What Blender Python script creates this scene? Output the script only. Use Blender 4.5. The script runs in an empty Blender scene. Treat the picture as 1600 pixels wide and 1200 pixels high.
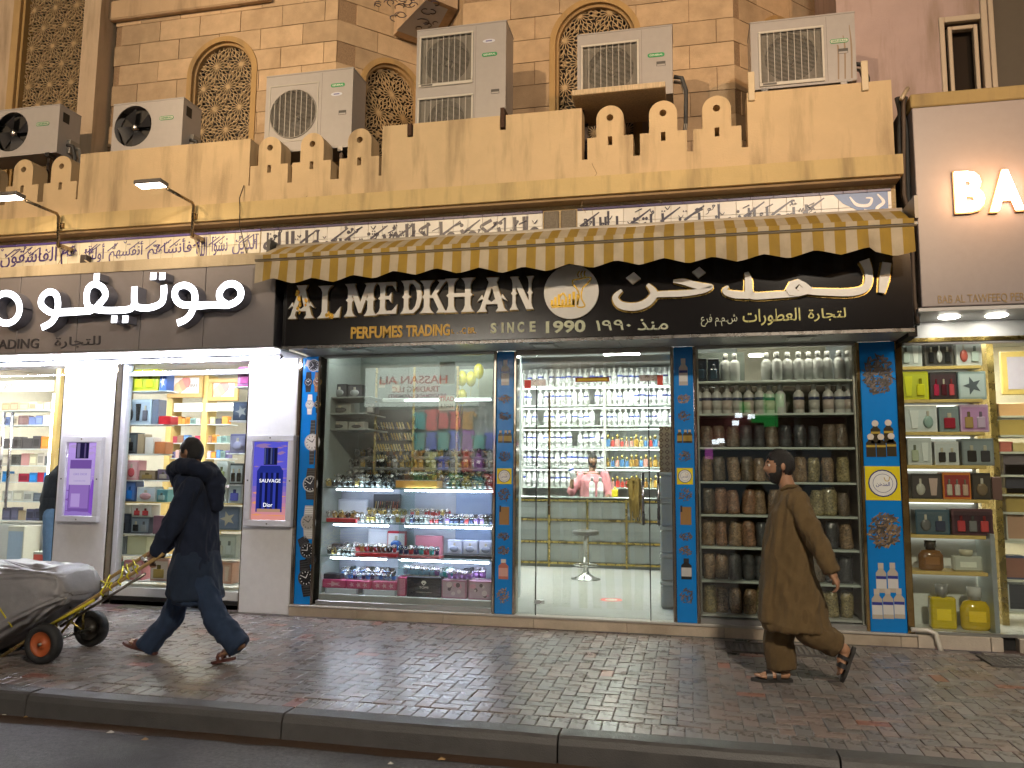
import bpy, math, random
from mathutils import Vector, Matrix
from mathutils.geometry import tessellate_polygon
rnd = random.Random(7)
sc = bpy.context.scene
col = sc.collection
R_ = math.radians

# ------------------------------------------------------------------ camera
# world: X along the shop fronts, Y into the shops (glass plane Y=0), Z up, pavement Z=0
FPX, CAMZ, CAMY = 1240.0, 1.52, -8.10
def _n(v): return v / v.length
_up = _n(Vector((95, -10750, FPX)))
_lf = Vector((-5600, 97, FPX)); _lf = _n(_lf - _up * _lf.dot(_up))
_ax, _az = -_lf, _up
_ay = _az.cross(_ax)
if _ay.z < 0: _ay = -_ay
RM = Matrix((_ax, _ay, _az))
CAM = Vector((0, CAMY, CAMZ))
def ray(px, py): return RM @ Vector((px - 800, py - 600, FPX))
def PY(px, py, y):
    d = ray(px, py); return CAM + d * ((y - CAM.y) / d.y)
def PZ(px, py, z):
    d = ray(px, py); return CAM + d * ((z - CAM.z) / d.z)
cd = bpy.data.cameras.new('camera')
cam = bpy.data.objects.new('camera', cd); col.objects.link(cam)
r, u, b = RM.col[0], -RM.col[1], -RM.col[2]
cam.matrix_world = Matrix(((r.x, u.x, b.x, CAM.x), (r.y, u.y, b.y, CAM.y), (r.z, u.z, b.z, CAM.z), (0, 0, 0, 1)))
cd.sensor_width = 36; cd.lens = FPX / 1600 * 36; cd.clip_end = 500; cd.clip_start = .05
sc.camera = cam

# ------------------------------------------------------------------ world, moon, exposure
w = bpy.data.worlds.new('World'); sc.world = w; w.use_nodes = True
nt = w.node_tree; bg = nt.nodes['Background']
sky = nt.nodes.new('ShaderNodeTexSky'); sky.sky_type = 'NISHITA'; sky.sun_disc = False
sky.sun_elevation = R_(-3); sky.sun_rotation = R_(200)
nt.links.new(sky.outputs[0], bg.inputs[0]); bg.inputs[1].default_value = .12
sun = bpy.data.lights.new('moon_light', 'SUN'); sun.energy = .04; sun.angle = R_(10); sun.color = (1, .9, .8)
so = bpy.data.objects.new('moon_light', sun); col.objects.link(so); so.rotation_euler = (R_(50), 0, R_(-20))
sc.view_settings.view_transform = 'Standard'; sc.view_settings.look = 'None'
sc.view_settings.exposure = .55; sc.view_settings.gamma = 1; sc.view_settings.use_curve_mapping = False
cy = sc.cycles
cy.use_denoising = True; cy.max_bounces = 6; cy.diffuse_bounces = 3; cy.glossy_bounces = 4
cy.transmission_bounces = 4; cy.transparent_max_bounces = 24
cy.caustics_reflective = False; cy.caustics_refractive = False
cy.sample_clamp_indirect = 4; cy.sample_clamp_direct = 0; cy.blur_glossy = .5

# ------------------------------------------------------------------ materials
MATS = {}
def newmat(name):
    m = bpy.data.materials.new(name); m.use_nodes = True
    MATS[name] = m
    n = m.node_tree; return m, n, n.nodes['Principled BSDF']
def node(n, t, **kw):
    k = n.nodes.new(t)
    for a, v in kw.items():
        if a.startswith('i_'):
            key = a[2:]; key = int(key) if key.isdigit() else key.replace('_', ' ')
            k.inputs[key].default_value = v
        else: setattr(k, a, v)
    return k
def attr_mat(name, rough=.5, metal=0., noise=0., nscale=20., bump=0., bscale=120., coat=0., spec=.5, rnoise=0., objrand=0., sheen=0., stretch=None, stain=None):
    """a surface whose own colour is the face colour 'Col'; noise, wear and relief on top"""
    m, n, p = newmat(name); L = n.links.new
    at = node(n, 'ShaderNodeAttribute', attribute_name='Col')
    src = at.outputs['Color']
    tc = node(n, 'ShaderNodeTexCoord'); co = tc.outputs['Object']
    if stretch:
        mp = node(n, 'ShaderNodeMapping'); mp.inputs['Scale'].default_value = stretch
        L(co, mp.inputs[0]); co = mp.outputs[0]
    if noise or rnoise:
        nz = node(n, 'ShaderNodeTexNoise', i_Scale=nscale, i_Detail=6., i_Roughness=.65); L(co, nz.inputs['Vector'])
    if noise:
        mr = node(n, 'ShaderNodeMapRange'); mr.inputs[1].default_value = .25; mr.inputs[2].default_value = .75
        mr.inputs[3].default_value = 1 - noise; mr.inputs[4].default_value = 1 + noise
        L(nz.outputs[0], mr.inputs[0])
        mx = node(n, 'ShaderNodeMix', data_type='RGBA', blend_type='MULTIPLY'); mx.inputs[0].default_value = 1
        L(src, mx.inputs[6]); L(mr.outputs[0], mx.inputs[7]); src = mx.outputs[2]
    if stain:
        scol, samt, sscale, sstretch = stain
        mp2 = node(n, 'ShaderNodeMapping'); mp2.inputs['Scale'].default_value = sstretch
        L(tc.outputs['Object'], mp2.inputs[0])
        n2 = node(n, 'ShaderNodeTexNoise', i_Scale=sscale, i_Detail=5., i_Roughness=.6); L(mp2.outputs[0], n2.inputs['Vector'])
        m2 = node(n, 'ShaderNodeMapRange'); m2.inputs[1].default_value = .5; m2.inputs[2].default_value = .72
        m2.inputs[3].default_value = 0; m2.inputs[4].default_value = samt
        L(n2.outputs[0], m2.inputs[0])
        mx = node(n, 'ShaderNodeMix', data_type='RGBA'); mx.inputs[7].default_value = (*scol, 1)
        L(m2.outputs[0], mx.inputs[0]); L(src, mx.inputs[6]); src = mx.outputs[2]
    if objrand:
        oi = node(n, 'ShaderNodeObjectInfo')
        mr = node(n, 'ShaderNodeMapRange'); mr.inputs[3].default_value = 1 - objrand; mr.inputs[4].default_value = 1 + objrand
        L(oi.outputs['Random'], mr.inputs[0])
        mx = node(n, 'ShaderNodeMix', data_type='RGBA', blend_type='MULTIPLY'); mx.inputs[0].default_value = 1
        L(src, mx.inputs[6]); L(mr.outputs[0], mx.inputs[7]); src = mx.outputs[2]
    L(src, p.inputs['Base Color'])
    p.inputs['Roughness'].default_value = rough; p.inputs['Metallic'].default_value = metal
    p.inputs['Specular IOR Level'].default_value = spec; p.inputs['Coat Weight'].default_value = coat
    p.inputs['Coat Roughness'].default_value = .08
    if sheen: p.inputs['Sheen Weight'].default_value = sheen
    if rnoise:
        mr = node(n, 'ShaderNodeMapRange'); mr.inputs[1].default_value = .3; mr.inputs[2].default_value = .7
        mr.inputs[3].default_value = max(.03, rough - rnoise); mr.inputs[4].default_value = min(1, rough + rnoise)
        L(nz.outputs[0], mr.inputs[0]); L(mr.outputs[0], p.inputs['Roughness'])
    if bump:
        nb = node(n, 'ShaderNodeTexNoise', i_Scale=bscale, i_Detail=4.); L(co, nb.inputs['Vector'])
        bp = node(n, 'ShaderNodeBump', i_Strength=bump, i_Distance=.01); L(nb.outputs[0], bp.inputs['Height'])
        L(bp.outputs[0], p.inputs['Normal'])
    return m
attr_mat('matte', .62, noise=.06, nscale=15)
attr_mat('satin', .35, noise=.05, nscale=12)
attr_mat('gloss', .12, coat=.4)
attr_mat('metal', .28, metal=1., noise=.08, nscale=8, rnoise=.08)
attr_mat('mirror_gold', .12, metal=1., noise=.25, nscale=5, rnoise=.08)
attr_mat('brushed', .3, metal=.9, noise=.1, nscale=6, stretch=(1, 1, 12))
attr_mat('plaster', .8, noise=.07, nscale=3.5, bump=.25, bscale=60, stain=((.2, .14, .08), .6, 3.2, (1.6, 1.6, .22)))
attr_mat('stone', .78, noise=.16, nscale=6, bump=.5, bscale=90, objrand=.12, stain=((.2, .13, .07), .35, 2., (1, 1, 1)))
attr_mat('rough_render', .9, noise=.3, nscale=60, bump=.9, bscale=90)
attr_mat('paver', .3, noise=.16, nscale=7, bump=.05, bscale=120, rnoise=.09, objrand=.14, spec=.6)
attr_mat('kerb', .5, noise=.3, nscale=5, bump=.35, bscale=120, rnoise=.12, objrand=.1)
attr_mat('asphalt', .62, noise=.75, nscale=48, bump=1., bscale=140, spec=.5, rnoise=.1, stain=((.012, .012, .014), .8, .8, (1, 1, 1)))
attr_mat('tile', .38, noise=.06, nscale=4, coat=.0, objrand=.05)
attr_mat('cloth', .85, noise=.16, nscale=14, bump=.45, bscale=260, sheen=.04, spec=.25)
attr_mat('awning_cloth', .8, noise=.13, nscale=5, bump=.3, bscale=300, stain=((.16, .11, .05), .4, 2.5, (1.5, 1.5, .6)))
attr_mat('skin', .5, noise=.1, nscale=30, bump=.1, bscale=200)
attr_mat('hair', .45, noise=.4, nscale=60, bump=.9, bscale=180)
attr_mat('rubber', .7, noise=.2, nscale=20)
attr_mat('tarp', .42, noise=.18, nscale=7, bump=.5, bscale=14, rnoise=.1)
attr_mat('wood', .55, noise=.35, nscale=9, stretch=(8, 8, .8), bump=.3)
attr_mat('acrylic', .22, noise=.03, spec=.5)
def herb_mat():
    m, n, p = newmat('herb_bag'); L = n.links.new
    at = node(n, 'ShaderNodeAttribute', attribute_name='Col'); tc = node(n, 'ShaderNodeTexCoord'); oi = node(n, 'ShaderNodeObjectInfo')
    ad = node(n, 'ShaderNodeVectorMath', operation='ADD'); L(tc.outputs['Object'], ad.inputs[0])
    sc_ = node(n, 'ShaderNodeVectorMath', operation='SCALE'); sc_.inputs[3].default_value = 9.; sc_.inputs[0].default_value = (1, 1, 1)
    L(oi.outputs['Random'], sc_.inputs[3]); L(sc_.outputs[0], ad.inputs[1])
    v = node(n, 'ShaderNodeTexVoronoi', i_Scale=70.); L(ad.outputs[0], v.inputs['Vector'])
    cr = node(n, 'ShaderNodeMapRange'); cr.inputs[3].default_value = .35; cr.inputs[4].default_value = 1.7
    L(v.outputs['Color'], cr.inputs[0])
    mx = node(n, 'ShaderNodeMix', data_type='RGBA', blend_type='MULTIPLY'); mx.inputs[0].default_value = 1
    L(at.outputs['Color'], mx.inputs[6]); L(cr.outputs[0], mx.inputs[7]); L(mx.outputs[2], p.inputs['Base Color'])
    p.inputs['Roughness'].default_value = .5; p.inputs['Coat Weight'].default_value = .8; p.inputs['Coat Roughness'].default_value = .12
    nb = node(n, 'ShaderNodeTexNoise', i_Scale=26., i_Detail=3.); L(ad.outputs[0], nb.inputs['Vector'])
    bp = node(n, 'ShaderNodeBump', i_Strength=.9, i_Distance=.012); L(nb.outputs[0], bp.inputs['Height']); L(bp.outputs[0], p.inputs['Coat Normal'])
    bp2 = node(n, 'ShaderNodeBump', i_Strength=.7, i_Distance=.008); L(v.outputs['Distance'], bp2.inputs['Height']); L(bp2.outputs[0], p.inputs['Normal'])
herb_mat()
def glow_mat():
    m, n, p = newmat('glow'); L = n.links.new
    at = node(n, 'ShaderNodeAttribute', attribute_name='Col'); e = node(n, 'ShaderNodeEmission')
    L(at.outputs['Color'], e.inputs[0]); L(e.outputs[0], n.nodes['Material Output'].inputs[0]); n.nodes.remove(p)
glow_mat()
def glass_mat(name, f0=.045, tint=(.96, .99, .97), rough=.0, extra=0.):
    m, n, p = newmat(name); L = n.links.new
    lw = node(n, 'ShaderNodeLayerWeight', i_Blend=.5)
    pw = node(n, 'ShaderNodeMath', operation='POWER'); pw.inputs[1].default_value = 5; L(lw.outputs['Facing'], pw.inputs[0])
    mr = node(n, 'ShaderNodeMapRange'); mr.inputs[3].default_value = f0; mr.inputs[4].default_value = .95; L(pw.outputs[0], mr.inputs[0])
    tr = node(n, 'ShaderNodeBsdfTransparent'); tr.inputs[0].default_value = (*tint, 1)
    gl = node(n, 'ShaderNodeBsdfGlossy'); gl.inputs['Roughness'].default_value = rough
    mx = node(n, 'ShaderNodeMixShader'); L(mr.outputs[0], mx.inputs[0]); L(tr.outputs[0], mx.inputs[1]); L(gl.outputs[0], mx.inputs[2])
    out = mx.outputs[0]
    if extra:
        df = node(n, 'ShaderNodeBsdfDiffuse'); at = node(n, 'ShaderNodeAttribute', attribute_name='Col'); L(at.outputs['Color'], df.inputs[0])
        m2 = node(n, 'ShaderNodeMixShader'); m2.inputs[0].default_value = extra; L(out, m2.inputs[1]); L(df.outputs[0], m2.inputs[2]); out = m2.outputs[0]
    L(out, n.nodes['Material Output'].inputs[0]); n.nodes.remove(p)
glass_mat('glass', .055)
glass_mat('glass_shelf', .06, (.86, .96, .92), .02)
glass_mat('strip_curtain', .07, (.97, .97, .93), .12, .05)
glass_mat('bottle_glass', .06, (.9, .9, .88), .03, .55)

# ------------------------------------------------------------------ mesh builder
def lerp(a, b, t): return a + (b - a) * t
class MB:
    def __init__(s): s.v = []; s.f = []; s.c = []; s.m = []; s.s = []
    def raw(s, vs, fs, c=(.5, .5, .5), m='matte', sm=False):
        o = len(s.v); s.v += [tuple(x) for x in vs]
        for f in fs:
            s.f.append(tuple(o + i for i in f)); s.c.append(c); s.m.append(m); s.s.append(sm)
        return s
    def box(s, x0, x1, y0, y1, z0, z1, c=(.5, .5, .5), m='matte', M=None):
        vs = [Vector((x, y, z)) for z in (z0, z1) for y in (y0, y1) for x in (x0, x1)]
        if M is not None: vs = [M @ v for v in vs]
        return s.raw(vs, [(0, 2, 3, 1), (4, 5, 7, 6), (0, 1, 5, 4), (2, 6, 7, 3), (0, 4, 6, 2), (1, 3, 7, 5)], c, m)
    def cbox(s, x0, x1, y0, y1, z0, z1, c=(.5, .5, .5), m='matte', b=.006, M=None):
        """box with chamfered edges"""
        b = min(b, (x1 - x0) * .45, (y1 - y0) * .45, (z1 - z0) * .45)
        cx, cy, cz = (x0 + x1) / 2, (y0 + y1) / 2, (z0 + z1) / 2; h = ((x1 - x0) / 2, (y1 - y0) / 2, (z1 - z0) / 2)
        vs = []; idx = {}
        for sx in (-1, 1):
            for sy in (-1, 1):
                for sz in (-1, 1):
                    for a in range(3):
                        q = [sx * (h[0] - b), sy * (h[1] - b), sz * (h[2] - b)]; q[a] += (sx, sy, sz)[a] * b
                        idx[(sx, sy, sz, a)] = len(vs); vs.append(Vector((cx + q[0], cy + q[1], cz + q[2])))
        fs = []
        for a in range(3):
            o1, o2 = (a + 1) % 3, (a + 2) % 3
            for sg in (-1, 1):
                f = []
                for p_, q_ in ((-1, -1), (1, -1), (1, 1), (-1, 1)):
                    k = [0, 0, 0]; k[a] = sg; k[o1] = p_; k[o2] = q_; f.append(idx[(*k, a)])
                fs.append(tuple(f if sg > 0 else f[::-1]))
            for p_ in (-1, 1):
                for q_ in (-1, 1):
                    k0 = [0, 0, 0]; k1 = [0, 0, 0]; k0[a] = -1; k1[a] = 1
                    for k in (k0, k1): k[o1] = p_; k[o2] = q_
                    f = [idx[(*k0, o1)], idx[(*k1, o1)], idx[(*k1, o2)], idx[(*k0, o2)]]
                    fs.append(tuple(f if p_ * q_ < 0 else f[::-1]))
        for sx in (-1, 1):
            for sy in (-1, 1):
                for sz in (-1, 1):
                    f = [idx[(sx, sy, sz, a)] for a in range(3)]
                    fs.append(tuple(f if sx * sy * sz > 0 else f[::-1]))
        if M is not None: vs = [M @ v for v in vs]
        return s.raw(vs, fs, c, m)
    def lathe(s, prof, n=16, cx=0, cy=0, cz=0, c=(.5, .5, .5), m='matte', sm=True, M=None, sx=1, sy=1, caps=True):
        vs = []; fs = []
        for r_, z_ in prof:
            for i in range(n):
                a = 2 * math.pi * i / n; vs.append(Vector((cx + r_ * math.cos(a) * sx, cy + r_ * math.sin(a) * sy, cz + z_)))
        for j in range(len(prof) - 1):
            for i in range(n): k = (i + 1) % n; fs.append((j * n + i, j * n + k, (j + 1) * n + k, (j + 1) * n + i))
        if caps and prof[0][0] > 1e-5: fs.append(tuple(range(n - 1, -1, -1)))
        if caps and prof[-1][0] > 1e-5: fs.append(tuple(range((len(prof) - 1) * n, len(prof) * n)))
        if M is not None: vs = [M @ v for v in vs]
        return s.raw(vs, fs, c, m, sm)
    def tube(s, pts, r_, n=8, c=(.5, .5, .5), m='matte', sm=True, closed=False, caps=True):
        pts = [Vector(p) for p in pts]; N = len(pts); rr = r_ if isinstance(r_, (list, tuple)) else [r_] * N
        vs = []; fs = []; prev = None
        for i, p in enumerate(pts):
            t = (pts[(i + 1) % N] - pts[i - 1]) if closed or 0 < i < N - 1 else (pts[1] - pts[0] if i == 0 else pts[-1] - pts[-2])
            t.normalize()
            if prev is None:
                a = Vector((0, 0, 1)) if abs(t.z) < .9 else Vector((1, 0, 0)); prev = (a - t * a.dot(t)).normalized()
            else:
                q = prev - t * prev.dot(t)
                if q.length > 1e-6: prev = q.normalized()
            bn = t.cross(prev)
            for k in range(n):
                a = 2 * math.pi * k / n; vs.append(p + (prev * math.cos(a) + bn * math.sin(a)) * rr[i])
        for j in range(N if closed else N - 1):
            j2 = (j + 1) % N
            for i in range(n): k = (i + 1) % n; fs.append((j * n + i, j * n + k, j2 * n + k, j2 * n + i))
        if caps and not closed:
            fs.append(tuple(range(n - 1, -1, -1))); fs.append(tuple(range((N - 1) * n, N * n)))
        return s.raw(vs, fs, c, m, sm)
    def prism(s, loops, y0, y1, c=(.5, .5, .5), m='matte', T=None, side=None, sm=False):
        """loops: outline (and holes) in (x,z); front at y0 (towards -Y), back at y1. T maps (x,y,z) to world"""
        T = T or (lambda x, y, z: (x, y, z))
        tri = tessellate_polygon([[Vector((p[0], p[1], 0)) for p in L] for L in loops])
        flat = [p for L in loops for p in L]; n = len(flat)
        def area(L): return sum(L[i - 1][0] * L[i][1] - L[i][0] * L[i - 1][1] for i in range(len(L)))
        vs = [T(p[0], y0, p[1]) for p in flat] + [T(p[0], y1, p[1]) for p in flat]
        fs = []
        for t in tri:
            a, b_, c_ = (flat[i] for i in t)
            ccw = (b_[0] - a[0]) * (c_[1] - a[1]) - (b_[1] - a[1]) * (c_[0] - a[0]) > 0
            f = t if ccw else t[::-1]
            fs.append(tuple(f)); fs.append(tuple(n + i for i in f[::-1]))
        s.raw(vs, fs, c, m, sm)
        o = 0; fs = []
        for k, L in enumerate(loops):
            pos = area(L) > 0
            if k: pos = not pos if not (area(L) < 0) else False
            for i in range(len(L)):
                a, b_ = o + i, o + (i + 1) % len(L)
                q = (a, n + a, n + b_, b_) if (area(L) > 0) == (k == 0) else (b_, n + b_, n + a, a)
                fs.append(q)
            o += len(L)
        s.raw(vs, fs, side or c, m, sm); return s
    def stroke(s, pts, wd, y0, y1, c, m='satin', side=None, sub=6, T=None, cap=True):
        """a pen stroke in the (x,z) plane with thickness; pts control points, wd widths"""
        P = [Vector((p[0], p[1])) for p in pts]; W = wd if isinstance(wd, (list, tuple)) else [wd] * len(P)
        Q = []; WW = []
        if len(P) == 2: sub = 1
        for i in range(len(P) - 1):
            p0, p1, p2, p3 = P[max(i - 1, 0)], P[i], P[i + 1], P[min(i + 2, len(P) - 1)]
            for k in range(sub):
                t = k / sub
                Q.append(.5 * ((2 * p1) + (p2 - p0) * t + (2 * p0 - 5 * p1 + 4 * p2 - p3) * t * t + (3 * p1 - p0 - 3 * p2 + p3) * t ** 3)); WW.append(lerp(W[i], W[i + 1], t))
        Q.append(P[-1]); WW.append(W[-1])
        T = T or (lambda x, y, z: (x, y, z)); vs = []; fs = []; fs2 = []
        for i, q in enumerate(Q):
            d = (Q[min(i + 1, len(Q) - 1)] - Q[max(i - 1, 0)])
            d = d.normalized() if d.length > 1e-9 else Vector((1, 0)); nn = Vector((-d.y, d.x)) * WW[i] / 2
            e = q
            for sg in (1, -1):
                p = e + nn * sg
                vs.append(T(p.x, y0, p.y)); vs.append(T(p.x, y1, p.y))
        for i in range(len(Q) - 1):
            a = 4 * i; b_ = a + 4
            fs.append((a + 2, b_ + 2, b_, a)); fs2 += [(a, b_, b_ + 1, a + 1), (b_ + 2, a + 2, a + 3, b_ + 3)]
        L = 4 * (len(Q) - 1); fs2 += [(0, 1, 3, 2), (L, L + 2, L + 3, L + 1)]
        o = len(s.v); s.raw(vs, fs, c, m)
        for f in fs2: s.f.append(tuple(o + i for i in f)); s.c.append(side or c); s.m.append(m); s.s.append(False)
        return s
    def ell(s, cx, cy, cz, rx, ry, rz, c=(.5, .5, .5), m='matte', n=12, k=8, M=None):
        prof = [(math.sin(math.pi * j / k), -math.cos(math.pi * j / k)) for j in range(k + 1)]
        vs = []; fs = []
        for r_, z_ in prof:
            for i in range(n):
                a = 2 * math.pi * i / n; vs.append(Vector((cx + rx * r_ * math.cos(a), cy + ry * r_ * math.sin(a), cz + rz * z_)))
        for j in range(k):
            for i in range(n): q = (i + 1) % n; fs.append((j * n + i, j * n + q, (j + 1) * n + q, (j + 1) * n + i))
        if M is not None: vs = [M @ v for v in vs]
        return s.raw(vs, fs, c, m, True)
    def text(s, body, x0, x1, z0, z1, y, d=.01, c=(0, 0, 0), m='satin', bold=0., side=None, T=None, keep=False):
        """lettering set in the rectangle x0..x1, z0..z1 with its front at y-d"""
        vs, fs = text_geo(body, bold)
        xs = [v[0] for v in vs]; ys = [v[1] for v in vs]; a, b_, e, f = min(xs), max(xs), min(ys), max(ys)
        kx, kz = (x1 - x0) / (b_ - a), (z1 - z0) / (f - e)
        if keep: kx = kz; x1 = x0 + kx * (b_ - a)
        T = T or (lambda x, y, z: (x, y, z))
        s.raw([T(x0 + (v[0] - a) * kx, y - (d if v[2] > .001 else 0), z0 + (v[1] - e) * kz) for v in vs], fs, c, m); return s
    def mesh(s, name):
        me = bpy.data.meshes.new(name); me.from_pydata([tuple(v) for v in s.v], [], s.f)
        names = []; ids = []
        for k in s.m:
            if k not in names: names.append(k)
            ids.append(names.index(k))
        for k in names: me.materials.append(MATS[k])
        me.polygons.foreach_set('material_index', ids); me.polygons.foreach_set('use_smooth', s.s)
        at = me.attributes.new('Col', 'FLOAT_COLOR', 'FACE')
        at.data.foreach_set('color', [q for c in s.c for q in (c[0], c[1], c[2], 1)])
        me.update(); return me
    def build(s, name, parent=None, loc=None, local=False):
        """one mesh object; vertices are in world space unless local"""
        if parent is not None and not local:
            o = parent.matrix_basis.translation
            if parent.parent: o = o + parent.parent.matrix_basis.translation
            if o.length: s.v = [(v[0] - o.x, v[1] - o.y, v[2] - o.z) for v in s.v]
        return put(name, s.mesh(name), parent, loc)
_tg = {}
def text_geo(body, bold):
    if (body, bold) not in _tg:
        cu = bpy.data.curves.new('t', 'FONT'); cu.body = body; cu.size = 1; cu.extrude = .05; cu.offset = bold; cu.resolution_u = 3
        ob = bpy.data.objects.new('t', cu); me = bpy.data.meshes.new_from_object(ob)
        _tg[(body, bold)] = ([tuple(v.co) for v in me.vertices], [tuple(p.vertices) for p in me.polygons])
        bpy.data.objects.remove(ob); bpy.data.curves.remove(cu); bpy.data.meshes.remove(me)
    return _tg[(body, bold)]
def put(name, me, parent=None, loc=None):
    o = bpy.data.objects.new(name, me); col.objects.link(o); o.parent = parent
    if loc is not None: o.location = loc
    return o
def tag(o, label=None, cat=None, group=None, kind=None):
    if label: o['label'] = label
    if cat: o['category'] = cat
    if group: o['group'] = group
    if kind: o['kind'] = kind
    return o
def thing(name, label, cat, loc=(0, 0, 0), group=None):
    o = bpy.data.objects.new(name, None); col.objects.link(o); o.location = loc; o.empty_display_size = .1
    return tag(o, label, cat, group)
def struct(name, mb): return tag(mb.build(name), kind='structure')
def B(x0, x1, y0, y1, z0, z1, c, m='matte'): return MB().box(x0, x1, y0, y1, z0, z1, c, m)
def CB(x0, x1, y0, y1, z0, z1, c, m='matte', b=.006): return MB().cbox(x0, x1, y0, y1, z0, z1, c, m, b)
def ctr(px, py, y): return PY(px, py, y)
def XX(px, y, py=700): return PY(px, py, y).x
def ZZ(px, py, y): return PY(px, py, y).z
ORD = 'first second third fourth fifth sixth seventh eighth ninth tenth eleventh twelfth thirteenth fourteenth fifteenth sixteenth seventeenth eighteenth nineteenth twentieth'.split()
def nth(i):
    if i < 20: return ORD[i]
    t = ['twenty', 'thirty', 'forty', 'fifty', 'sixty'][(i + 1) // 10 - 2]; k = (i + 1) % 10
    return t + '-' + ORD[k - 1] if k else t[:-1] + 'ieth'
# Arabic letters -> joined forms, set left to right for the text mesh
_AR = {'ا': (0xFE8D, 2), 'أ': (0xFE83, 2), 'ب': (0xFE8F, 4), 'ة': (0xFE93, 2), 'ت': (0xFE95, 4), 'ج': (0xFE9D, 4), 'خ': (0xFEA5, 4), 'د': (0xFEA9, 2), 'ذ': (0xFEAB, 2),
       'ر': (0xFEAD, 2), 'س': (0xFEB1, 4), 'ش': (0xFEB5, 4), 'ط': (0xFEC1, 4), 'ع': (0xFEC9, 4), 'ف': (0xFED1, 4), 'ق': (0xFED5, 4), 'ك': (0xFED9, 4), 'ل': (0xFEDD, 4),
       'م': (0xFEE1, 4), 'ن': (0xFEE5, 4), 'ه': (0xFEE9, 4), 'و': (0xFEED, 2), 'ي': (0xFEF1, 4), 'ئ': (0xFE89, 4), 'غ': (0xFECD, 4), 'ح': (0xFEA1, 4), 'ص': (0xFEB9, 4), 'ز': (0xFEAF, 2)}
def arabic(t):
    o = []
    for i, ch in enumerate(t):
        if ch not in _AR: o.append(ch); continue
        base, n = _AR[ch]; pj = i > 0 and t[i - 1] in _AR and _AR[t[i - 1]][1] == 4; nj = n == 4 and i + 1 < len(t) and t[i + 1] in _AR
        k = (3 if nj else 1) if pj else (2 if nj else 0)
        o.append(chr(base + k))
    return ''.join(o[::-1])
# ------------------------------------------------------------------ ground: road, kerb, pavement
ROADZ = -.155
AMB = (1., .60, .26)
struct('road', MB().box(-40, 40, -60, -3.27, ROADZ - .3, ROADZ, (.1, .1, .108), 'asphalt'))
g = struct('sidewalk', MB().box(-40, 40, -3.12, .2, -.3, -.012, (.035, .032, .03), 'paver'))
# kerb stones, about a metre and a half long, with worn edges
kx = [-9.1, -7.6, -6.1, -4.47, -2.55, -.78, .78, 2.3, 3.9, 5.4]
kerb_root = tag(bpy.data.objects.new('kerb', None), kind='structure'); col.objects.link(kerb_root)
for i in range(len(kx) - 1):
    a, b_ = kx[i] + .006, kx[i + 1] - .006; dz = rnd.uniform(-.004, .004)
    m = MB(); prof = [(-3.125, -.2), (-3.125, .0 + dz), (-3.255, -.002 + dz), (-3.275, -.016 + dz), (-3.29, -.05 + dz), (-3.30, -.2)]
    nseg = 8; vs = []; fs = []
    for k in range(nseg + 1):
        x = lerp(a, b_, k / nseg); j = rnd.uniform(-.002, .002)
        vs += [(x, y + j, z + j) for y, z in prof]
    n = len(prof)
    for k in range(nseg):
        for q in range(n - 1): fs.append((k * n + q, (k + 1) * n + q, (k + 1) * n + q + 1, k * n + q + 1))
    fs += [tuple(range(n)), tuple(range(nseg * n + n - 1, nseg * n - 1, -1))]
    m.raw(vs, fs, (.058, .055, .054), 'kerb'); m.build('kerb_stone', kerb_root)
m = MB(); gy = [-3.40 - rnd.uniform(0, .05) for k in range(81)]           # damp rusty grime line along the gutter
m.raw([(-9 + k * .19, gy[k], ROADZ + .003) for k in range(81)] + [(-9 + k * .19, -3.29, ROADZ + .006) for k in range(81)], [(k, k + 1, 82 + k, 81 + k) for k in range(80)], (.05, .028, .016), 'kerb', True)
tag(m.build('gutter_dirt'), kind='structure')
for i, (px, py) in enumerate([(172, 1146), (226, 1157), (8, 1118), (40, 1122), (610, 1195), (690, 1188)]):
    p = PZ(px, py, ROADZ); s = rnd.uniform(.012, .022)
    mm = MB().raw([(-s, -s * .6, 0.003), (s, -s * .7, .006), (s * 1.1, s * .6, .004), (-s * .4, s * .9, .012), (-s * .2, 0, .014)], [(0, 1, 4), (1, 2, 4), (2, 3, 4), (3, 0, 4)], rnd.choice([(.5, .48, .42), (.35, .22, .1), (.45, .4, .3)]))
    lab = ['pale paper scrap on the asphalt below the kerb joint', 'crumpled pale scrap lying on the road, nearer the camera', 'brown leaf scrap in the gutter at the left picture edge', 'second brown leaf scrap in the gutter by the left edge', 'tiny litter scrap on the road at the bottom edge', 'small pale litter scrap close under the kerb, bottom centre'][i]
    tag(mm.build('litter', None, (p.x, p.y, ROADZ + .002), True), lab, 'litter', 'litter on the road')
# pavers 0.2 x 0.1 in herringbone with a header course along the kerb
PL, PWD, GP = .2, .1, .0045
def paver_mesh(L, W, name):
    m = MB(); b_ = .0035; h = .05; x, y = L / 2 - GP / 2, W / 2 - GP / 2
    vs = [(-x, -y, -h), (x, -y, -h), (x, y, -h), (-x, y, -h), (-x, -y, -b_ * .8), (x, -y, -b_ * .8), (x, y, -b_ * .8), (-x, y, -b_ * .8),
          (-x + b_, -y + b_, 0), (x - b_, -y + b_, 0), (x - b_, y - b_, 0), (-x + b_, y - b_, 0)]
    fs = [(0, 1, 5, 4), (1, 2, 6, 5), (2, 3, 7, 6), (3, 0, 4, 7), (4, 5, 9, 8), (5, 6, 10, 9), (6, 7, 11, 10), (7, 4, 8, 11), (8, 9, 10, 11)]
    return m, vs, fs
PALETTE = [(.165, .148, .142), (.18, .155, .146), (.155, .145, .142), (.19, .158, .146), (.172, .156, .15), (.2, .155, .14)]
REDS = [(.24, .11, .08), (.2, .1, .08)]
pmesh = {}
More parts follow.
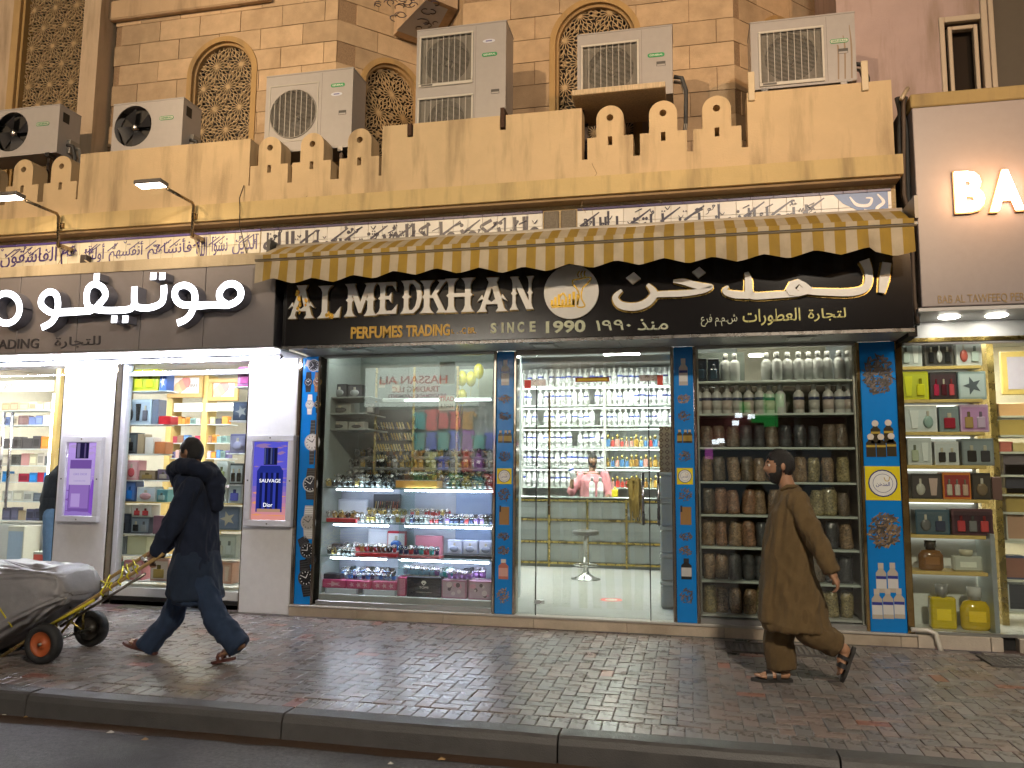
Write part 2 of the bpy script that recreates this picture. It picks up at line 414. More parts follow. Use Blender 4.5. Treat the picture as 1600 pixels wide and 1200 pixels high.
for ori in (0, 1):
    for k, cc in enumerate(PALETTE + REDS):
        m, vs, fs = paver_mesh(PL, PWD, ''); 
        if ori: vs = [(-v[1], v[0], v[2]) for v in vs]
        m.raw(vs, fs, cc, 'paver'); pmesh[(ori, k)] = m.mesh('paver')
spots = []
y_hi, y_lo = .0, -3.02
# covers and holes cut out of the paving
cov = [(PZ(1140, 1004, 0).x, PZ(1292, 1024, 0).x, -.62, -.2), (2.42, 3.6, -.62, -.22)]
for i in range(int(16 / .1)):
    x = -9.6 + i * .1
    spots.append((x, -3.02 - .0, 1, 'h'))
a = PWD
# 90 degree herringbone: paver at lattice (k, n): columns step (a, a), rows step (2a, -2a)
cell = {}
for k in range(-140, 140):
    for n_ in range(-70, 70):
        bx, by = k * a + n_ * 2 * a, k * a - n_ * 2 * a
        for (cx, cy, ori) in ((bx + a, by + a / 2, 0), (bx + 2.5 * a, by, 1)):
            X, Y = cx - 4.0, cy - 1.6
            if -9.6 < X < 6.5 and -3.05 < Y < 0: cell[(round(X, 3), round(Y, 3), ori)] = 1
clipd = []
for (X, Y, ori) in cell:
    hx, hy = (PL / 2, PWD / 2) if ori == 0 else (PWD / 2, PL / 2)
    if Y + hy < -2.905 or Y - hy > -.13: continue
    if any(c0 - hx * .9 < X < c1 + hx * .9 and d0 - hy * .9 < Y < d1 + hy * .9 for c0, c1, d0, d1 in cov): continue
    clipd.append((X, max(Y - hy, -2.92), min(Y + hy, -.1), hx)) if (Y - hy < -2.925 or Y + hy > -.1) else spots.append((X, Y, ori, 'f'))
def dcam(s): return (s[0] - CAM.x) ** 2 + (s[1] - CAM.y) ** 2
def inview(s):
    d = RM.transposed() @ (Vector((s[0], s[1], 0)) - CAM); px = 800 + d.x / d.z * FPX; py = 600 + d.y / d.z * FPX
    return -260 < px < 1960 and py < 1260
spots = sorted([s for s in spots if inview(s)], key=dcam)
rest = MB(); prnd = random.Random(3)
for i, (X, Y, ori, kd) in enumerate(spots):
    red = prnd.random() < (.10 if (-5 < X < -3 and Y > -1.4) else .015)
    k = len(PALETTE) + prnd.randrange(2) if red else prnd.randrange(len(PALETTE))
    tx, ty, dz = prnd.gauss(0, .003), prnd.gauss(0, .003), prnd.gauss(0, .001)
    if i < 300:
        o = put('paver', pmesh[(ori, k)], g, (X, Y, dz)); o.rotation_euler = (tx, ty, prnd.gauss(0, .008))
    else:
        _, vs, fs = paver_mesh(PL, PWD, '')
        if ori: vs = [(-v[1], v[0], v[2]) for v in vs]
        cc = (PALETTE + REDS)[k]; j = prnd.uniform(.8, 1.2)
        rest.raw([(X + v[0], Y + v[1], v[2] + dz + v[0] * ty + v[1] * tx) for v in vs], fs, tuple(q * j for q in cc), 'paver')
for X, ya, yb, hx in clipd:                          # cut pavers along the two edges
    if yb - ya > .02 and inview((X, ya)):
        cc = PALETTE[prnd.randrange(len(PALETTE))]; _, vs, fs = paver_mesh(2 * hx, yb - ya, ''); rest.raw([(X + v[0], (ya + yb) / 2 + v[1], v[2]) for v in vs], fs, cc, 'paver')
tag(rest.build('pavers', g), kind='stuff')
# cement strip at the foot of the shops and the two manhole covers
m = MB()
for k in range(45):
    x = -9.6 + k * .36; m.box(x, x + .355, -.097, .2, -.05, .002 + prnd.uniform(-.002, .002), tuple(q * prnd.uniform(.8, 1.2) for q in (.11, .1, .09)), 'kerb')
m.build('cement_strip', g)
def cover(c, name, label):
    x0, x1, y0, y1 = c; t = thing(name, label, 'manhole cover', ((x0 + x1) / 2, (y0 + y1) / 2, 0))
    f = MB().box(x0, x1, y0, y0 + .03, -.04, .003, (.1, .09, .085), 'kerb').box(x0, x1, y1 - .03, y1, -.04, .003, (.1, .09, .085), 'kerb').box(x0, x0 + .03, y0 + .03, y1 - .03, -.04, .003, (.1, .09, .085), 'kerb').box(x1 - .03, x1, y0 + .03, y1 - .03, -.04, .003, (.1, .09, .085), 'kerb')
    f.build('frame', t)
    p = MB().box(x0 + .035, x1 - .035, y0 + .035, y1 - .035, -.03, -.004, (.07, .065, .062), 'brushed')
    nx, ny = int((x1 - x0 - .07) / .045), int((y1 - y0 - .07) / .045)
    for i in range(nx):
        for j in range(ny):
            X, Y = x0 + .055 + i * .045, y0 + .055 + j * .045
            p.cbox(X - .014, X + .014, Y - .014, Y + .014, -.006, .003, (.14, .13, .12), 'kerb', .003)
    p.build('plate', t)
cover(cov[0], 'manhole_cover', 'rectangular studded manhole cover in the paving behind the walking man in brown')
cover(cov[1], 'manhole_cover', 'pale studded drain cover in the paving at the right picture edge')

# ------------------------------------------------------------------ the upper building of stone
SB = thing('stone_building', 'sandstone block upper storey with arched lattice windows above the shop signs', 'building')
STONE = (.5, .36, .225)
def face_T(p, q):
    """map (u, depth, z) of a wall face from plan point p to plan point q to world"""
    d = Vector((q[0] - p[0], q[1] - p[1], 0)); L = d.length; d.normalize(); nrm = Vector((-d.y, d.x, 0))   # nrm points inwards (+Y for d=+X)
    return (lambda u, y, z: (p[0] + d.x * u + nrm.x * y, p[1] + d.y * u + nrm.y * y, z)), L
def arch_top(a0, a1, zt):
    c, r = (a0 + a1) / 2, (a1 - a0) / 2
    return lambda u: (zt - r + math.sqrt(max(0, r * r - (u - c) ** 2)) * 1.08 - r * .08) if a0 < u < a1 else -99
def stone_face(p, q, z0, z1, arch=None, bw=.6, bh=.285, off=0., zo=0.):
    T, L = face_T(p, q); at = arch_top(*arch) if arch else (lambda u: -99)
    mort = MB(); n = int((z1 - z0) / bh) + 1
    for j in range(n):
        za, zb = z0 + j * bh, min(z0 + (j + 1) * bh, z1)
        def pieces(u0, u1, g_):
            us = [lerp(u0, u1, k / 14) for k in range(15)]
            if arch:
                for e in (arch[0], arch[1]):
                    if u0 < e < u1: us += [e - 1e-4, e + 1e-4]
            us = sorted(us); run = []; out = []
            for u_ in us:
                lo = max(za + g_, at(u_))
                if lo < zb - g_ - .004: run.append((u_, lo))
                else:
                    if len(run) > 1: out.append(run)
                    run = []
            if len(run) > 1: out.append(run)
            return [[(a_, l_) for a_, l_ in r_] + [(r_[-1][0], zb - g_), (r_[0][0], zb - g_)] for r_ in out]
        for P in pieces(0, L, -.002): mort.prism([P], .012, .1, (.30, .2, .12), 'rough_render', T)
        u_ = -bw * (.5 if j % 2 else 0) + off
        while u_ < L:
            a_, b_ = max(0, u_) + (.004 if u_ > 0 else 0), min(L, u_ + bw) - .004
            if b_ - a_ > .05:
                for P in pieces(a_, b_, .004):
                    if max(x for x, _ in P) - min(x for x, _ in P) < .03: continue
                    f = rnd.uniform(.9, 1.08); pr = rnd.uniform(-.002, .003)
                    MB().prism([P], pr, .03, tuple(q_ * f for q_ in STONE), 'stone', T).build('stone_block', SB)
            u_ += bw
    mort.build('wall', SB)
    return T, L, at
# star lattice: straps radiating from star centres, kites and rings between them
def lattice_segments(w_, h_, ph=(0, 0), s=.36):
    cs = []; rows = int(h_ / (s * .82)) + 3
    for j in range(-1, rows):
        for i in range(-1, int(w_ / s) + 3): cs.append((i * s + (s / 2 if j % 2 else 0) + ph[0] - s / 2, j * s * .82 + ph[1]))
    seg = []; N = 16
    for cx, cy in cs:
        P = lambda r_, k: (cx + r_ * math.cos(2 * math.pi * k / N + .1), cy + r_ * math.sin(2 * math.pi * k / N + .1))
        for k in range(N):
            seg.append(((cx, cy), P(s * .27, k), .0085))
            seg.append((P(s * .27, k), P(s * .37, k + .5), .008)); seg.append((P(s * .27, k), P(s * .37, k - .5), .008))
            seg.append((P(s * .37, k + .5), P(s * .52, k + .1), .008)); seg.append((P(s * .37, k + .5), P(s * .52, k + .9), .008))
            if k % 2: seg.append((P(s * .37, k + .5), P(s * .58, k + .5), .008))
    return seg
def lattice(T, u0, u1, z0, z1, inside, depth, ph):
    m = MB()
    for (p, q, wd) in lattice_segments(u1 - u0, z1 - z0, ph):
        p = (p[0] + u0, p[1] + z0); q = (q[0] + u0, q[1] + z0)
        ip, iq = inside(*p), inside(*q)
        if not ip and not iq: continue
        if ip != iq:
            a_, b_ = (p, q) if ip else (q, p)
            for _ in range(6):
                c_ = ((a_[0] + b_[0]) / 2, (a_[1] + b_[1]) / 2)
                if inside(*c_): a_ = c_
                else: b_ = c_
            p, q = (p if ip else q), a_
        dx, dz = q[0] - p[0], q[1] - p[1]; L = math.hypot(dx, dz)
        if L < .004: continue
        nx, nz = -dz / L * wd / 2, dx / L * wd / 2; j = rnd.uniform(0, .006)
        vs = [T(p[0] + nx, depth + j, p[1] + nz), T(p[0] - nx, depth + j, p[1] - nz), T(q[0] - nx, depth + j, q[1] - nz), T(q[0] + nx, depth + j, q[1] + nz)]
        vs += [T(p[0] + nx, depth + .022, p[1] + nz), T(p[0] - nx, depth + .022, p[1] - nz), T(q[0] - nx, depth + .022, q[1] - nz), T(q[0] + nx, depth + .022, q[1] + nz)]
        m.raw(vs, [(0, 1, 2, 3), (0, 4, 5, 1), (2, 6, 7, 3), (1, 5, 6, 2), (3, 7, 4, 0)], (.5, .36, .2), 'satin')
    return m
def arched_window(T, a0, a1, zt, zs, ph=(0, 0)):
    c, r = (a0 + a1) / 2, (a1 - a0) / 2
    def loop(g_):
        L = [(a0 + g_, zs)]; at_ = []
        for k in range(25):
            a_ = math.pi * (1 - k / 24); at_.append((c + (r - g_) * math.cos(a_), zt - r * 1.0 + (r - g_) * math.sin(a_) * 1.0))
        return [(a0 + g_, zs)] + at_ + [(a1 - g_, zs)]
    fr = MB(); out, inn = loop(-.02), loop(.05)
    for A, Bq, y0, y1, cc in ((out, inn, -.018, .06, (.42, .27, .11)), (inn, loop(.085), .03, .11, (.36, .23, .1))):
        n = len(A); vs = [T(p[0], y0, p[1]) for p in A] + [T(p[0], y0, p[1]) for p in Bq] + [T(p[0], y1, p[1]) for p in A] + [T(p[0], y1, p[1]) for p in Bq]
        fs = []
        for i in range(n - 1): fs += [(i, n + i, n + i + 1, i + 1), (n + i, 3 * n + i, 3 * n + i + 1, n + i + 1), (i + 1, 2 * n + i + 1, 2 * n + i, i)]
        fr.raw(vs, fs, cc, 'plaster')
    win = fr.build('window', SB)
    lo = loop(.07)
    def inside(u, z): return a0 + .08 < u < a1 - .08 and zs < z and (z < zt - r or (u - c) ** 2 + (z - zt + r) ** 2 < (r - .08) ** 2)
    lattice(T, a0, a1, zs, zt, inside, .075, ph).build('lattice_screen', win)
    MB().prism([loop(.06)], .2, .22, (.015, .009, .006), 'matte', T).build('painted_dark_room', win)  # near-black sheet paints the unlit room behind the lattice
ZB, ZTOP = 5.0, 8.2
# bay A (front), its chamfer B, the re-entrant chamfer, bay C (front) and its chamfer D
pA0, pA1 = (-7.56, .7), (-4.28, .7)
pB1 = (-3.3, 1.68); pC0, pC1 = (-2.62, .7), (.575, .7); pD1 = (1.75, 1.9)
T, L, _ = stone_face(pA0, pA1, ZB, ZTOP, (1.18, 2.16, 7.21), off=.1); arched_window(T, 1.18, 2.16, 7.21, ZB, (.17, .1))
T, L, _ = stone_face(pA1, pB1, ZB, ZTOP, (.34, 1.2, 6.95), off=.25); arched_window(T, .34, 1.2, 6.95, ZB, (.1, .05))
stone_face(pB1, pC0, ZB, ZTOP, None, off=.2)
T, L, _ = stone_face(pC0, pC1, ZB, ZTOP, (1.1, 2.14, 7.13), off=.3); arched_window(T, 1.1, 2.14, 7.13, ZB, (.15, .22))
T, L, _ = stone_face(pC1, pD1, ZB, ZTOP, (.42, 1.3, 6.97), off=.1); arched_window(T, .42, 1.3, 6.97, ZB, (.12, .1))
# plain wall on the left with the tall lattice
T0 = lambda x, y, z: (x, 1.0 + y, z)
MB().prism([[(-15.5, ZB), (-9.52, ZB), (-9.52, 9.5), (-15.5, 9.5)]], 0, .2, (.52, .4, .28), 'plaster', T0).build('wall', SB)
MB().box(-7.86, -7.6, .45, 1.2, ZB, 9.5, (.55, .42, .29), 'plaster').build('pilaster', SB)
MB().box(-7.6, -7.52, 1.02, 1.2, ZB, 9.5, (.4, .28, .17), 'plaster').build('wall', SB)
fr = MB().cbox(-9.52, -9.40, .93, 1.15, ZB, 9.5, (.45, .3, .13), 'plaster').cbox(-8.02, -7.86, .9, 1.15, ZB, 9.5, (.45, .3, .13), 'plaster').cbox(-9.40, -9.36, .98, 1.15, ZB, 9.5, (.4, .26, .1), 'plaster').cbox(-8.06, -8.02, .98, 1.15, ZB, 9.5, (.4, .26, .1), 'plaster')
win = fr.build('window', SB)
lattice(T0, -9.38, -8.04, ZB, 9.3, lambda u, z: -9.37 < u < -8.05 and ZB < z < 9.2, .06, (.1, .0)).build('lattice_screen', win)
B(-9.5, -7.9, 1.22, 1.24, ZB, 9.5, (.015, .009, .006)).build('painted_dark_room', win)  # darkness behind the tall lattice, painted as a near-black sheet
# overhanging string course over bay A and the tiled corner box between the bays
CB(-7.9, -5.2, .6, .698, 7.62, 7.9, (.52, .37, .23), 'plaster', .02).build('string_course', SB)
bxm = MB(); zb = 7.28
q = [(-3.72, 1.2), (-2.98, .5), (-2.72, .8), (-3.3, 1.66)]
bxm.raw([(x, y, zb) for x, y in q] + [(x, y, zb + 1.4) for x, y in q], [(3, 2, 1, 0), (0, 1, 5, 4), (1, 2, 6, 5), (2, 3, 7, 6)], (.5, .36, .24), 'plaster')
ob = bxm.build('corner_box', SB)
q2 = [(lerp(x, -3.3, .2), lerp(y, .65, .2)) for x, y in q]
MB().raw([(x, y, zb - .004) for x, y in q2], [(3, 2, 1, 0)], (.42, .45, .55), 'tile').build('tile_inlay', ob)
for k in range(26):
    m = MB(); a0, rr = rnd.uniform(0, 6.28), rnd.uniform(.04, .1); cx, cy = lerp(-3.7, -2.95, rnd.random()), lerp(.2, 1.1, rnd.random())
    pts = [(cx + rr * (1 - t / 14) * math.cos(a0 + t * .5), cy + rr * (1 - t / 14) * math.sin(a0 + t * .5), zb - .008) for t in range(9)]
    m.tube(pts, .006, 4, (.06, .05, .09), 'tile').build('scroll', ob)
# roof slab of the shops behind the parapet
B(-12, 1.93, -.35, 1.9, 4.35, 4.55, (.35, .25, .16), 'rough_render').build('roof_slab', SB)

# ------------------------------------------------------------------ parapet, cornice, frieze
PAR = (.62, .46, .265); PY0, PY1 = -.55, -.33
PP = thing('parapet', 'cream stepped parapet with keyhole merlons and yellow cornice above the shops', 'parapet')
ZN, ZT, ZC0, ZC1 = 4.645, 5.185, 4.255, 4.44
def solid(x0, x1, notches=()):
    L = [(x0, ZC1), (x1, ZC1), (x1, ZT)]
    for a_, b_, zz in sorted(notches, reverse=True): L += [(b_, ZT), (b_, zz), (a_, zz), (a_, ZT)]
    L += [(x0, ZT)]
    MB().prism([L], PY0, PY1, PAR, 'plaster').build('parapet_wall', PP)
def merlon(xc, k):
    w1, w2 = .225, .135; zs = 4.865; zr = ZT - w2
    L = [(xc - w1, ZN), (xc + w1, ZN), (xc + w1, zs), (xc + w2, zs)]
    L += [(xc + w2 * math.cos(a_), zr + w2 * math.sin(a_)) for a_ in [math.pi * i / 16 for i in range(17)]]
    L += [(xc - w2, zs), (xc - w1, zs)]
    hole = [(xc + .035 * math.cos(-a_), 5.06 + .035 * math.sin(-a_)) for a_ in [2 * math.pi * i / 14 for i in range(14)]]
    slot = [(xc - .022, 4.775), (xc - .022, 4.865), (xc + .022, 4.865), (xc + .022, 4.775)]
    MB().prism([L, hole, slot], PY0, PY1, PAR, 'plaster').build('merlon', PP)
def low(x0, x1): MB().prism([[(x0, ZC1), (x1, ZC1), (x1, ZN), (x0, ZN)]], PY0, PY1, PAR, 'plaster').build('parapet_wall', PP)
xs = lambda px, py=230: PY(px, py, PY0).x
g1 = (xs(-90), xs(127)); g2 = (xs(391), xs(597)); g3 = (xs(909), xs(1169))
solid(-11.5, g1[0]); low(*g1); solid(g1[1], g2[0]); low(*g2)
solid(g2[1], g3[0], [(xs(636), xs(645), 5.04), (xs(781), xs(790), 5.03)]); low(*g3); solid(g3[1], 1.88)
for px in (-24, 38, 97, 421, 487, 561, 953, 1036, 1120): merlon(PY(px, 190 if px > 800 else 250, PY0).x, px)
# rusty bracket ends in the two slots and the rust run below one
for px in (640, 785):
    x = xs(px); m = MB().box(x - .022, x + .022, PY0 - .02, PY1 + .05, 5.05, 5.2 + (.06 if px == 785 else -.02), (.07, .035, .02), 'rough_render'); m.build('steel_bracket', PP)
m = MB().box(-11.5, 1.93, -.62, -.33, ZC0, ZC1, (.6, .45, .21), 'plaster').box(-11.5, 1.91, -.585, -.4, ZC0 - .03, ZC0, (.3, .2, .1), 'plaster'); m.build('cornice', PP)  # lower strip's darker colour paints the shade under the cornice
cr = MB(); crn = random.Random(5)
for px, py, n_ in ((925, 255, 9), (1160, 262, 6), (905, 300, 7), (480, 306, 5)):
    p = PY(px, py, PY0 - .002); pts = [(p.x, p.z)]
    for k in range(n_): pts.append((pts[-1][0] + crn.uniform(-.02, .03), pts[-1][1] - crn.uniform(.01, .04)))
    cr.stroke(pts, .005, PY0 - .0015, PY0, (.25, .16, .08), 'matte', sub=1)
cr.build('hairline_crack', PP)
FRY = -.45
B(-11.5, 1.90, FRY + .012, -.2, 2.9, ZC0 - .03, (.48, .36, .2), 'rough_render').build('frieze_wall', PP)
# tiled frieze with lettering
FZ0, FZ1 = 3.86, 4.185
CREAM = (.72, .66, .52)
def frieze(x0, x1, label, cream, ink, z0=FZ0):
    t = thing('tile_frieze', label, 'tile frieze', (x0, FRY, z0))
    n = round((x1 - x0) / .155); rows = 2; zz = [z0 + .028 + k * (FZ1 - z0 - .056) / rows for k in range(rows + 1)]
    w_ = (x1 - x0) / n
    for r_ in range(rows):
        for i in range(n):
            f = rnd.uniform(.93, 1.04)
            CB(x0 + i * w_ + .0015, x0 + (i + 1) * w_ - .0015, FRY, FRY + .012, zz[r_] + .0015, zz[r_ + 1] - .0015, tuple(q_ * f for q_ in cream), 'tile', .0015).build('tile', t)
    for za, zb in ((FZ1 - .026, FZ1), (z0, z0 + .026)):
        m = MB()
        for i in range(int(n * .75)):
            wi = (x1 - x0) / int(n * .75); m.cbox(x0 + i * wi + .001, x0 + (i + 1) * wi - .001, FRY - .002, FRY + .012, za, zb, ink, 'tile', .002)
        m.build('border_tiles', t)
    return t
INK = (.03, .018, .1)
xl = -9.0; xm = PY(408, 370, FRY).x; xr = PY(848, 345, FRY).x; xq = PY(902, 340, FRY).x; xe = PY(1393, 310, FRY).x
t1 = frieze(xl, xm - .01, 'cream tile frieze with purple Arabic calligraphy above the lit left shop sign', CREAM, (.1, .07, .3))
fd = .003
def diacritics(m, x0, x1, z0, z1, n, ink, sc_=1.):
    for k in range(n):
        fd = .0045 + .0003 * k
        x, z = rnd.uniform(x0, x1), rnd.uniform(z0, z1); q = rnd.random(); s = sc_ * rnd.uniform(.8, 1.2)
        if q < .3: m.stroke([(x - .02 * s, z + .012 * s), (x, z - .012 * s), (x + .02 * s, z + .014 * s)], [.005, .008, .004], FRY - fd, FRY, ink, 'tile', sub=3)
        elif q < .55: m.stroke([(x - .03 * s, z - .012 * s), (x + .03 * s, z + .015 * s)], [.006, .009], FRY - fd, FRY, ink, 'tile')
        elif q < .75:
            for d_ in (0, .024): m.prism([[(x + d_ - .008, z), (x + d_, z - .009), (x + d_ + .008, z), (x + d_, z + .009)]], FRY - fd, FRY, ink, 'tile')
        else: m.stroke([(x, z), (x + .014 * s, z + .02 * s), (x - .01 * s, z + .02 * s), (x - .004 * s, z - .012 * s), (x - .03 * s, z - .03 * s)], [.008, .009, .008, .006, .003], FRY - fd, FRY, ink, 'tile', sub=3)
ink = (.06, .035, .19)
words = [('الفاسقون', 0, 92), ('هم', 93, 124), ('أولئك', 125, 166), ('أنفسهم', 168, 226), ('فأنساهم', 228, 302), ('الله', 304, 326), ('نسوا', 328, 358), ('الذين', 360, 404)]
for wd, a_, b_ in words:
    m = MB(); xa, xb = PY(a_, 395, FRY).x, PY(b_, 385, FRY).x
    m.text(arabic(wd), xa + .02, xb - .02, FZ0 + .045, FZ1 - .055, FRY, fd, ink, 'tile', .006)
    for k in range(max(2, int((xb - xa) / .2))):
        x = rnd.uniform(xa + .1, xb - .04); m.stroke([(x - .13, FZ1 - .15), (x, FZ1 - .06)], [.012, .007], FRY - fd - .0005 * (k + 1), FRY, ink, 'tile')
    diacritics(m, xa + .03, xb - .03, FZ0 + .17, FZ1 - .05, int((xb - xa) / .09), ink)
    m.build('calligraphy', t1)
t2 = frieze(xm, xr, 'white tile frieze with dark calligraphy left of the bare patch above the awning', (.72, .7, .66), INK)
t3 = frieze(xq, xe, 'white tile frieze with dark calligraphy and a blue corner ornament above the awning', (.72, .7, .66), INK)
def tall_script(t, x0, x1, text):
    m = MB(); m.text(arabic(text), x0 + .03, x1 - .03, FZ0 - .02, FZ1 - .05, FRY, .003, (.012, .01, .035), 'tile', .014)
    x = x0 + .08
    while x < x1 - .1:
        z = FZ1 - .05; fd = .0035 + .0004 * (int(x * 20) % 3)
        if rnd.random() < .5: m.stroke([(x, FZ0 + .05), (x, z)], [.014, .024], FRY - fd, FRY, (.02, .018, .05), 'tile')
        else: m.stroke([(x - .05, z - .14), (x + .14, z - .005)], [.026, .011], FRY - fd, FRY, (.02, .018, .05), 'tile')
        x += rnd.uniform(.12, .3)
    diacritics(m, x0 + .05, x1 - .05, FZ0 + .13, FZ1 - .05, int((x1 - x0) / .075), (.02, .018, .05), 1.1)
    m.build('calligraphy', t)
tall_script(t2, xm, xr, 'ولا تكونوا كالذين نسوا الله'); tall_script(t3, xq, xe - .62, 'يا أيها الذين آمنوا اتقوا الله')
m = MB(); z0, z1 = FZ0 + .03, FZ1 - .03                                     # blue corner ornament
m.prism([[(xe - .5, z1), (xe - .42, z1 - .09), (xe - .3, z1 - .16), (xe - .2, z0), (xe - .03, z0), (xe - .03, z1)]], FRY - .003, FRY, (.04, .13, .36), 'tile')
for pts in ([(xe - .36, z1 - .03), (xe - .3, z1 - .11), (xe - .2, z1 - .12), (xe - .17, z1 - .06), (xe - .22, z1 - .05)], [(xe - .12, z1 - .02), (xe - .07, z1 - .1), (xe - .13, z1 - .16), (xe - .06, z0 + .04)], [(xe - .24, z1 - .16), (xe - .16, z1 - .2), (xe - .1, z0 + .02)]):
    m.stroke(pts, [.012, .03, .03, .02, .01][:len(pts)], FRY - .005, FRY, (.7, .7, .72), 'tile')
m.build('corner_ornament', t3)
m = MB()
for i in range(2):                                                         # bare patch of grey blocks between the two friezes
    xa, xb = lerp(xr, xq, i / 2), lerp(xr, xq, (i + 1) / 2); m.cbox(xa + .01, xb - .01, FRY - .004, FRY + .02, FZ0, FZ1 - .01, (.2, .17, .13), 'rough_render', .01)
m.build('bare_block', PP)
# ------------------------------------------------------------------ across the street (behind the camera, seen mirrored in the glass)
OPY = -17.
OB = thing('opposite_building', 'row of lit shops across the street, mirrored in the shop glass', 'building', (0, OPY, 0))
MB().box(-22, 22, OPY - 1, OPY - .6, ROADZ, 9.5, (.32, .27, .22), 'plaster').build('wall', OB)
MB().box(-22, 22, OPY - .6, OPY + 2.5, ROADZ, 0, (.12, .11, .1), 'kerb').build('sidewalk_strip', OB)
# the garment shop: its board and hanging clothes sit where the photograph mirrors them
def mir(px, py, y=-OPY):
    p = PY(px, py, y); return p.x, p.z
xa, za = mir(575, 572); xb, zb = mir(700, 632)
MB().box(xa - .3, xb + .9, OPY - .6, OPY - .5, zb, za, (2.2, 2.4, 2.1), 'glow').build('sign_board', OB)
T_ = lambda x, y, z: (x, OPY - .5 - y, z)
sg = MB()
def backtext(body, x0, x1, z0, z1, c):
    vs, fs = text_geo(body, .01); xs_ = [v[0] for v in vs]; ys_ = [v[1] for v in vs]; a_, b_, e, f = min(xs_), max(xs_), min(ys_), max(ys_)
    sg.raw([(x1 - (v[0] - a_) / (b_ - a_) * (x1 - x0), OPY - .5 + (.03 if v[2] > 0 else .004), z0 + (v[1] - e) / (f - e) * (z1 - z0)) for v in vs], fs, c, 'matte')
backtext('HASSAN ALI', mir(585, 600)[0], mir(692, 600)[0], mir(600, 598)[1], mir(600, 585)[1], (.5, .05, .03))
backtext('TRADING LLC', mir(605, 600)[0], mir(680, 600)[0], mir(600, 611)[1], mir(600, 602)[1], (.5, .05, .03))
backtext('READYMADE GARMENTS', mir(598, 600)[0], mir(690, 600)[0], mir(600, 620)[1], mir(600, 614)[1], (.3, .04, .1))
sg.build('sign_lettering', OB)
grn = random.Random(11)
gc = [(1.6, .25, .25), (.3, .35, 1.5), (1.6, 1.5, .4), (1.5, 1.45, 1.4), (.25, .9, .9), (.9, .3, 1.1), (1.4, .7, .15), (.3, .9, .35)]
B(xb - .2, xb + 3.2, OPY - .6, OPY - .55, .3, za + .4, (.5, .5, .48), 'matte').build('lit_window', OB)
for k in range(26):
    i, j = k % 7, k // 7; x = mir(648 + i * 19, 700)[0]; z = lerp(mir(700, 760)[1], mir(700, 660)[1], j / 3); c = gc[grn.randrange(8)]; h = grn.uniform(.3, .5)
    MB().prism([[(x - .2, z + h), (x - .32, z + h * .7), (x - .25, z + h * .55), (x - .17, z + h * .7), (x - .18, z - h * .5), (x + .18, z - h * .5), (x + .17, z + h * .7), (x + .25, z + h * .55), (x + .32, z + h * .7), (x + .2, z + h)]],
               OPY - .5, OPY - .42, tuple(q * .45 for q in c), 'cloth').build('hanging_shirt', OB)
ld = bpy.data.lights.new('added_garment_lamp', 'AREA'); ld.shape = 'RECTANGLE'; ld.size = 4.5; ld.size_y = .15; ld.energy = 900; ld.color = (1, 1, .95)
lo = bpy.data.objects.new('added_garment_lamp', ld); col.objects.link(lo); lo.parent = OB; lo.location = (xb + 1., 1.2, za + .6); lo.rotation_euler = (R_(-35), 0, 0)  # unseen area lamp added to brighten the mirrored garments; no tube is built
for i in range(7):                                   # strip lights over the other shop fronts
    x = -18 + i * 6.0
    if xb - 3.5 < x + 2 < xb + 3: continue
    B(x, x + 4.2, OPY - .6, OPY - .52, .5, 2.4, (.06, .07, .075) if i % 2 else (.09, .065, .04), 'glow').build('lit_window', OB)
    B(x, x + 4.6, OPY - .6, OPY - .45, 2.7, 3.6, [(.12, .02, .02), (.02, .05, .1), (.1, .09, .02)][i % 3], 'satin').build('dark_sign', OB)
xg, zg = mir(1205, 640)
for dx, dz, w_, h_ in ((0, 0, .2, .5), (-.35, -.25, .22, .12), (-.75, .1, .16, .16), (.3, .3, .1, .2)): B(xg + dx - w_, xg + dx + w_, OPY - .3, OPY - .2, zg + dz - h_, zg + dz + h_, (.05, .55, .1), 'glow').build('green_light', OB)
for px, py in ((1155, 648), (1175, 650), (1150, 660), (1118, 690), (1127, 688)):
    x, z = mir(px, py); MB().box(x - .1, x + .1, OPY - .3, OPY - .2, z - .07, z + .07, (7, 7.5, 8), 'glow').build('lit_lamp', OB)
x, z = mir(1108, 707); B(x - .12, x + .12, OPY - .3, OPY - .2, z - .2, z + .15, (.9, .2, .8), 'glow').build('pink_sign', OB)
# floodlights on its roof edge wash the stone building in amber
def flood(x, z, target, power, colr, size, blend, label, rad=.12):
    t = thing('floodlight', label, 'floodlight', (x, OPY + .3, z))
    d = (Vector(target) - t.location).normalized(); q = d.to_track_quat('-Z', 'Y').to_matrix().to_4x4(); q.translation = t.location
    MB().cbox(-.2, .2, -.14, .14, -.02, .12, (.1, .1, .1), 'satin', .01, q).build('housing', t)
    MB().box(-.17, .17, -.11, .11, -.032, -.024, (30 * colr[0], 30 * colr[1], 30 * colr[2]), 'glow', q).build('lens', t)
    MB().tube([(x, OPY + .3, z), (x, OPY - .3, z - .1), (x, OPY - .7, z - .1)], .025, 6, (.1, .1, .1), 'metal').build('bracket', t)
    ld = bpy.data.lights.new('flood_lamp', 'SPOT'); ld.energy = power; ld.color = colr; ld.spot_size = R_(size); ld.spot_blend = blend; ld.shadow_soft_size = rad
    lo = bpy.data.objects.new('flood_lamp', ld); col.objects.link(lo); lo.matrix_world = q @ Matrix.Translation((0, 0, -.06)); lo.parent = t; lo.matrix_parent_inverse = Matrix.Translation(-t.location)
flood(-11., 9.0, (-8.4, 0, 7.3), 4900, (1., .72, .45), 40, .7, 'amber floodlight on the opposite roof edge, leftmost of three')
flood(-6.5, 9.0, (-2.4, 0, 7.4), 3900, (1., .72, .43), 34, .7, 'amber floodlight on the opposite roof edge, middle of three')
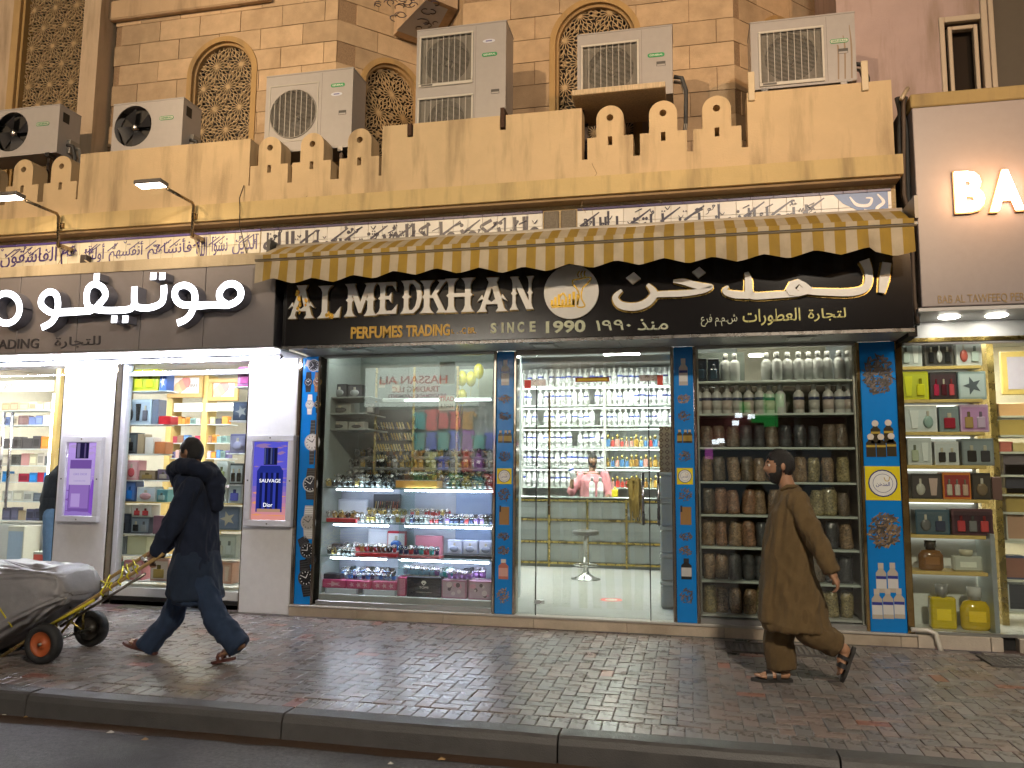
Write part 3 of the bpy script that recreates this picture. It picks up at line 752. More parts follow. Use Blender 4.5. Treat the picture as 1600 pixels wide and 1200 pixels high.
flood(7.0, 9.0, (2.2, 0, 7.2), 3100, (1., .57, .27), 32, .7, 'orange floodlight on the opposite roof edge, rightmost of three')
# street lamp on the far pavement
SL = thing('street_lamp', 'warm street lamp on a steel pole across the street', 'street lamp', (2.5, -11.5, ROADZ))
MB().tube([(2.5, -11.5, ROADZ), (2.5, -11.5, 6.4), (2.5, -11.2, 7.0), (2.5, -10.3, 7.2)], [.09, .06, .05, .04], 10, (.3, .3, .3), 'metal').build('pole', SL)
MB().cbox(2.3, 2.7, -10.6, -9.9, 7.17, 7.27, (.25, .25, .25), 'satin', .03).build('head', SL); MB().box(2.35, 2.65, -10.5, -10.0, 7.155, 7.165, (40, 30, 20), 'glow').build('lens', SL)
ld = bpy.data.lights.new('street_light', 'AREA'); ld.size = .5; ld.energy = 850; ld.color = (1, .86, .68)
lo = bpy.data.objects.new('street_light', ld); col.objects.link(lo); lo.parent = SL; lo.location = (0, 1.25, 7.13 - ROADZ); lo.rotation_euler = (R_(25), 0, R_(10))
# ------------------------------------------------------------------ air conditioner outdoor units
GREY = (.37, .345, .33)
def badge(m, xc, zc, w_, y, filled=True):
    h = w_ * .26; r_ = h / 2
    def pill(g_): return [(xc + sx * (w_ / 2 - r_) + (r_ - g_) * math.cos(a_), zc + (r_ - g_) * math.sin(a_)) for sx, a0 in ((1, -90), (-1, 90)) for a_ in [R_(a0 + 180 * k / 8) for k in range(9)]]
    m.prism([pill(0)], y - .003, y, (.03, .28, .1), 'satin')
    if not filled: m.prism([pill(.007)], y - .0045, y, (.6, .6, .5), 'satin')
    m.text('GENERAL', xc - w_ * .4, xc + w_ * .4, zc - h * .22, zc + h * .22, y - (.003 if filled else .0045), .002, (.75, .78, .7) if filled else (.03, .25, .1), 'satin', .01)
def fan(m, xc, zc, r_, y, cc=(.03, .028, .026), hub=(.12, .11, .1), blades=3):
    m.prism([[(xc + r_ * math.cos(2 * math.pi * k / 28), zc + r_ * math.sin(2 * math.pi * k / 28)) for k in range(28)]], y + .09, y + .1, (.02, .018, .016), 'matte')
    for b_ in range(blades):
        a0 = b_ * 2 * math.pi / blades + .4; vs = []; fs = []
        for k in range(7):
            rr = lerp(.14, .93, k / 6) * r_
            for e, dy in ((-.55 + .1 * k / 6, .02), (.45, .07)):
                vs.append((xc + rr * math.cos(a0 + e), y + dy, zc + rr * math.sin(a0 + e)))
        for k in range(6): fs.append((2 * k, 2 * k + 1, 2 * k + 3, 2 * k + 2))
        m.raw(vs, fs, cc, 'satin', True)
    m.lathe([(0, .0), (r_ * .1, .002), (r_ * .17, .015), (r_ * .18, .06)], 14, c=hub, m='metal', M=Matrix.Translation((xc, y + .005, zc)) @ Matrix.Rotation(-math.pi / 2, 4, 'X'))
def grille(m, x0, x1, z0, z1, y, cc, nv=8, dz=.016, round_=None):
    def inside(x, z): return round_ is None or (x - round_[0]) ** 2 + (z - round_[1]) ** 2 < round_[2] ** 2
    n = int((z1 - z0) / dz)
    for k in range(1, n):
        z = z0 + k * dz
        if round_ is None: a_, b_ = x0, x1
        else:
            q = round_[2] ** 2 - (z - round_[1]) ** 2
            if q <= 0: continue
            a_, b_ = round_[0] - math.sqrt(q), round_[0] + math.sqrt(q)
        m.box(a_, b_, y, y + .004, z - .0022, z + .0022, cc, 'satin')
    for k in range(1, nv):
        x = lerp(x0, x1, k / nv)
        if round_ is None: a_, b_ = z0, z1
        else:
            q = round_[2] ** 2 - (x - round_[0]) ** 2
            if q <= 0: continue
            a_, b_ = round_[1] - math.sqrt(q), round_[1] + math.sqrt(q)
        m.box(x - .0028, x + .0028, y - .005, y - .0005, a_, b_, (.5, .47, .42), 'satin')
def shell(x0, x1, y0, y1, z0, z1, openings, c=GREY, t=.015):
    """sheet metal casing: front with openings, sides, top, bottom, back"""
    m = MB(); L = [(x0, z0), (x1, z0), (x1, z1), (x0, z1)]
    m.prism([L] + openings, y0, y0 + .012, c, 'satin')
    m.box(x0, x0 + t, y0 + .012, y1, z0, z1, c, 'satin').box(x1 - t, x1, y0 + .012, y1, z0, z1, c, 'satin').box(x0 + t, x1 - t, y0 + .012, y1, z1 - t, z1, c, 'satin').box(x0 + t, x1 - t, y0 + .012, y1, z0, z0 + t, c, 'satin').box(x0 + t, x1 - t, y1 - .01, y1, z0 + t, z1 - t, (.1, .1, .1), 'satin')
    m.cbox(x0 - .006, x1 + .006, y0 - .004, y1 + .004, z1, z1 + .022, c, 'satin', .006)
    return m
def circ(xc, zc, r_, n=28): return [(xc + r_ * math.cos(-2 * math.pi * k / n), zc + r_ * math.sin(-2 * math.pi * k / n)) for k in range(n)]
def rect(x0, x1, z0, z1): return [(x0, z0), (x0, z1), (x1, z1), (x1, z0)]
def feet(t, x0, x1, y0, y1, z0):
    for x in (x0 + .12, x1 - .12): B(x - .03, x + .03, y0 - .02, y1 + .02, z0 - .05, z0, (.2, .19, .18), 'metal').build('foot_rail', t)
    # steel stand down to the roof slab
        
    for x in (x0 + .12, x1 - .12):
        for y in (y0 + .03, y1 - .03): B(x - .02, x + .02, y - .02, y + .02, 4.55, z0 - .05, (.12, .1, .09), 'metal').build('stand_leg', t)
def pipes(t, x, y, z):
    m = MB()
    for k in range(2): m.tube([(x - .01, y - .1 * k, z), (x + .07, y - .1 * k, z - .02), (x + .11, y - .1 * k, z - .16), (x + .1, y - .05, z - .5), (x + .02, y + .2, 4.6)], .022, 7, (.05, .05, .05) if k else (.4, .38, .34), 'rubber')
    m.build('refrigerant_pipe', t)
AY0, AY1 = -.25, .1
def ac_fan_open(pl, pr, pt, pb, fx, fr, bx, label, seed):
    x0, x1 = PY(pl, pb, AY0).x, PY(pr, pb - 8, AY0).x; z1 = PY(pl, pt, AY0).z; z0 = z1 - .6
    t = thing('air_conditioner_unit', label, 'air conditioner', ((x0 + x1) / 2, AY0, z0), 'air conditioner units behind the parapet')
    fxc = PY(fx, 205, AY0).x; zc = (z0 + z1) / 2 + .02; r_ = .255
    shell(x0, x1, AY0, AY1, z0, z1, [circ(fxc, zc, r_)], (.45, .42, .4)).build('casing', t)
    m = MB(); fan(m, fxc, zc, r_ - .005, AY0 + .005, (.025, .025, .028), (.75, .72, .66), 4); m.build('fan', t)
    m = MB(); badge(m, PY(bx, 205, AY0).x, zc + .06, .19, AY0, False); m.build('badge', t)
    m = MB().box(x1 - .001, x1 + .004, AY0 + .06, AY0 + .16, z1 - .18, z1 - .06, (.02, .02, .02)); m.build('grip_recess', t); m = MB().box(x1, x1 + .05, AY1 - .2, AY1 - .05, z0 + .05, z0 + .22, (.3, .28, .25), 'satin'); m.build('valve_cover', t)
    feet(t, x0, x1, AY0, AY1, z0); pipes(t, x1 + .02, AY1 - .1, z0 + .15)
ac_fan_open(-60, 87, 181, 262, 17, 37, 66, 'outdoor air conditioner with black open fan, leftmost, cut by the picture edge', 1)
ac_fan_open(173, 283, 166, 236, 207, 33, 259, 'outdoor air conditioner with black open fan on the plain parapet block', 2)
def ac_grille(pl, pr, pt, z0, gl, gr, gt, gb, bx, bz, label, roundg=False, two=None, filled=True, oval=None, ay=AY0, stand=True, stain=False):
    zt = lambda px, py: PY(px, py, ay).z
    x0, x1 = PY(pl, pt, ay).x, PY(pr, pt - 8, ay).x; z1 = zt(pl, pt)
    t = thing('air_conditioner_unit', label, 'air conditioner', ((x0 + x1) / 2, ay, z0), 'air conditioner units behind the parapet')
    a_, b_ = PY(gl, gt, ay).x, PY(gr, gt, ay).x; e, f = zt(gl, gb), zt(gl, gt); G = [(a_, b_, e, f)] + ([two] if two else [])
    ops = []
    for q in G:
        if roundg: ops.append(circ((q[0] + q[1]) / 2, (q[2] + q[3]) / 2 - .02, min(q[1] - q[0], q[3] - q[2]) / 2 - .01))
        else: ops.append(rect(*q))
    shell(x0, x1, ay, ay + .36, z0, z1, ops).build('casing', t)
    for q in G:
        xc, zc = (q[0] + q[1]) / 2, (q[2] + q[3]) / 2 - (.02 if roundg else 0); rr = min(q[1] - q[0], q[3] - q[2]) / 2 - .01
        m = MB(); fan(m, xc, zc, rr - .012, ay + .06); m.build('fan', t)
        m = MB()
        if roundg:
            grille(m, q[0], q[1], q[2], q[3], ay - .004, (.22, .2, .17), 9, .015, (xc, zc, rr))
            m.tube([(xc + rr * math.cos(2 * math.pi * k / 28), ay - .006, zc + rr * math.sin(2 * math.pi * k / 28)) for k in range(28)], .007, 5, (.3, .28, .25), 'satin', closed=True)
            for aa, bb, cc_, dd in ((q[0] - .01, q[1] + .01, q[3] + .005, q[3] + .02), (q[0] - .01, q[1] + .01, q[2] - .03, q[2] - .015), (q[0] - .01, q[0] + .005, q[2] - .015, q[3] + .005), (q[1] - .005, q[1] + .01, q[2] - .015, q[3] + .005)): m.box(aa, bb, ay - .006, ay - .0005, cc_, dd, (.42, .4, .36), 'satin')
        else:
            MBk = MB().prism([[(q[0], q[2]), (q[1], q[2]), (q[1], q[3]), (q[0], q[3])], circ(xc, zc, rr)], ay + .03, ay + .04, (.22, .2, .17), 'satin'); MBk.build('fan_ring', t)
            grille(m, q[0], q[1], q[2], q[3], ay - .004, (.27, .25, .21), 9, .0135)
            k = .022
            for aa, bb, cc_, dd in ((q[0] - k, q[1] + k, q[3], q[3] + k), (q[0] - k, q[1] + k, q[2] - k * 1.6, q[2]), (q[0] - k, q[0], q[2], q[3]), (q[1], q[1] + k, q[2], q[3])): m.cbox(aa, bb, ay - .016, ay - .0005, cc_, dd, (.55, .52, .46), 'satin', .004)
            m.box(q[0] + .01, q[0] + .14, ay - .019, ay - .0165, q[2] - k * 1.25, q[2] - .008, (.1, .09, .08), 'satin')
        m.build('fan_grille', t)
    m = MB(); badge(m, PY(bx, bz, ay).x, zt(bx, bz), .17, ay, filled); m.build('badge', t)
    if oval:
        ox, oz = PY(*oval, ay).x, zt(*oval); m = MB().prism([[(ox + .07 * math.cos(k * .4488), oz + .022 * math.sin(k * .4488)) for k in range(14)]], ay - .003, ay, (.6, .62, .7), 'satin'); m.box(ox - .035, ox + .035, ay - .005, ay - .003, oz - .006, oz + .006, (.1, .1, .3), 'satin'); m.build('oval_badge', t)
    xg = b_ + .05
    m = MB().box(xg - .003, xg, ay - .001, ay + .001, z0 + .02, z1 - .01, (.15, .14, .12)).box(x1 - .16, x1 - .07, ay - .002, ay, z0 + .42 * (z1 - z0), z0 + .42 * (z1 - z0) + .05, (.08, .075, .07)).box(x1 - .155, x1 - .075, ay - .006, ay - .002, z0 + .42 * (z1 - z0), z0 + .42 * (z1 - z0) + .018, GREY, 'satin'); m.build('panel_seam', t)
    if stain:
        m = MB()
        for k in range(3): xx = x1 - .05 - .06 * k; m.stroke([(xx, z1 - .12 - .1 * k), (xx + .012, z1 - .35), (xx + .004, z0 + .03)], [.006, .016, .012], ay - .0015, ay, (.28, .2, .13), 'matte')
        m.build('rust_streak', t)
    if stand: feet(t, x0, x1, ay, ay + .36, z0)
    pipes(t, x1 + .02, ay + .25, z0 + .25)
    return t, x0, x1
ac_grille(417, 552, 122, 5.13, 423, 497, 138, 220, 528, 133, 'grey outdoor air conditioner with round wire grille behind three merlons', True, oval=(526, 147))
a_, b_ = PY(658, 60, AY0).x, PY(738, 60, AY0).x
ac_grille(652, 791, 50, 5.0, 659, 737, 61, 133, 765, 85, 'tall grey outdoor air conditioner with two stacked fans', two=(a_, b_, 5.15, PY(660, 157, AY0).z), oval=(764, 64))
t, x0, x1 = ac_grille(902, 1050, 57, PY(902, 163, AY0).z, 911, 995, 75, 147, 1025, 86, 'grey outdoor air conditioner standing on a board over the right group of merlons', filled=True, stand=False, ay=-.3)
z0 = PY(902, 163, -.3).z
MB().cbox(PY(893, 170, -.62).x, PY(1040, 160, -.62).x, -.62, .12, z0 - .06, z0 - .002, (.55, .42, .26), 'wood', .006).build('support_board', t)
for x in (x0 + .05, x1 - .2):
    for y in (-.26, .06): B(x - .02, x + .02, y - .02, y + .02, 4.55, z0 - .06, (.06, .05, .05), 'metal').build('stand_leg', t)
z6 = PY(1175, 143, -.3).z
t, x0, x1 = ac_grille(1172, 1335, 38, z6 + .012, 1188, 1283, 54, 131, 1311, 64, 'weathered rust-streaked outdoor air conditioner at the right end of the parapet', filled=False, stand=True, ay=-.3, stain=True)
for px in (1174, 1352): xx = PY(px, 130, -.57).x; CB(xx - .03, xx + .03, -.572, -.551, z6 - .22, z6 + .07, (.6, .48, .3), 'satin', .004).build('clamp', t)

# ------------------------------------------------------------------ arm floodlights over the left shop sign
def arm_lamp(pbase, pelb, phead, label):
    b_ = PY(*pbase, -.66); e = PY(*pelb, -.66); h = PY(*phead, -1.3)
    t = thing('arm_floodlight', label, 'floodlight', (b_.x, b_.y, b_.z), 'floodlights on arms above the left shop sign')
    m = MB().tube([(b_.x, -.66, b_.z - .05), (e.x, -.66, e.z - .03), (e.x, -.69, e.z), (e.x, -1.12, e.z + .0)], .017, 8, (.35, .27, .17), 'metal')
    m.box(b_.x - .03, b_.x + .03, -.645, -.46, b_.z - .06, b_.z - .02, (.3, .22, .14), 'metal').box(b_.x - .03, b_.x + .03, -.645, -.62, 4.28, 4.34, (.3, .22, .14), 'metal'); m.build('arm', t)
    hx = e.x; z = e.z - .02
    M_ = Matrix.Translation((hx - .04, -1.28, z)) @ Matrix.Rotation(R_(-4), 4, 'X')
    MB().cbox(-.19, .13, -.07, .07, 0, .045, (.12, .11, .1), 'satin', .01, M_).build('housing', t)
    MB().box(-.17, .11, -.055, .055, -.006, -.001, (14, 11.5, 9), 'glow', M_).build('lens', t)
    ld = bpy.data.lights.new('lamp_light', 'AREA'); ld.shape = 'RECTANGLE'; ld.size = .25; ld.size_y = .2; ld.energy = 5; ld.color = (1, .78, .52); ld.spread = R_(150)
    lo = bpy.data.objects.new('lamp_light', ld); col.objects.link(lo); lo.parent = t; lo.location = (hx - .04 - b_.x, -1.28 + .66 , z - .02 - b_.z); lo.rotation_euler = (R_(28), 0, 0)
arm_lamp((300, 362), (303, 318), (240, 299), 'lit floodlight on a bent arm above the middle of the left shop sign')
arm_lamp((91, 378), (92, 335), (30, 316), 'lit floodlight on a bent arm at the left picture edge')

# ------------------------------------------------------------------ awning
AW = thing('awning', 'yellow and cream striped awning with scalloped valance over the black sign', 'awning', (-1.1, -.95, 3.68))
ax0, ax1 = -4.28, 1.90; AYF, AYR = -.95, -.47; AZF, AZR = 3.69, 3.975
YEL, CRM = (.36, .225, .03), (.5, .415, .29)
ns = 68; sw = (ax1 - ax0) / ns
m = MB(); v = MB(); nseg = 6
for i in range(ns):
    xa, xb = ax0 + i * sw, ax0 + (i + 1) * sw; c = YEL if i % 2 else CRM
    for k in range(nseg):
        t0, t1 = k / nseg, (k + 1) / nseg
        def cp(x, t): 
            end = max(0, 1 - (x - ax0) / .1) * .0
            return (x, lerp(AYR, AYF, t), lerp(AZR, AZF, t) + .02 * math.sin(math.pi * t) + .006 * math.sin(x * 5 + t * 4))
        m.raw([cp(xa, t0), cp(xa, t1), cp(xb, t1), cp(xb, t0)], [(0, 1, 2, 3)], c, 'awning_cloth', True)
    # valance: hanging strip with waves in and out and a scalloped lower edge
    for k in range(4):
        t0, t1 = k / 4, (k + 1) / 4
        def vp(x, t):
            s_ = ((x - ax0) / .43) % 1.0; drop = .185 + .05 * abs(s_ - .5) * 2 ** 1 * (1 if True else 0) + .012 * math.sin(x * 3.1)
            if x > ax1 - .35: drop += .03
            return (x, AYF - .012 + .012 * t * math.sin(x * 14.6 + .8) - .02 * t, AZF - .028 - drop * t + .006 * math.sin(x * 2.2))
        xm_ = (xa + xb) / 2
        v.raw([vp(xa, t0), vp(xa, t1), vp(xm_, t1), vp(xb, t1), vp(xb, t0), vp(xm_, t0)], [(0, 1, 2, 5), (5, 2, 3, 4)], c, 'awning_cloth', True)
m.build('canopy', AW); v.build('valance', AW)
fb = MB().cbox(ax0 - .01, ax1 + .03, AYF - .03, AYF + .03, AZF - .03, AZF + .012, (.3, .24, .15), 'satin', .01)
for i in range(ns):
    xa, xb = ax0 + i * sw, ax0 + (i + 1) * sw; fb.box(xa, xb, AYF - .034, AYF - .031, AZF - .01, AZF + .035, YEL if i % 2 else CRM, 'awning_cloth')
fb.box(ax0, ax1, AYF - .037, AYF - .035, AZF - .016, AZF - .010, (.03, .025, .02))
fb.build('front_bar', AW)
m = MB().tube([(ax0 - .01, -.52, 3.93), (ax1 + .02, -.52, 3.93)], .04, 10, (.5, .45, .38), 'satin')
for x in (ax0 + .05, ax1 - .05): m.box(x - .02, x + .02, -.9, -.5, 3.62, 3.66, (.5, .45, .38), 'satin')
m.build('roller_tube', AW)
m = MB().box(ax0 - .06, ax0 - .02, -.66, -.46, 3.83, 3.99, (.03, .03, .03), 'satin'); m.build('bracket', AW); m = MB().box(ax1 + .03, ax1 + .06, -.9, -.5, 3.75, 3.95, (.3, .25, .18), 'satin'); m.build('bracket', AW)

# ------------------------------------------------------------------ black sign of the middle shop
SY = -.65; sx0, sx1, sz0, sz1 = -4.13, 1.95, 2.835, 3.82
AS = thing('shop_sign', 'long black sign AL MEDKHAN with pale metal letters under the awning', 'sign', ((sx0 + sx1) / 2, SY, sz0))
CB(sx0, sx1, SY, FRY + .01, sz0, sz1, (.012, .011, .012), 'gloss', .008).build('board', AS)
m = MB().box(sx0, sx1, SY - .006, SY + .02, sz0 - .03, sz0 - .001, (.16, .15, .14), 'metal'); m.build('bottom_trim', AS)
PALE = (.74, .72, .68)
def SP(px, py): p = PY(px, py, SY); return (p.x, p.z)
def rectL(a_, b_): return None
LH = {}
# display capitals with spurred stems, drawn on a 0..1 by 0..1 cell: polygons (outline, holes...)
def stem(x, w_=.2, f=.16, spur=True, z0=0., z1=1.):
    a_, b_ = x - w_ / 2, x + w_ / 2; h = z1 - z0
    P = [(a_ - f, z0), (b_ + f, z0), (b_ + f * .3, z0 + .09 * h), (b_, z0 + .2 * h)]
    if spur: P += [(b_, z0 + .44 * h), (b_ + f * .55, z0 + .5 * h), (b_, z0 + .56 * h)]
    P += [(b_, z0 + .8 * h), (b_ + f * .3, z0 + .91 * h), (b_ + f, z1), (a_ - f, z1), (a_ - f * .3, z0 + .91 * h), (a_, z0 + .8 * h)]
    if spur: P += [(a_, z0 + .56 * h), (a_ - f * .55, z0 + .5 * h), (a_, z0 + .44 * h)]
    P += [(a_, z0 + .2 * h), (a_ - f * .3, z0 + .09 * h)]
    return [P]
LET = {
 'A': [[[(0, 0), (.34, 0), (.27, .1), (.3, .22), (.68, .22), (.7, .1), (.62, 0), (1, 0), (.9, .1), (.64, .86), (.72, 1), (.3, 1), (.38, .86), (.1, .1)], [(.36, .36), (.49, .72), (.6, .36), (.48, .28)]], [[(.0, .3), (.16, .38), (.26, .3), (.16, .5)]], [[(1., .3), (.84, .38), (.74, .3), (.84, .5)]]],
 'L': [stem(.3, .24, .2, False), [[(.3, 0), (.95, 0), (1, .34), (.84, .2), (.74, .1), (.3, .1)]]],
 'M': [stem(.14, .15, .12), stem(.84, .2, .12), [[(.08, 1), (.28, 1), (.5, .42), (.72, 1), (.82, 1), (.82, .86), (.54, .1), (.44, .1), (.14, .86)]]],
 'E': [stem(.3, .24, .18), [[(.3, 0), (.95, 0), (1, .3), (.86, .18), (.74, .1), (.3, .1)]], [[(.3, .9), (.74, .9), (.84, .82), (.94, .7), (.92, 1), (.3, 1)]], [[(.4, .46), (.6, .46), (.72, .34), (.72, .68), (.6, .56), (.4, .56)]]],
 'D': [stem(.26, .22, .16), [[(.26, 0), (.62, 0), (.88, .16), (1, .42), (1, .6), (.88, .85), (.62, 1), (.26, 1), (.26, .9), (.56, .9), (.7, .78), (.77, .6), (.77, .42), (.7, .22), (.56, .1), (.26, .1)]]],
 'K': [stem(.22, .22, .16), [[(.34, .46), (.7, .92), (.62, 1), (1, 1), (.9, .92), (.6, .58), (.9, .1), (1, 0), (.6, 0), (.68, .1), (.46, .46)]]],
 'H': [stem(.2, .2, .14), stem(.8, .2, .14), [[(.3, .45), (.7, .45), (.7, .56), (.3, .56)]]],
 'N': [stem(.16, .14, .12), stem(.86, .12, .1), [[(.04, 1), (.3, 1), (.84, .2), (.86, 0), (.7, 0), (.16, .82)]]],
}
def shrink(L, g_): 
    cx = sum(p[0] for p in L) / len(L); return L
# letter cells measured on the board: left, right, top, bottom at each letter
cells = [('A', 452, 495, 448, 498), ('L', 498, 536, 448, 497), ('M', 541, 590, 445, 494), ('E', 589, 624, 443, 491), ('D', 627, 662, 440, 490), ('K', 658, 702, 440, 489), ('H', 696, 743, 437, 488), ('A', 745, 796, 436, 487), ('N', 797, 836, 434, 484)]
for ch, a_, b_, tp, bt in cells:
    xa, z1_ = SP(a_ + (b_ - a_) * .05, tp); xb, z0_ = SP(b_ - (b_ - a_) * .05, bt); mk = MB()
    for kp, poly in enumerate(LET[ch]):
        loops = [[(lerp(xa, xb, p[0]), lerp(z0_, z1_, p[1])) for p in L] for L in poly]
        mk.prism(loops, SY - .035 - .0012 * kp, SY - .002, PALE, 'satin', side=(.4, .27, .1))
        cx = [sum(q[i] for q in loops[0]) / len(loops[0]) for i in (0, 1)]
        mk.prism([[(cx[0] + (p[0] - cx[0]) * 1.05 , cx[1] + (p[1] - cx[1]) * 1.05) for p in L] for L in loops], SY - .012 - .001 * kp, SY - .0015, (.35, .24, .08), 'metal')
    if a_ in (452, 498):                          # the two letters whose pale film has peeled off the gold
        q = random.Random(a_)
        for k in range(9 if a_ == 452 else 4):
            cx, cz = lerp(xa, xb, q.uniform(.25, .75)), lerp(z0_, z1_, q.uniform(.1, .85) if a_ == 452 else q.uniform(.02, .2)); r_ = q.uniform(.012, .03)
            mk.prism([[(cx + r_ * q.uniform(.4, 1.2) * math.cos(j * 1.047), cz + r_ * q.uniform(.6, 1.8) * math.sin(j * 1.047)) for j in range(6)]], SY - .041 - .0006 * k, SY - .035, (.75, .45, .08), 'metal')
    mk.build('letter', AS)
# round emblem with the burner drawing
ex, ez = SP(893, 457); er = .265
ring = [(ex + er * math.cos(2 * math.pi * k / 40), ez + er * math.sin(2 * math.pi * k / 40)) for k in range(40)]
em = MB().prism([ring], SY - .03, SY - .002, (.66, .64, .6), 'satin', side=(.4, .28, .1)).build('emblem', AS)
GO = (.45, .3, .05)
def EP(u, v_): return (ex + u * er, ez + v_ * er)
m = MB()
def es(pts, wd): m.stroke([EP(*p) for p in pts], [q * er for q in (wd if isinstance(wd, list) else [wd] * len(pts))], SY - .034, SY - .03, GO, 'metal')
es([(.05, .42), (.7, .5), (.62, .3), (.42, .1), (.38, -.25), (.5, -.55), (.22, -.55), (.3, -.2), (.24, .05), (.08, .28), (.05, .42)], .05)
for k in range(3): es([(.28 + k * .12, .52), (.24 + k * .12, .64), (.32 + k * .1, .76)], .05)
for k in range(7): x = -.7 + k * .13; es([(x, -.5), (x, -.28 + .1 * (k % 3))], .09)
es([(-.72, -.52), (.15, -.52)], .09); es([(.1, -.5), (.1, .0)], .1); es([(.24, -.5), (.24, -.1)], .08); es([(-.42, -.2), (-.3, -.05), (-.2, -.18)], .06)
m.build('emblem_drawing', em)
# small lettering
def line(body, a_, b_, tp, bt, c, bold=.012, d=.008, mt='satin'):
    xa, z1_ = SP(a_, tp); xb, z0_ = SP(b_, bt); return MB().text(body, xa, xb, z0_, z1_, SY - .001, d, c, mt, bold).build('lettering', AS)
GOLD = (.62, .36, .05)
for bd, a_, b_, t_, q in (('PERFUMES', 549, 629, 511, 527.5), ('TRADING', 635, 703, 508.5, 524.5)): line(bd, a_, b_, t_, q, GOLD, .03)
line('L', 706, 710, 515, 521, GOLD); line('.:', 714, 721, 518, 521, GOLD, .0); line('C BR.', 722, 744, 512.5, 521, GOLD)
LIM = (.5, .52, .36)
for ch, a_, b_ in (('S', 767, 776), ('I', 784, 787), ('N', 793, 803), ('C', 809, 819), ('E', 828, 837)): line(ch, a_, b_, 505 - (a_ - 767) * .04, 521 - (a_ - 767) * .04, LIM, .03)
line('1990', 853, 915, 502, 519.5, LIM, .03); line('٠٩٩١'[::-1], 931, 986, 501, 515.5, LIM, .01); line(arabic('منذ'), 996, 1044, 499, 515, LIM, .01)
GR2 = (.5, .46, .1)
line(arabic('العطورات'), 1160, 1251, 484, 507, GR2, .01); line(arabic('لتجارة'), 1262, 1322, 483, 501, GR2, .01); line(arabic('ش.م.م فرع'), 1095, 1152, 492, 509, LIM, .0)
# the big Arabic name: broad pen strokes with gilt edge
BRN_ = [0]
def brush(pts, wd):
    P = [SP(*p) for p in pts]; k = .0058; m = MB(); BRN_[0] += 1; e = .0012 * BRN_[0]
    m.stroke(P, [q * k * 1.22 + .012 for q in wd], SY - .012 - e * .7, SY - .0015, (.4, .27, .08), 'metal')
    m.stroke(P, [q * k for q in wd], SY - .04 - e, SY - .024, PALE, 'satin', side=(.4, .27, .1))
    return m
def diamond(px, py, r_):
    x, z = SP(px, py); k = .0058 * r_
    return MB().prism([[(x - k * 1.2, z + k * .1), (x - .1 * k, z - k), (x + k * 1.2, z - .1 * k), (x + .1 * k, z + k)]], SY - .04, SY - .002, PALE, 'satin', side=(.4, .27, .1))
brush([(1384, 412), (1380, 438), (1376, 459)], [13, 14, 9]).build('letter', AS)                                                       # alef
brush([(1349, 408), (1356, 428), (1352, 450), (1330, 458), (1290, 458), (1260, 456), (1246, 450)], [15, 11, 11, 12, 11, 10, 8]).build('letter', AS)  # lam
mo, mi = [SP(*p) for p in ((1226, 454), (1233, 442), (1246, 438), (1258, 444), (1268, 452), (1262, 461), (1246, 465), (1232, 463))], [SP(*p) for p in ((1241, 452), (1247, 446), (1253, 451), (1247, 457))]
MB().prism([mo, mi], SY - .053, SY - .03, PALE, 'satin', side=(.4, .27, .1)).prism([[(lerp(p[0], mo[0][0] + .12, -.07), lerp(p[1], sum(q[1] for q in mo) / 8, -.09)) for p in mo], mi], SY - .022, SY - .0015, (.4, .27, .08), 'metal').build('letter', AS)   # mim
brush([(1246, 461), (1215, 462), (1178, 464), (1170, 458), (1169, 440), (1166, 427)], [8, 11, 11, 12, 11, 6]).build('letter', AS)
brush([(1170, 463), (1150, 462), (1136, 459), (1132, 454), (1138, 449)], [11, 12, 10, 7, 3]).build('letter', AS)                       # dal
brush([(1052, 441), (1068, 442), (1090, 448), (1112, 449), (1098, 456), (1068, 460), (1040, 461), (1022, 462)], [4, 10, 11, 5, 8, 10, 10, 9]).build('letter', AS)  # kha
diamond(1092, 427, 9).build('letter_dot', AS)
brush([(1012, 446), (1022, 460), (1012, 474), (992, 481), (970, 478), (962, 466), (972, 455)], [5, 12, 13, 13, 12, 9, 4]).build('letter', AS)   # nun
diamond(990, 436, 10).build('letter_dot', AS)

# ------------------------------------------------------------------ left shop sign (grey panels, lit letters)
LY = -.78; lx0, lx1, lz0, lz1 = -9.2, -4.15, 2.82, 3.69
LS = thing('shop_sign', 'grey panel sign with glowing white rounded Arabic letters over the left shop', 'sign', ((lx0 + lx1) / 2, LY, lz0))
PAN = (.24, .215, .215)
def LP(px, py): p = PY(px, py, LY); return (p.x, p.z)
cuts = [lx0, LP(-80, 500)[0], LP(28, 500)[0], LP(121, 500)[0], LP(219, 500)[0], LP(318, 500)[0], lx1]
for i in range(len(cuts) - 1): CB(cuts[i] + .004, cuts[i + 1] - .004, LY, LY + .02, lz0, lz1, PAN, 'satin', .003).build('panel', LS)
B(lx0, lx1 - .002, LY + .02, FRY + .01, lz0 + .002, lz1 - .002, (.02, .02, .025), 'satin').build('back_box', LS)
m = MB().box(lx0, lx1, LY - .01, FRY + .02, lz1, lz1 + .12, (.55, .45, .3), 'plaster').build('cap', LS)
GLW = (5.2, 5.3, 5.6)
def neon(pts, k=4.6, closed=False, name='letter'):
    P = [LP(*p) for p in pts]; w_ = k * .0079 * 1.9; m = MB()
    m.stroke(P, w_, LY - .152, LY - .148, GLW, 'glow', sub=7); m.stroke(P, w_ * 1.04, LY - .148, LY - .005, (.16, .16, .2), 'satin', sub=7); return m.build(name, LS)
def ring_pts(cx, cy, rx, ry, n=12, a0=0): return [(cx + rx * math.cos(a0 + 2 * math.pi * k / n), cy + ry * math.sin(a0 + 2 * math.pi * k / n)) for k in range(n + 1)]
neon(ring_pts(27, 486, 21, 23, 14))
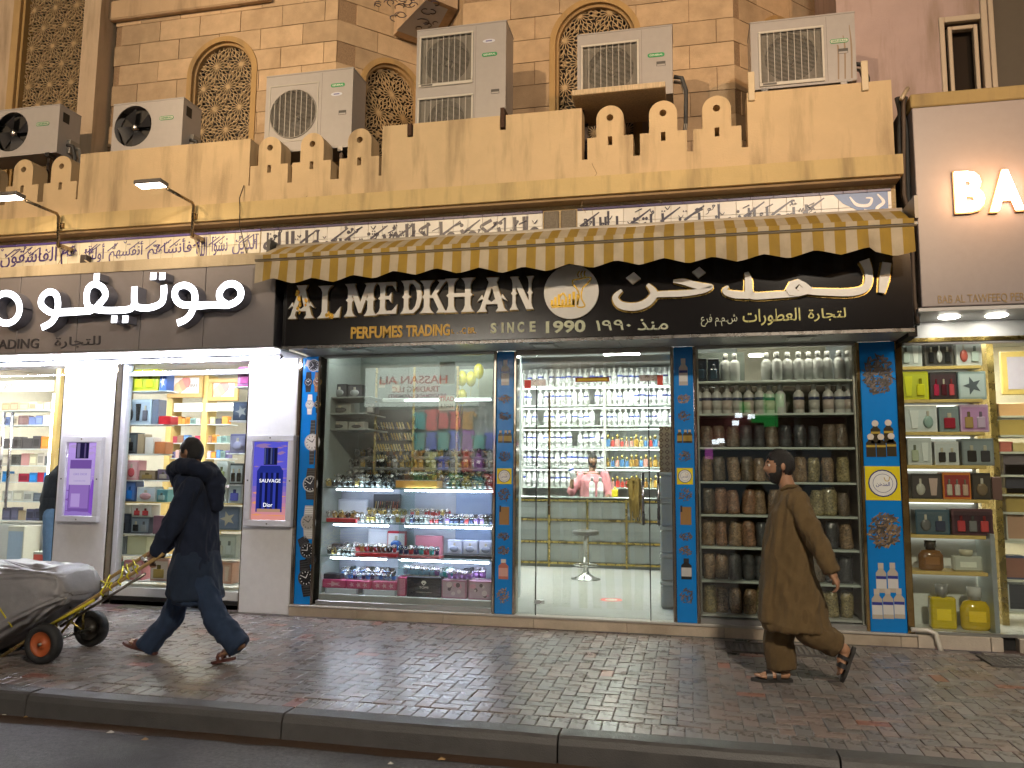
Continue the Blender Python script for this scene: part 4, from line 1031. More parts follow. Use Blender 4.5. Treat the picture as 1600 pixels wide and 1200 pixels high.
neon([(312, 484), (345, 481), (370, 481), (386, 472), (388, 458), (378, 449), (365, 451), (356, 462), (358, 474), (370, 482)])        # meem
neon([(345, 481), (318, 481), (297, 480), (287, 468), (290, 455), (303, 451), (315, 458), (318, 472), (313, 492), (304, 503), (291, 509)])   # waw
neon([(270, 451), (270, 465), (266, 478), (250, 485), (232, 485), (225, 478), (225, 453)])                                     # teh
neon([(225, 478), (220, 486), (205, 489), (175, 489), (155, 484), (151, 470), (154, 455), (164, 449), (176, 455), (180, 467), (170, 480), (158, 489), (120, 491), (105, 492)])   # yeh, feh
neon([(158, 490), (110, 493), (95, 492), (82, 482), (82, 470), (92, 461), (103, 464), (107, 478), (104, 496), (96, 508), (82, 516)])   # waw
for px, py in ((167, 438), (254, 437), (268, 437), (194, 503), (211, 503)):
    x, z = LP(px, py); m = MB().cbox(x - .035, x + .035, LY - .15, LY - .01, z - .04, z + .04, (.16, .16, .2), 'satin', .004).box(x - .032, x + .032, LY - .156, LY - .151, z - .037, z + .037, GLW, 'glow'); m.build('letter_dot', LS)
x0_, z1_ = LP(0, 529); 
m = MB(); m.text('TRADING', LP(-25, 540)[0], LP(61, 540)[0], LP(30, 545)[1], LP(30, 530)[1], LY - .001, .01, (.06, .055, .06), 'satin', .008); m.build('lettering', LS)
m = MB(); m.text(arabic('للتجارة'), LP(86, 540)[0], LP(157, 540)[0], LP(120, 544)[1], LP(120, 526)[1], LY - .001, .01, (.06, .055, .06), 'satin', .0); m.build('lettering', LS)

# ------------------------------------------------------------------ right shop sign and the building behind it
RY = -.6; rx0 = 2.03
RS = thing('shop_sign', 'tall pale lilac sign panel with glowing white letters BA at the right', 'sign', (3.2, RY, 3.03))
def RP(px, py): p = PY(px, py, RY); return (p.x, p.z)
LIL = (.29, .255, .255)
CB(rx0, 4.6, RY, 0.2, 3.03, 4.87, LIL, 'satin', .006).build('board', RS)
MB().cbox(rx0 - .01, 4.6, RY - .01, .3, 4.872, 5.0, (.42, .3, .12), 'plaster', .01).build('cap', RS)
def glowtext(body, a_, b_, tp, bt):
    xa, z1_ = RP(a_, tp); xb, z0_ = RP(b_, bt); m = MB()
    m.text(body, xa - .014, xb + .014, z0_ - .016, z1_ + .014, RY - .001, .03, (.6, .3, .1), 'satin', .05)
    m.text(body, xa, xb, z0_, z1_, RY - .032, .02, (7, 6.6, 6), 'glow', .045); return m.build('letter', RS)
glowtext('B', 1489, 1537, 272, 331); glowtext('A', 1542, 1597, 270, 329); glowtext('B', 1604, 1652, 268, 327)
for q, (a_, b_) in enumerate(((1489, 1537), (1542, 1597))):        # unseen lamps added in front for the warm spill of the letters
    xa, z_ = RP((a_ + b_) / 2, 300); ld = bpy.data.lights.new('added_spill_lamp', 'AREA'); ld.size = .3; ld.energy = 1.5; ld.color = (1, .45, .16); ld.spread = R_(170)
    lo = bpy.data.objects.new('added_spill_lamp', ld); col.objects.link(lo); lo.parent = RS; lo.location = (xa - 3.2, -.22, z_ - 3.03); lo.rotation_euler = (R_(90), 0, 0)
xa, z1_ = RP(1465, 462); xb, z0_ = RP(1601, 472)
MB().text('BAB AL TAWFEEQ PERF', xa, xb + .03, z0_, z1_, RY - .001, .006, (.3, .2, .08), 'satin', .0).build('lettering', RS)
PB = thing('pink_building', 'pinkish plastered wall with aluminium framed window above the right shop sign', 'building', (4, .5, 4.6))
PINK = (.44, .33, .31)
wx0, wz0 = PY(1477, 137, .45).x, 5.2; wx1, wz1 = PY(1537, 40, .45).x, PY(1477, 32, .45).z
dx0 = PY(1545, 60, .45).x
MB().prism([[(1.7, 4.4), (6, 4.4), (6, 9), (1.7, 9)], [(wx0, wz0), (wx0, wz1), (wx1, wz1), (wx1, wz0)], [(dx0, wz0), (dx0, 8), (5.2, 8), (5.2, wz0)]], .45, .7, PINK, 'plaster').build('wall', PB)
B(1.62, 1.7, .45, 3, 4.4, 9, PINK, 'plaster').build('wall', PB)
m = MB(); AL = (.5, .42, .32)
for a_, b_, e, f, y in ((wx0 - .03, wx0 + .02, wz0, wz1 + .03, .43), (wx1 - .03, wx1 + .03, wz0, wz1 + .6, .42), (wx0 + .02, wx1 - .03, wz1 - .03, wz1 + .03, .43), (wx0 + .06, wx0 + .1, wz0, wz1 - .06, .47), (wx1 - .09, wx1 - .05, wz0, wz1 - .06, .47), (wx0 + .1, wx1 - .09, wz1 - .1, wz1 - .06, .47), (wx0 + .1, wx1 - .09, 5.4, 5.43, .47), (dx0, dx0 + .05, wz0, 8, .42)): m.cbox(a_, b_, y, y + .06, e, f, AL, 'satin', .006)
wn = m.build('window', PB); B(wx0, wx1, .6, .61, wz0, wz1, (.03, .022, .016), 'gloss').build('pane', wn); B(dx0, 5.2, .66, .67, wz0, 8, (.09, .075, .055), 'matte').build('painted_dark_opening', PB)  # dark sheet paints the unlit inside of the opening
# bundle of cables between the two buildings
rc = random.Random(2)
CBU = thing('cable_bundle', 'grimy bundle of cables and pipes between the black sign and the lilac sign', 'cables', (1.98, -.4, 3.0))
for k in range(7):
    pts = []; x = 1.955 + rc.uniform(0, .06); y = -.52 + rc.uniform(0, .12)
    for z in [5.05, 4.9, 4.7, 4.4, 4.1, 3.8, 3.4, 3.1, 2.9]: pts.append((x + rc.uniform(-.02, .02) + (.03 if z < 4 else 0), y + rc.uniform(-.02, .02), z))
    MB().tube(pts, rc.choice([.012, .018, .025]), 7, rc.choice([(.04, .035, .03), (.2, .16, .12), (.45, .38, .3), (.1, .07, .05)]), 'rubber').build('cable', CBU)
B(1.955, 2.03, -.42, .2, 2.8, 4.9, (.03, .025, .02), 'rough_render').build('painted_gap_shade', CBU)  # near-black block paints the shade inside the gap
m = MB().tube([PY(1408, 155, -.6), PY(1418, 138, -.5)], .02, 6, (.5, .4, .26), 'satin').build('pipe_end', CBU)
# loose wires hanging from the left parapet and frieze
def wire(pts, r_, c, label):
    tag(MB().tube(pts, r_, 6, c, 'rubber').build('wire'), label, 'wire', 'loose wires on the facade')
wire([PY(381, 290, -.56), PY(374, 310, -.62), PY(375, 330, -.66), PY(374, 350, -.6), PY(380, 375, -.48), PY(385, 395, -.47), PY(402, 408, -.55)], .006, (.05, .04, .03), 'thin dark wire drooping down the parapet beside the awning end')
wire([PY(92, 378, -.47), PY(94, 405, -.48), PY(88, 420, -.5), PY(75, 431, -.7)], .008, (.6, .5, .34), 'pale wire looping down from the left arm floodlight')
wire([PY(300, 362, -.47), PY(310, 392, -.48), PY(309, 410, -.5), PY(300, 420, -.7)], .008, (.6, .5, .34), 'pale wire looping down from the middle arm floodlight')
jb = thing('junction_box', 'small dark motor box with cables on the tile frieze above the left sign', 'junction box', (*PY(133, 410, -.5),))
p = PY(133, 410, -.5); MB().cbox(p.x - .04, p.x + .04, -.54, -.452, p.z - .06, p.z + .08, (.05, .035, .03), 'satin', .006).build('box', jb)
MB().tube([(p.x, -.53, p.z + .03), PY(150, 418, -.55), PY(167, 427, -.6)], .009, 6, (.6, .5, .34), 'rubber').build('cable', jb)
# ------------------------------------------------------------------ middle shop
FZ = .12; TOPZ = 2.82
MS = thing('perfume_shop', 'middle shop front with blue picture pillars, watch window, glass door and herb window', 'shop', (-1.1, 0, 0))
# stone step, slab by slab
for i, (a_, b_) in enumerate(zip([-4.24, -3.45, -2.5, -1.55, -.62, .3, 1.12, 1.86], [-3.45, -2.5, -1.55, -.62, .3, 1.12, 1.86, 2.0])):
    f = rnd.uniform(.92, 1.05); CB(a_ + .002, b_ - .002, -.055, .05, -.02, FZ - .022, tuple(q * f for q in (.48, .4, .31)), 'stone', .003).build('step_slab', MS)
CB(-4.24, 2.0, -.07, .06, FZ - .022, FZ, (.42, .39, .35), 'satin', .005).build('step_tread', MS)
# soffit panels with flush lights
for i in range(7):
    a_, b_ = lerp(-4.12, 1.95, i / 7), lerp(-4.12, 1.95, (i + 1) / 7); B(a_ + .003, b_ - .003, -.62, .0, TOPZ + .012, TOPZ + .03, (.42, .42, .41), 'satin').build('soffit_panel', MS)
for px, py in ((560, 545), (660, 543), (850, 539), (1250, 527)):
    p = PY(px, py, -.3); m = MB().box(p.x - .13, p.x + .13, -.42, -.18, TOPZ + .004, TOPZ + .011, (.3, .3, .29), 'satin').box(p.x - .1, p.x + .1, -.39, -.21, TOPZ + .001, TOPZ + .0035, (.62, .62, .6), 'satin'); m.build('soffit_hatch', MS)
# pillars: blue print between polished trims
BLUE = (.003, .2, .62)
pil = [(-4.195, -4.008), (-1.963, -1.782), (-.137, .052), (1.612, 1.925)]
PIL = []
for i, (a_, b_) in enumerate(pil):
    p = CB(a_, b_, -.03, .14, FZ, TOPZ, BLUE, 'acrylic', .004).build('pillar', MS); PIL.append(p)
    for xx, ww in ((a_ - .034, .032), (b_ + .002, .032 if i < 3 else .06)):
        CB(xx, xx + ww, -.04, .12, FZ, TOPZ, (.36, .3, .24) if i in (0, 1, 2) else (.5, .36, .16), 'mirror_gold', .006).build('polished_trim', p)
FY = -.0315
def chips(m, x, z, w_, h_, n_, pal, seed):
    q = random.Random(seed)
    for k in range(n_):
        a0 = q.uniform(0, 6.28); rr = math.sqrt(q.random()); cx, cz = x + w_ * .42 * rr * math.cos(a0), z + h_ * .42 * rr * math.sin(a0)
        l, t_ = q.uniform(.1, .26) * min(w_, h_ * 1.3), q.uniform(.03, .07) * w_; an = q.gauss(.5, .8); c_, s_ = math.cos(an), math.sin(an); j = q.uniform(.6, 1.3); d = q.uniform(.0006, .003)
        P = [(cx + u * c_ - v_ * s_, cz + u * s_ + v_ * c_) for u, v_ in ((-l / 2, -t_ / 2), (l / 2, -t_ * .3), (l / 2, t_ * .4), (-l / 2, t_ / 2))]
        cc = pal[q.randrange(len(pal))]; m.prism([P], FY - d, FY, tuple(v * j for v in cc), 'matte')
BR = [(.11, .075, .045), (.06, .042, .03), (.2, .14, .085)]; GRY = [(.07, .06, .055), (.04, .035, .03), (.14, .11, .09)]; TAN = [(.25, .16, .08), (.16, .1, .05), (.35, .25, .13)]
def pbottle(m, x, z, w_, h_, body, cap, lab=None, band=None):
    m.prism([[(x - w_ / 2, z), (x + w_ / 2, z), (x + w_ / 2, z + h_ * .66), (x + w_ * .24, z + h_ * .78), (x + w_ * .24, z + h_), (x - w_ * .24, z + h_), (x - w_ * .24, z + h_ * .78), (x - w_ / 2, z + h_ * .66)]], FY - .0012, FY, body, 'acrylic')
    m.box(x - w_ * .26, x + w_ * .26, FY - .0024, FY - .0013, z + h_ * .82, z + h_, cap, 'acrylic')
    if lab: m.box(x - w_ * .48, x + w_ * .48, FY - .0024, FY - .0013, z + h_ * .14, z + h_ * .56, lab, 'acrylic')
    if band: m.box(x - w_ * .48, x + w_ * .48, FY - .003, FY - .0025, z + h_ * .46, z + h_ * .56, band, 'acrylic')
def pwatch(m, x, z, r_, strap, dial, metal, sw_=.55, tilt=0, full=3.0):
    c_, s_ = math.cos(tilt), math.sin(tilt); rot = lambda u, v_: (x + u * c_ - v_ * s_, z + u * s_ + v_ * c_)
    for sg in (1, -1):
        m.prism([[rot(*q) for q in ((-r_ * sw_, sg * r_ * .8), (r_ * sw_, sg * r_ * .8), (r_ * sw_ * .8, sg * r_ * full), (-r_ * sw_ * .8, sg * r_ * full))][::sg]], FY - .001, FY, strap, 'acrylic')
        for k in range(4): zz = sg * r_ * (1.0 + k * (full - 1) / 4.2); m.prism([[rot(*q) for q in ((-r_ * sw_ * .8, zz), (r_ * sw_ * .8, zz), (r_ * sw_ * .8, zz + sg * r_ * .12), (-r_ * sw_ * .8, zz + sg * r_ * .12))][::sg]], FY - .0016, FY - .0011, tuple(min(1, v * 1.5 + .02) for v in strap), 'acrylic')
    for rr, cc, d in ((1, metal, .0022), (.84, dial, .003)): m.prism([[rot(r_ * rr * math.cos(a_ * .3927), r_ * rr * math.sin(a_ * .3927)) for a_ in range(16)]], FY - d, FY, cc, 'acrylic')
    hc = (.8, .8, .78) if sum(dial) < .8 else (.05, .05, .05)
    for k in range(12):
        a0 = k * math.pi / 6; m.prism([[rot(r_ * (rr * math.cos(a0) + e * math.sin(a0)), r_ * (rr * math.sin(a0) - e * math.cos(a0))) for rr, e in ((.6, .04), (.76, .04), (.76, -.04), (.6, -.04))]], FY - .0036, FY - .003, hc, 'acrylic')
    for a0, l in ((1.0, .5), (2.6, .62)): m.prism([[rot(r_ * (rr * math.cos(a0) + e * math.sin(a0)), r_ * (rr * math.sin(a0) - e * math.cos(a0))) for rr, e in ((0, .05), (l, .03), (l, -.03), (0, -.05))]], FY - .004, FY - .003, hc, 'acrylic')
BK, SV, GD, WH = (.02, .02, .022), (.5, .5, .48), (.45, .3, .1), (.7, .68, .62)
wl = [(490, 571, 9, SV, BK, SV, .6, 1.2, 1.35), (482, 597, 6.5, BK, (.05, .05, .06), BK, .7, 0, 2.2), (496, 597, 6.5, (.25, .12, .06), (.2, .1, .06), GD, .7, 0, 2.2), (484, 632, 6.5, WH, WH, SV, .6, 0, 2.2), (496, 632, 5, BK, BK, GD, .5, 0, 2.4), (488, 691, 12, (.06, .06, .06), WH, SV, .35, 0, 2.6), (485, 756, 11.5, (.05, .045, .04), (.05, .05, .06), SV, .6, 0, 1.9), (482, 816, 11.5, SV, (.4, .38, .34), SV, .65, 0, 2.0), (480, 860, 11, BK, BK, (.08, .08, .08), .75, .5, 1.8), (478, 903, 12, BK, BK, (.06, .06, .06), .7, .15, 2.1)]
for px, py, r_, st, di, me_, sw_, ti, fu in wl:
    p = PY(px, py, FY); m = MB(); pwatch(m, p.x, p.z, r_ * .0078, st, di, me_, sw_, ti, fu); m.build('printed_watch', PIL[0])
def logo(m, x, z, r_):
    m.box(x - r_ * 1.25, x + r_ * 1.25, FY - .001, FY, z - r_ * 1.3, z + r_ * 1.3, (.75, .62, .02), 'acrylic')
    for rr, cc, d in ((1.05, (.02, .03, .15), .0018), (.96, (.75, .75, .72), .0024), (.72, (.02, .03, .2), .003), (.69, (.78, .78, .75), .0036)): m.prism([[(x + r_ * rr * math.cos(a_ * .3142), z + r_ * rr * math.sin(a_ * .3142)) for a_ in range(20)]], FY - d, FY, cc, 'acrylic')
    m.text(arabic('المدخن'), x - r_ * .5, x + r_ * .5, z - r_ * .3, z + r_ * .1, FY - .0036, .001, (.03, .04, .25), 'acrylic', .01)
    m.stroke([(x + r_ * .1, z + r_ * .45), (x + r_ * .2, z + r_ * .2), (x + r_ * .42, z + r_ * .2), (x + r_ * .5, z + r_ * .5)], r_ * .06, FY - .0046, FY - .0036, (.5, .35, .08), 'acrylic')
for i in (1, 2):
    xc = (pil[i][0] + pil[i][1]) / 2; ppx = 790 if i == 1 else 1067; z_ = lambda py: PY(ppx, py, FY).z
    def part(fn, nm='printed_picture'):
        m = MB(); fn(m); m.build(nm, PIL[i])
    part(lambda m: pbottle(m, xc, z_(602), .085, .27, (.5, .47, .43), (.55, .52, .48), (.7, .7, .68), (.04, .06, .25)))
    for py, h_, pal, sd in ((623, .1, TAN, 1), (650, .11, GRY, 2), (713, .12, GRY, 3), (773, .15, BR, 4), (838, .09, BR, 5), (860, .1, BR, 6), (931, .17, TAN if i == 1 else BR, 7)): part(lambda m: chips(m, xc, z_(py), .145, h_, 60, pal, sd + i * 10))
    part(lambda m: [pbottle(m, xc + dx, z_(692), .05, .13, (.06, .045, .02), (.5, .42, .3), (.35, .24, .05)) for dx in (-.045, .012, .052)])
    part(lambda m: logo(m, xc, z_(744), .062), 'printed_emblem')
    part(lambda m: m.prism([[(xc - .05, z_(820)), (xc + .055, z_(820)), (xc + .055, z_(798)), (xc + .055, z_(792)), (xc - .05, z_(792))]], FY - .001, FY, (.3, .17, .06), 'acrylic').box(xc - .048, xc - .03, FY - .002, FY, z_(800), z_(790), (.03, .03, .03), 'acrylic'))
    part(lambda m: pbottle(m, xc, z_(905), .1, .2, (.45, .16, .12) if i == 1 else (.02, .02, .02), (.6, .6, .55) if i == 1 else (.03, .03, .03), (.6, .35, .3) if i == 1 else (.5, .5, .5)))
xc = (pil[3][0] + pil[3][1]) / 2; z_ = lambda py: PY(1372, py, FY).z
m = MB(); chips(m, xc + .0, z_(585), .3, .44, 190, GRY, 31); m.build('printed_agarwood', PIL[3])
m = MB(); chips(m, xc, z_(829), .31, .37, 190, TAN + GRY + BR, 32); m.build('printed_agarwood', PIL[3])
for dx, py in ((-.045, 693), (.07, 692), (-.09, 714), (.0, 714), (.09, 713)):
    m = MB(); pbottle(m, xc + dx, z_(py), .085, .2, (.045, .035, .02), (.6, .52, .42), None, (.42, .3, .05)); x = xc + dx; zz = z_(py)
    m.prism([[(x + .03 * math.cos(k * .52), zz + .19 + .03 * math.sin(k * .52)) for k in range(12)]], FY - .004, FY, (.65, .58, .5), 'acrylic'); m.build('printed_bottle', PIL[3])
m = MB(); logo(m, xc, z_(755), .122); m.build('printed_emblem', PIL[3])
for dx, py in ((-.05, 926), (.05, 925), (-.095, 967), (.0, 966), (.095, 965)):
    m = MB(); pbottle(m, xc + dx, z_(py), .09, .27, (.48, .43, .36), (.55, .5, .44), (.66, .65, .64), (.04, .05, .28)); m.build('printed_bottle', PIL[3])
# glazing
WX = [(-3.93, -1.995), (.085, 1.575)]
for a_, b_ in WX:
    c_ = (a_ + b_) / 2
    for q, (x0, x1) in enumerate(((a_, c_ - .002), (c_ + .002, b_))): B(x0, x1, .0, .008, FZ + .05, TOPZ - .02, (.9, .95, .92), 'glass').build('window_pane', MS)
    CB(a_ - .02, b_ + .02, -.02, .04, FZ, FZ + .05, (.45, .45, .44), 'brushed', .004).build('window_sill', MS); CB(a_ - .02, b_ + .02, -.02, .04, TOPZ - .02, TOPZ + .01, (.4, .4, .38), 'brushed', .004).build('window_head', MS)
dx0, dx1 = -1.755, -.165; dl, dr = PY(838, 700, 0).x, PY(1014, 700, 0).x
B(dx0, dl - .006, .0, .01, FZ, TOPZ - .04, (.9, .95, .92), 'glass').build('window_pane', MS); B(dr + .006, dx1, .0, .01, FZ, TOPZ - .04, (.9, .95, .92), 'glass').build('window_pane', MS)
CB(dx0 - .01, dx1 + .01, -.02, .05, TOPZ - .04, TOPZ + .01, (.4, .38, .33), 'brushed', .005).build('door_head', MS)
for k, (xx) in enumerate((dl, dr)): B(xx - .005, xx + .005, -.004, .014, FZ, PY(900, 590, 0).z, (.01, .012, .01), 'satin').build('seal', MS)
ztop = PY(900, 592, 0).z
B(dl + .007, dr - .007, .0, .01, FZ + .01, ztop, (.9, .95, .92), 'glass').build('door', MS); door = bpy.data.objects[[o.name for o in col.objects if o.name.startswith('door') and o.parent == MS and not o.name.startswith('door_')][-1]]
B(dl - .006, dr + .006, .0, .01, ztop + .004, TOPZ - .04, (.9, .95, .92), 'glass').build('transom_pane', MS)
z_ = lambda py: PY(900, py, 0).z
for px in (1005, 1029):
    x = PY(px, 760, 0).x; MB().tube([(x, -.05, z_(818)), (x, -.05, z_(738))], .014, 10, (.3, .3, .32), 'metal').tube([(x, -.05, z_(806)), (x, .0, z_(806))], .008, 8, (.4, .4, .4), 'metal').tube([(x, -.05, z_(750)), (x, .0, z_(750))], .008, 8, (.4, .4, .4), 'metal').build('handle', door)
x = PY(857, 700, 0).x; MB().tube([(x, .05, z_(805)), (x, .05, z_(612))], .013, 10, (.3, .2, .1), 'metal').tube([(x, .05, z_(790)), (x, .01, z_(790))], .008, 8, (.4, .4, .4), 'metal').tube([(x, .05, z_(640)), (x, .01, z_(640))], .008, 8, (.4, .4, .4), 'metal').build('handle', door)
for a_, b_, e, f, c_ in ((819, 853, 592, 602, (.4, .38, .36)), (999, 1036, 588, 597, (.4, .36, .34)), (835, 850, 940, 946, (.6, .6, .6)), (1004, 1014, 965, 972, (.5, .5, .5))):
    B(PY(a_, e, 0).x, PY(b_, e, 0).x, -.012, .022, z_(f), z_(e), c_, 'metal').build('patch_fitting', door)
B(PY(820, 595, 0).x, PY(830, 595, 0).x, -.014, -.0125, z_(606), z_(593), (.6, .03, .02), 'satin').build('red_sticker', door)
B(PY(1027, 595, 0).x, PY(1036, 595, 0).x, -.014, -.0125, z_(604), z_(589), (.6, .05, .02), 'satin').build('red_sticker', door)
m = MB().box(PY(899, 594, 0).x, PY(952, 594, 0).x, -.003, -.0005, z_(597), z_(590), (.3, .08, .02), 'satin').box(PY(902, 594, 0).x, PY(949, 594, 0).x, -.0045, -.003, z_(595.5), z_(591.5), (.75, .5, .03), 'satin'); m.build('pull_sticker', door)
# clear strip curtain just inside the door
for k, px in enumerate((868, 884, 899, 915, 934, 952, 975, 994)):
    x = PY(px, 700, .25).x; w_ = .045; pts = []
    m = MB(); n = 10; vs = []; fs = []
    for j in range(n + 1):
        z = lerp(TOPZ - .1, FZ + .05, j / n); dd = .012 * math.sin(j * .9 + k); dx = (.12 * (j / n - .25) if k == 2 and j > 4 else 0) - .02 * math.sin(j * .5 + k)
        vs += [(x - w_ + dx, .25 + dd, z), (x + dx, .25 + dd + .006, z), (x + w_ + dx, .25 + dd, z)]
    for j in range(n): fs += [(3 * j, 3 * j + 1, 3 * j + 4, 3 * j + 3), (3 * j + 1, 3 * j + 2, 3 * j + 5, 3 * j + 4)]
    m.raw(vs, fs, (.8, .8, .75), 'strip_curtain', True); m.build('curtain_strip', MS)
CB(dx0, dx1, .22, .28, TOPZ - .1, TOPZ - .03, (.5, .48, .44), 'satin').build('curtain_rail', MS)
# room
RX0, RX1, RYB, CZ = -4.2, 1.93, 6.0, 3.45
B(RX0, RX1, .06, RYB + .2, FZ - .1, FZ, (.62, .62, .6), 'gloss').build('floor', MS)
B(RX0, RX1, .06, RYB, CZ, CZ + .1, (.7, .7, .68), 'matte').build('ceiling', MS)
B(RX0, RX1, RYB, RYB + .2, FZ, CZ, (.6, .6, .56), 'matte').build('wall', MS)
B(RX0 - .02, RX0, .16, RYB, FZ, CZ, (.5, .52, .5), 'matte').build('wall', MS); B(RX1 + .003, RX1 + .03, .16, RYB, FZ, CZ, (.5, .5, .48), 'matte').build('wall', MS)
B(-1.99, -1.95, .15, 1.2, FZ, CZ, (.45, .5, .5), 'matte').build('wall', MS); B(.0, .06, .15, 2.4, FZ, CZ, (.55, .52, .48), 'matte').build('wall', MS)
B(RX0, RX1, .05, .1, TOPZ + .03, CZ, (.55, .55, .53), 'matte').build('wall', MS)
for x in (-2.9, -1.0): 
    for y in (2.2, 4.4):
        m = MB().box(x - .3, x + .3, y - .3, y + .3, CZ - .03, CZ - .001, (.8, .8, .8), 'satin').box(x - .27, x + .27, y - .27, y + .27, CZ - .034, CZ - .031, (70, 72, 68), 'glow'); m.build('ceiling_light', MS)
# watch window: cabinet with three lit glass shelves, grey back boards
VX0, VX1 = -3.93, -1.995; zs = [1.38, .998, .641, .235]
B(VX0, VX1, .02, .55, FZ + .02, zs[3] - .004, (.35, .36, .37), 'satin').build('cabinet_base', MS)
for z in zs[:3]: B(VX0, VX1, .03, .5, z - .012, z, (.8, .9, .88), 'glass_shelf').build('shelf', MS)
B(VX0, VX1, .03, .5, zs[3] - .004, zs[3], (.6, .62, .65), 'satin').build('shelf', MS)
B(VX0, VX1, .52, .54, FZ, zs[0] - .02, (.42, .44, .52), 'satin').build('back_board', MS)
xm_ = PY(623, 850, .03).x; B(xm_ - .004, xm_ + .004, .03, .5, FZ + .05, zs[0] - .013, (.7, .8, .8), 'glass_shelf').build('divider', MS)
for z, (a_, b_, c_, d_) in zip(zs[:3], ((526, 613, 633, 770), (523, 608, 635, 768), (520, 606, 630, 765))):
    for l, r_ in ((a_, b_), (c_, d_)):
        xa, xb = PY(l, 800, .1).x, PY(r_, 800, .1).x
        MB().tube([(xa, .09, z - .03), (xb, .09, z - .03)], .009, 8, (30, 32, 40), 'glow').tube([(xa - .015, .09, z - .03), (xa - .002, .09, z - .03)], .011, 8, (.6, .6, .6), 'satin').build('light_tube', MS)
# upper part of that window: grey green wall, side shelves, mirror wall
B(VX0, VX1, .95, 1.0, zs[0], CZ, (.17, .19, .17), 'matte').build('back_board', MS)
B(VX0 - .005, VX0, .05, .95, FZ, CZ, (.3, .33, .31), 'matte').build('side_board', MS)
B(VX0, VX1, .5, .95, zs[0] - .03, zs[0] - .013, (.2, .21, .2), 'matte').build('ledge', MS)
z_ = lambda py: PY(540, py, .3).z
for py, px1 in ((622, 588), (647, 580), (671, 584)): CB(VX0, PY(px1, 640, .3).x, .15, .75, z_(py) - .016, z_(py), (.25, .27, .25), 'satin', .003).build('shelf', MS)
for px in (588, 647, 715): x = PY(px, 600, .5).x; B(x - .012, x + .012, .5, .52, zs[0], 2.75, (.42, .34, .16), 'metal').build('shelf_upright', MS)
CB(PY(600, 628, .3).x, PY(770, 628, .3).x, .25, .34, z_(630), z_(624), (.5, .55, .55), 'satin').build('light_rail', MS)
xa, xb = PY(634, 700, .3).x, PY(768, 700, .3).x; MB().tube([(xa, .24, z_(628)), (xb, .24, z_(628))], .011, 8, (5, 5.4, 5.2), 'glow').build('light_tube', MS)
B(VX0 + .1, VX1 - .1, .12, .18, 2.9, 2.92, (16, 16.5, 16), 'glow').build('light_strip', MS)  # unseen strip added above the window head to brighten the watches
# herb window: shelves, dark back
HX0, HX1 = .09, 1.575; hz = [PY(1210, y, .1).z for y in (595, 646, 699, 753, 805, 856, 909)] + [.2]
for k, z in enumerate(hz): CB(HX0, HX1 - .02, .05, .38, z - .022, z, (.42, .46, .42) if k < 7 else (.4, .4, .38), 'satin', .003).build('shelf', MS)
B(HX0, HX1, .42, .45, FZ, hz[0] - .02, (.1, .075, .05), 'matte').build('back_board', MS)
B(HX0, PY(1163, 560, .42).x, .42, .45, hz[0] - .0, 2.82, (.12, .14, .12), 'matte').build('back_board', MS)
for xx in (HX0 + .008, HX1 - .012): B(xx - .008, xx + .008, .03, .42, FZ, TOPZ, (.35, .33, .3), 'brushed').build('shelf_side', MS)
B(PY(1163, 560, .42).x, HX1, 1.6, 1.62, 2.3, CZ, (.62, .6, .5), 'matte').build('wall', MS)
m = MB().lathe([(.0, 0), (.08, 0), (.09, .02)], 16, PY(1182, 555, 1.0).x, 1.0, 2.86, (9, 8.5, 7), 'glow'); m.build('downlight', MS)
ldx = MB().box(HX0 + .1, HX1 - .1, .11, .16, 2.88, 2.9, (16, 15, 12.5), 'glow'); ldx.build('light_strip', MS)  # added strip, hidden above the head, brightens bottles and bags
# shelves on the back wall and the counter
SBY = 5.55; bz = [PY(900, y, 5.5).z for y in (603, 633, 665, 698, 729, 761)]
BX0, BX1 = -2.95, -.2
for z in bz: B(BX0, BX1, SBY - .12, SBY + .3, z - .02, z, (.6, .66, .62), 'satin').build('shelf', MS)
B(BX0, BX1, SBY + .31, SBY + .34, FZ, CZ - .02, (.6, .62, .62), 'satin').build('back_board', MS)
for px in (815, 945, 1051): x = PY(px, 700, SBY - .12).x; B(x - .02, x + .02, SBY - .14, SBY + .3, FZ, 3.3, (.5, .5, .46), 'satin').build('shelf_side', MS)
for z in bz[1:]: B(BX0 + .1, BX1 - .1, SBY - .11, SBY - .095, z + .285, z + .295, (8, 8.3, 8), 'glow').build('light_strip', MS) if z < 3 else None
CT = thing('shop_counter', 'glass counter with gold framed panels inside the middle shop', 'counter', (-1.6, 4.3, FZ))
cx0, cx1, cy0, cy1, czt = -2.75, -.35, 4.3, 4.75, 1.2
B(cx0, cx1, cy0 + .02, cy1, FZ, czt - .03, (.13, .14, .13), 'matte').build('carcass', CT); CB(cx0 - .02, cx1 + .02, cy0 - .02, cy1 + .02, czt - .02, czt, (.4, .46, .43), 'gloss').build('top', CT)
zr = [FZ + .06, .5, .84, czt - .06]; xr_ = [lerp(cx0, cx1, k / 4) for k in range(5)]
for r_ in range(3):
    for k in range(4): B(xr_[k] + .03, xr_[k + 1] - .03, cy0 + .004, cy0 + .012, zr[r_] + .03, zr[r_ + 1] - .03, (.16, .17, .16), 'satin').build('panel', CT)
m = MB()
for x in xr_: m.box(x - .014, x + .014, cy0 - .012, cy0 + .006, FZ, czt - .03, (.62, .45, .12), 'metal')
for z in zr: m.box(cx0, cx1, cy0 - .014, cy0 + .004, z - .014, z + .014, (.62, .45, .12), 'metal')
m.build('gold_frame', CT)
sp = PZ(915, 905, FZ); ST = thing('bar_stool', 'chrome pedestal bar stool with round black seat inside the glass door', 'stool', (sp.x, sp.y, FZ))
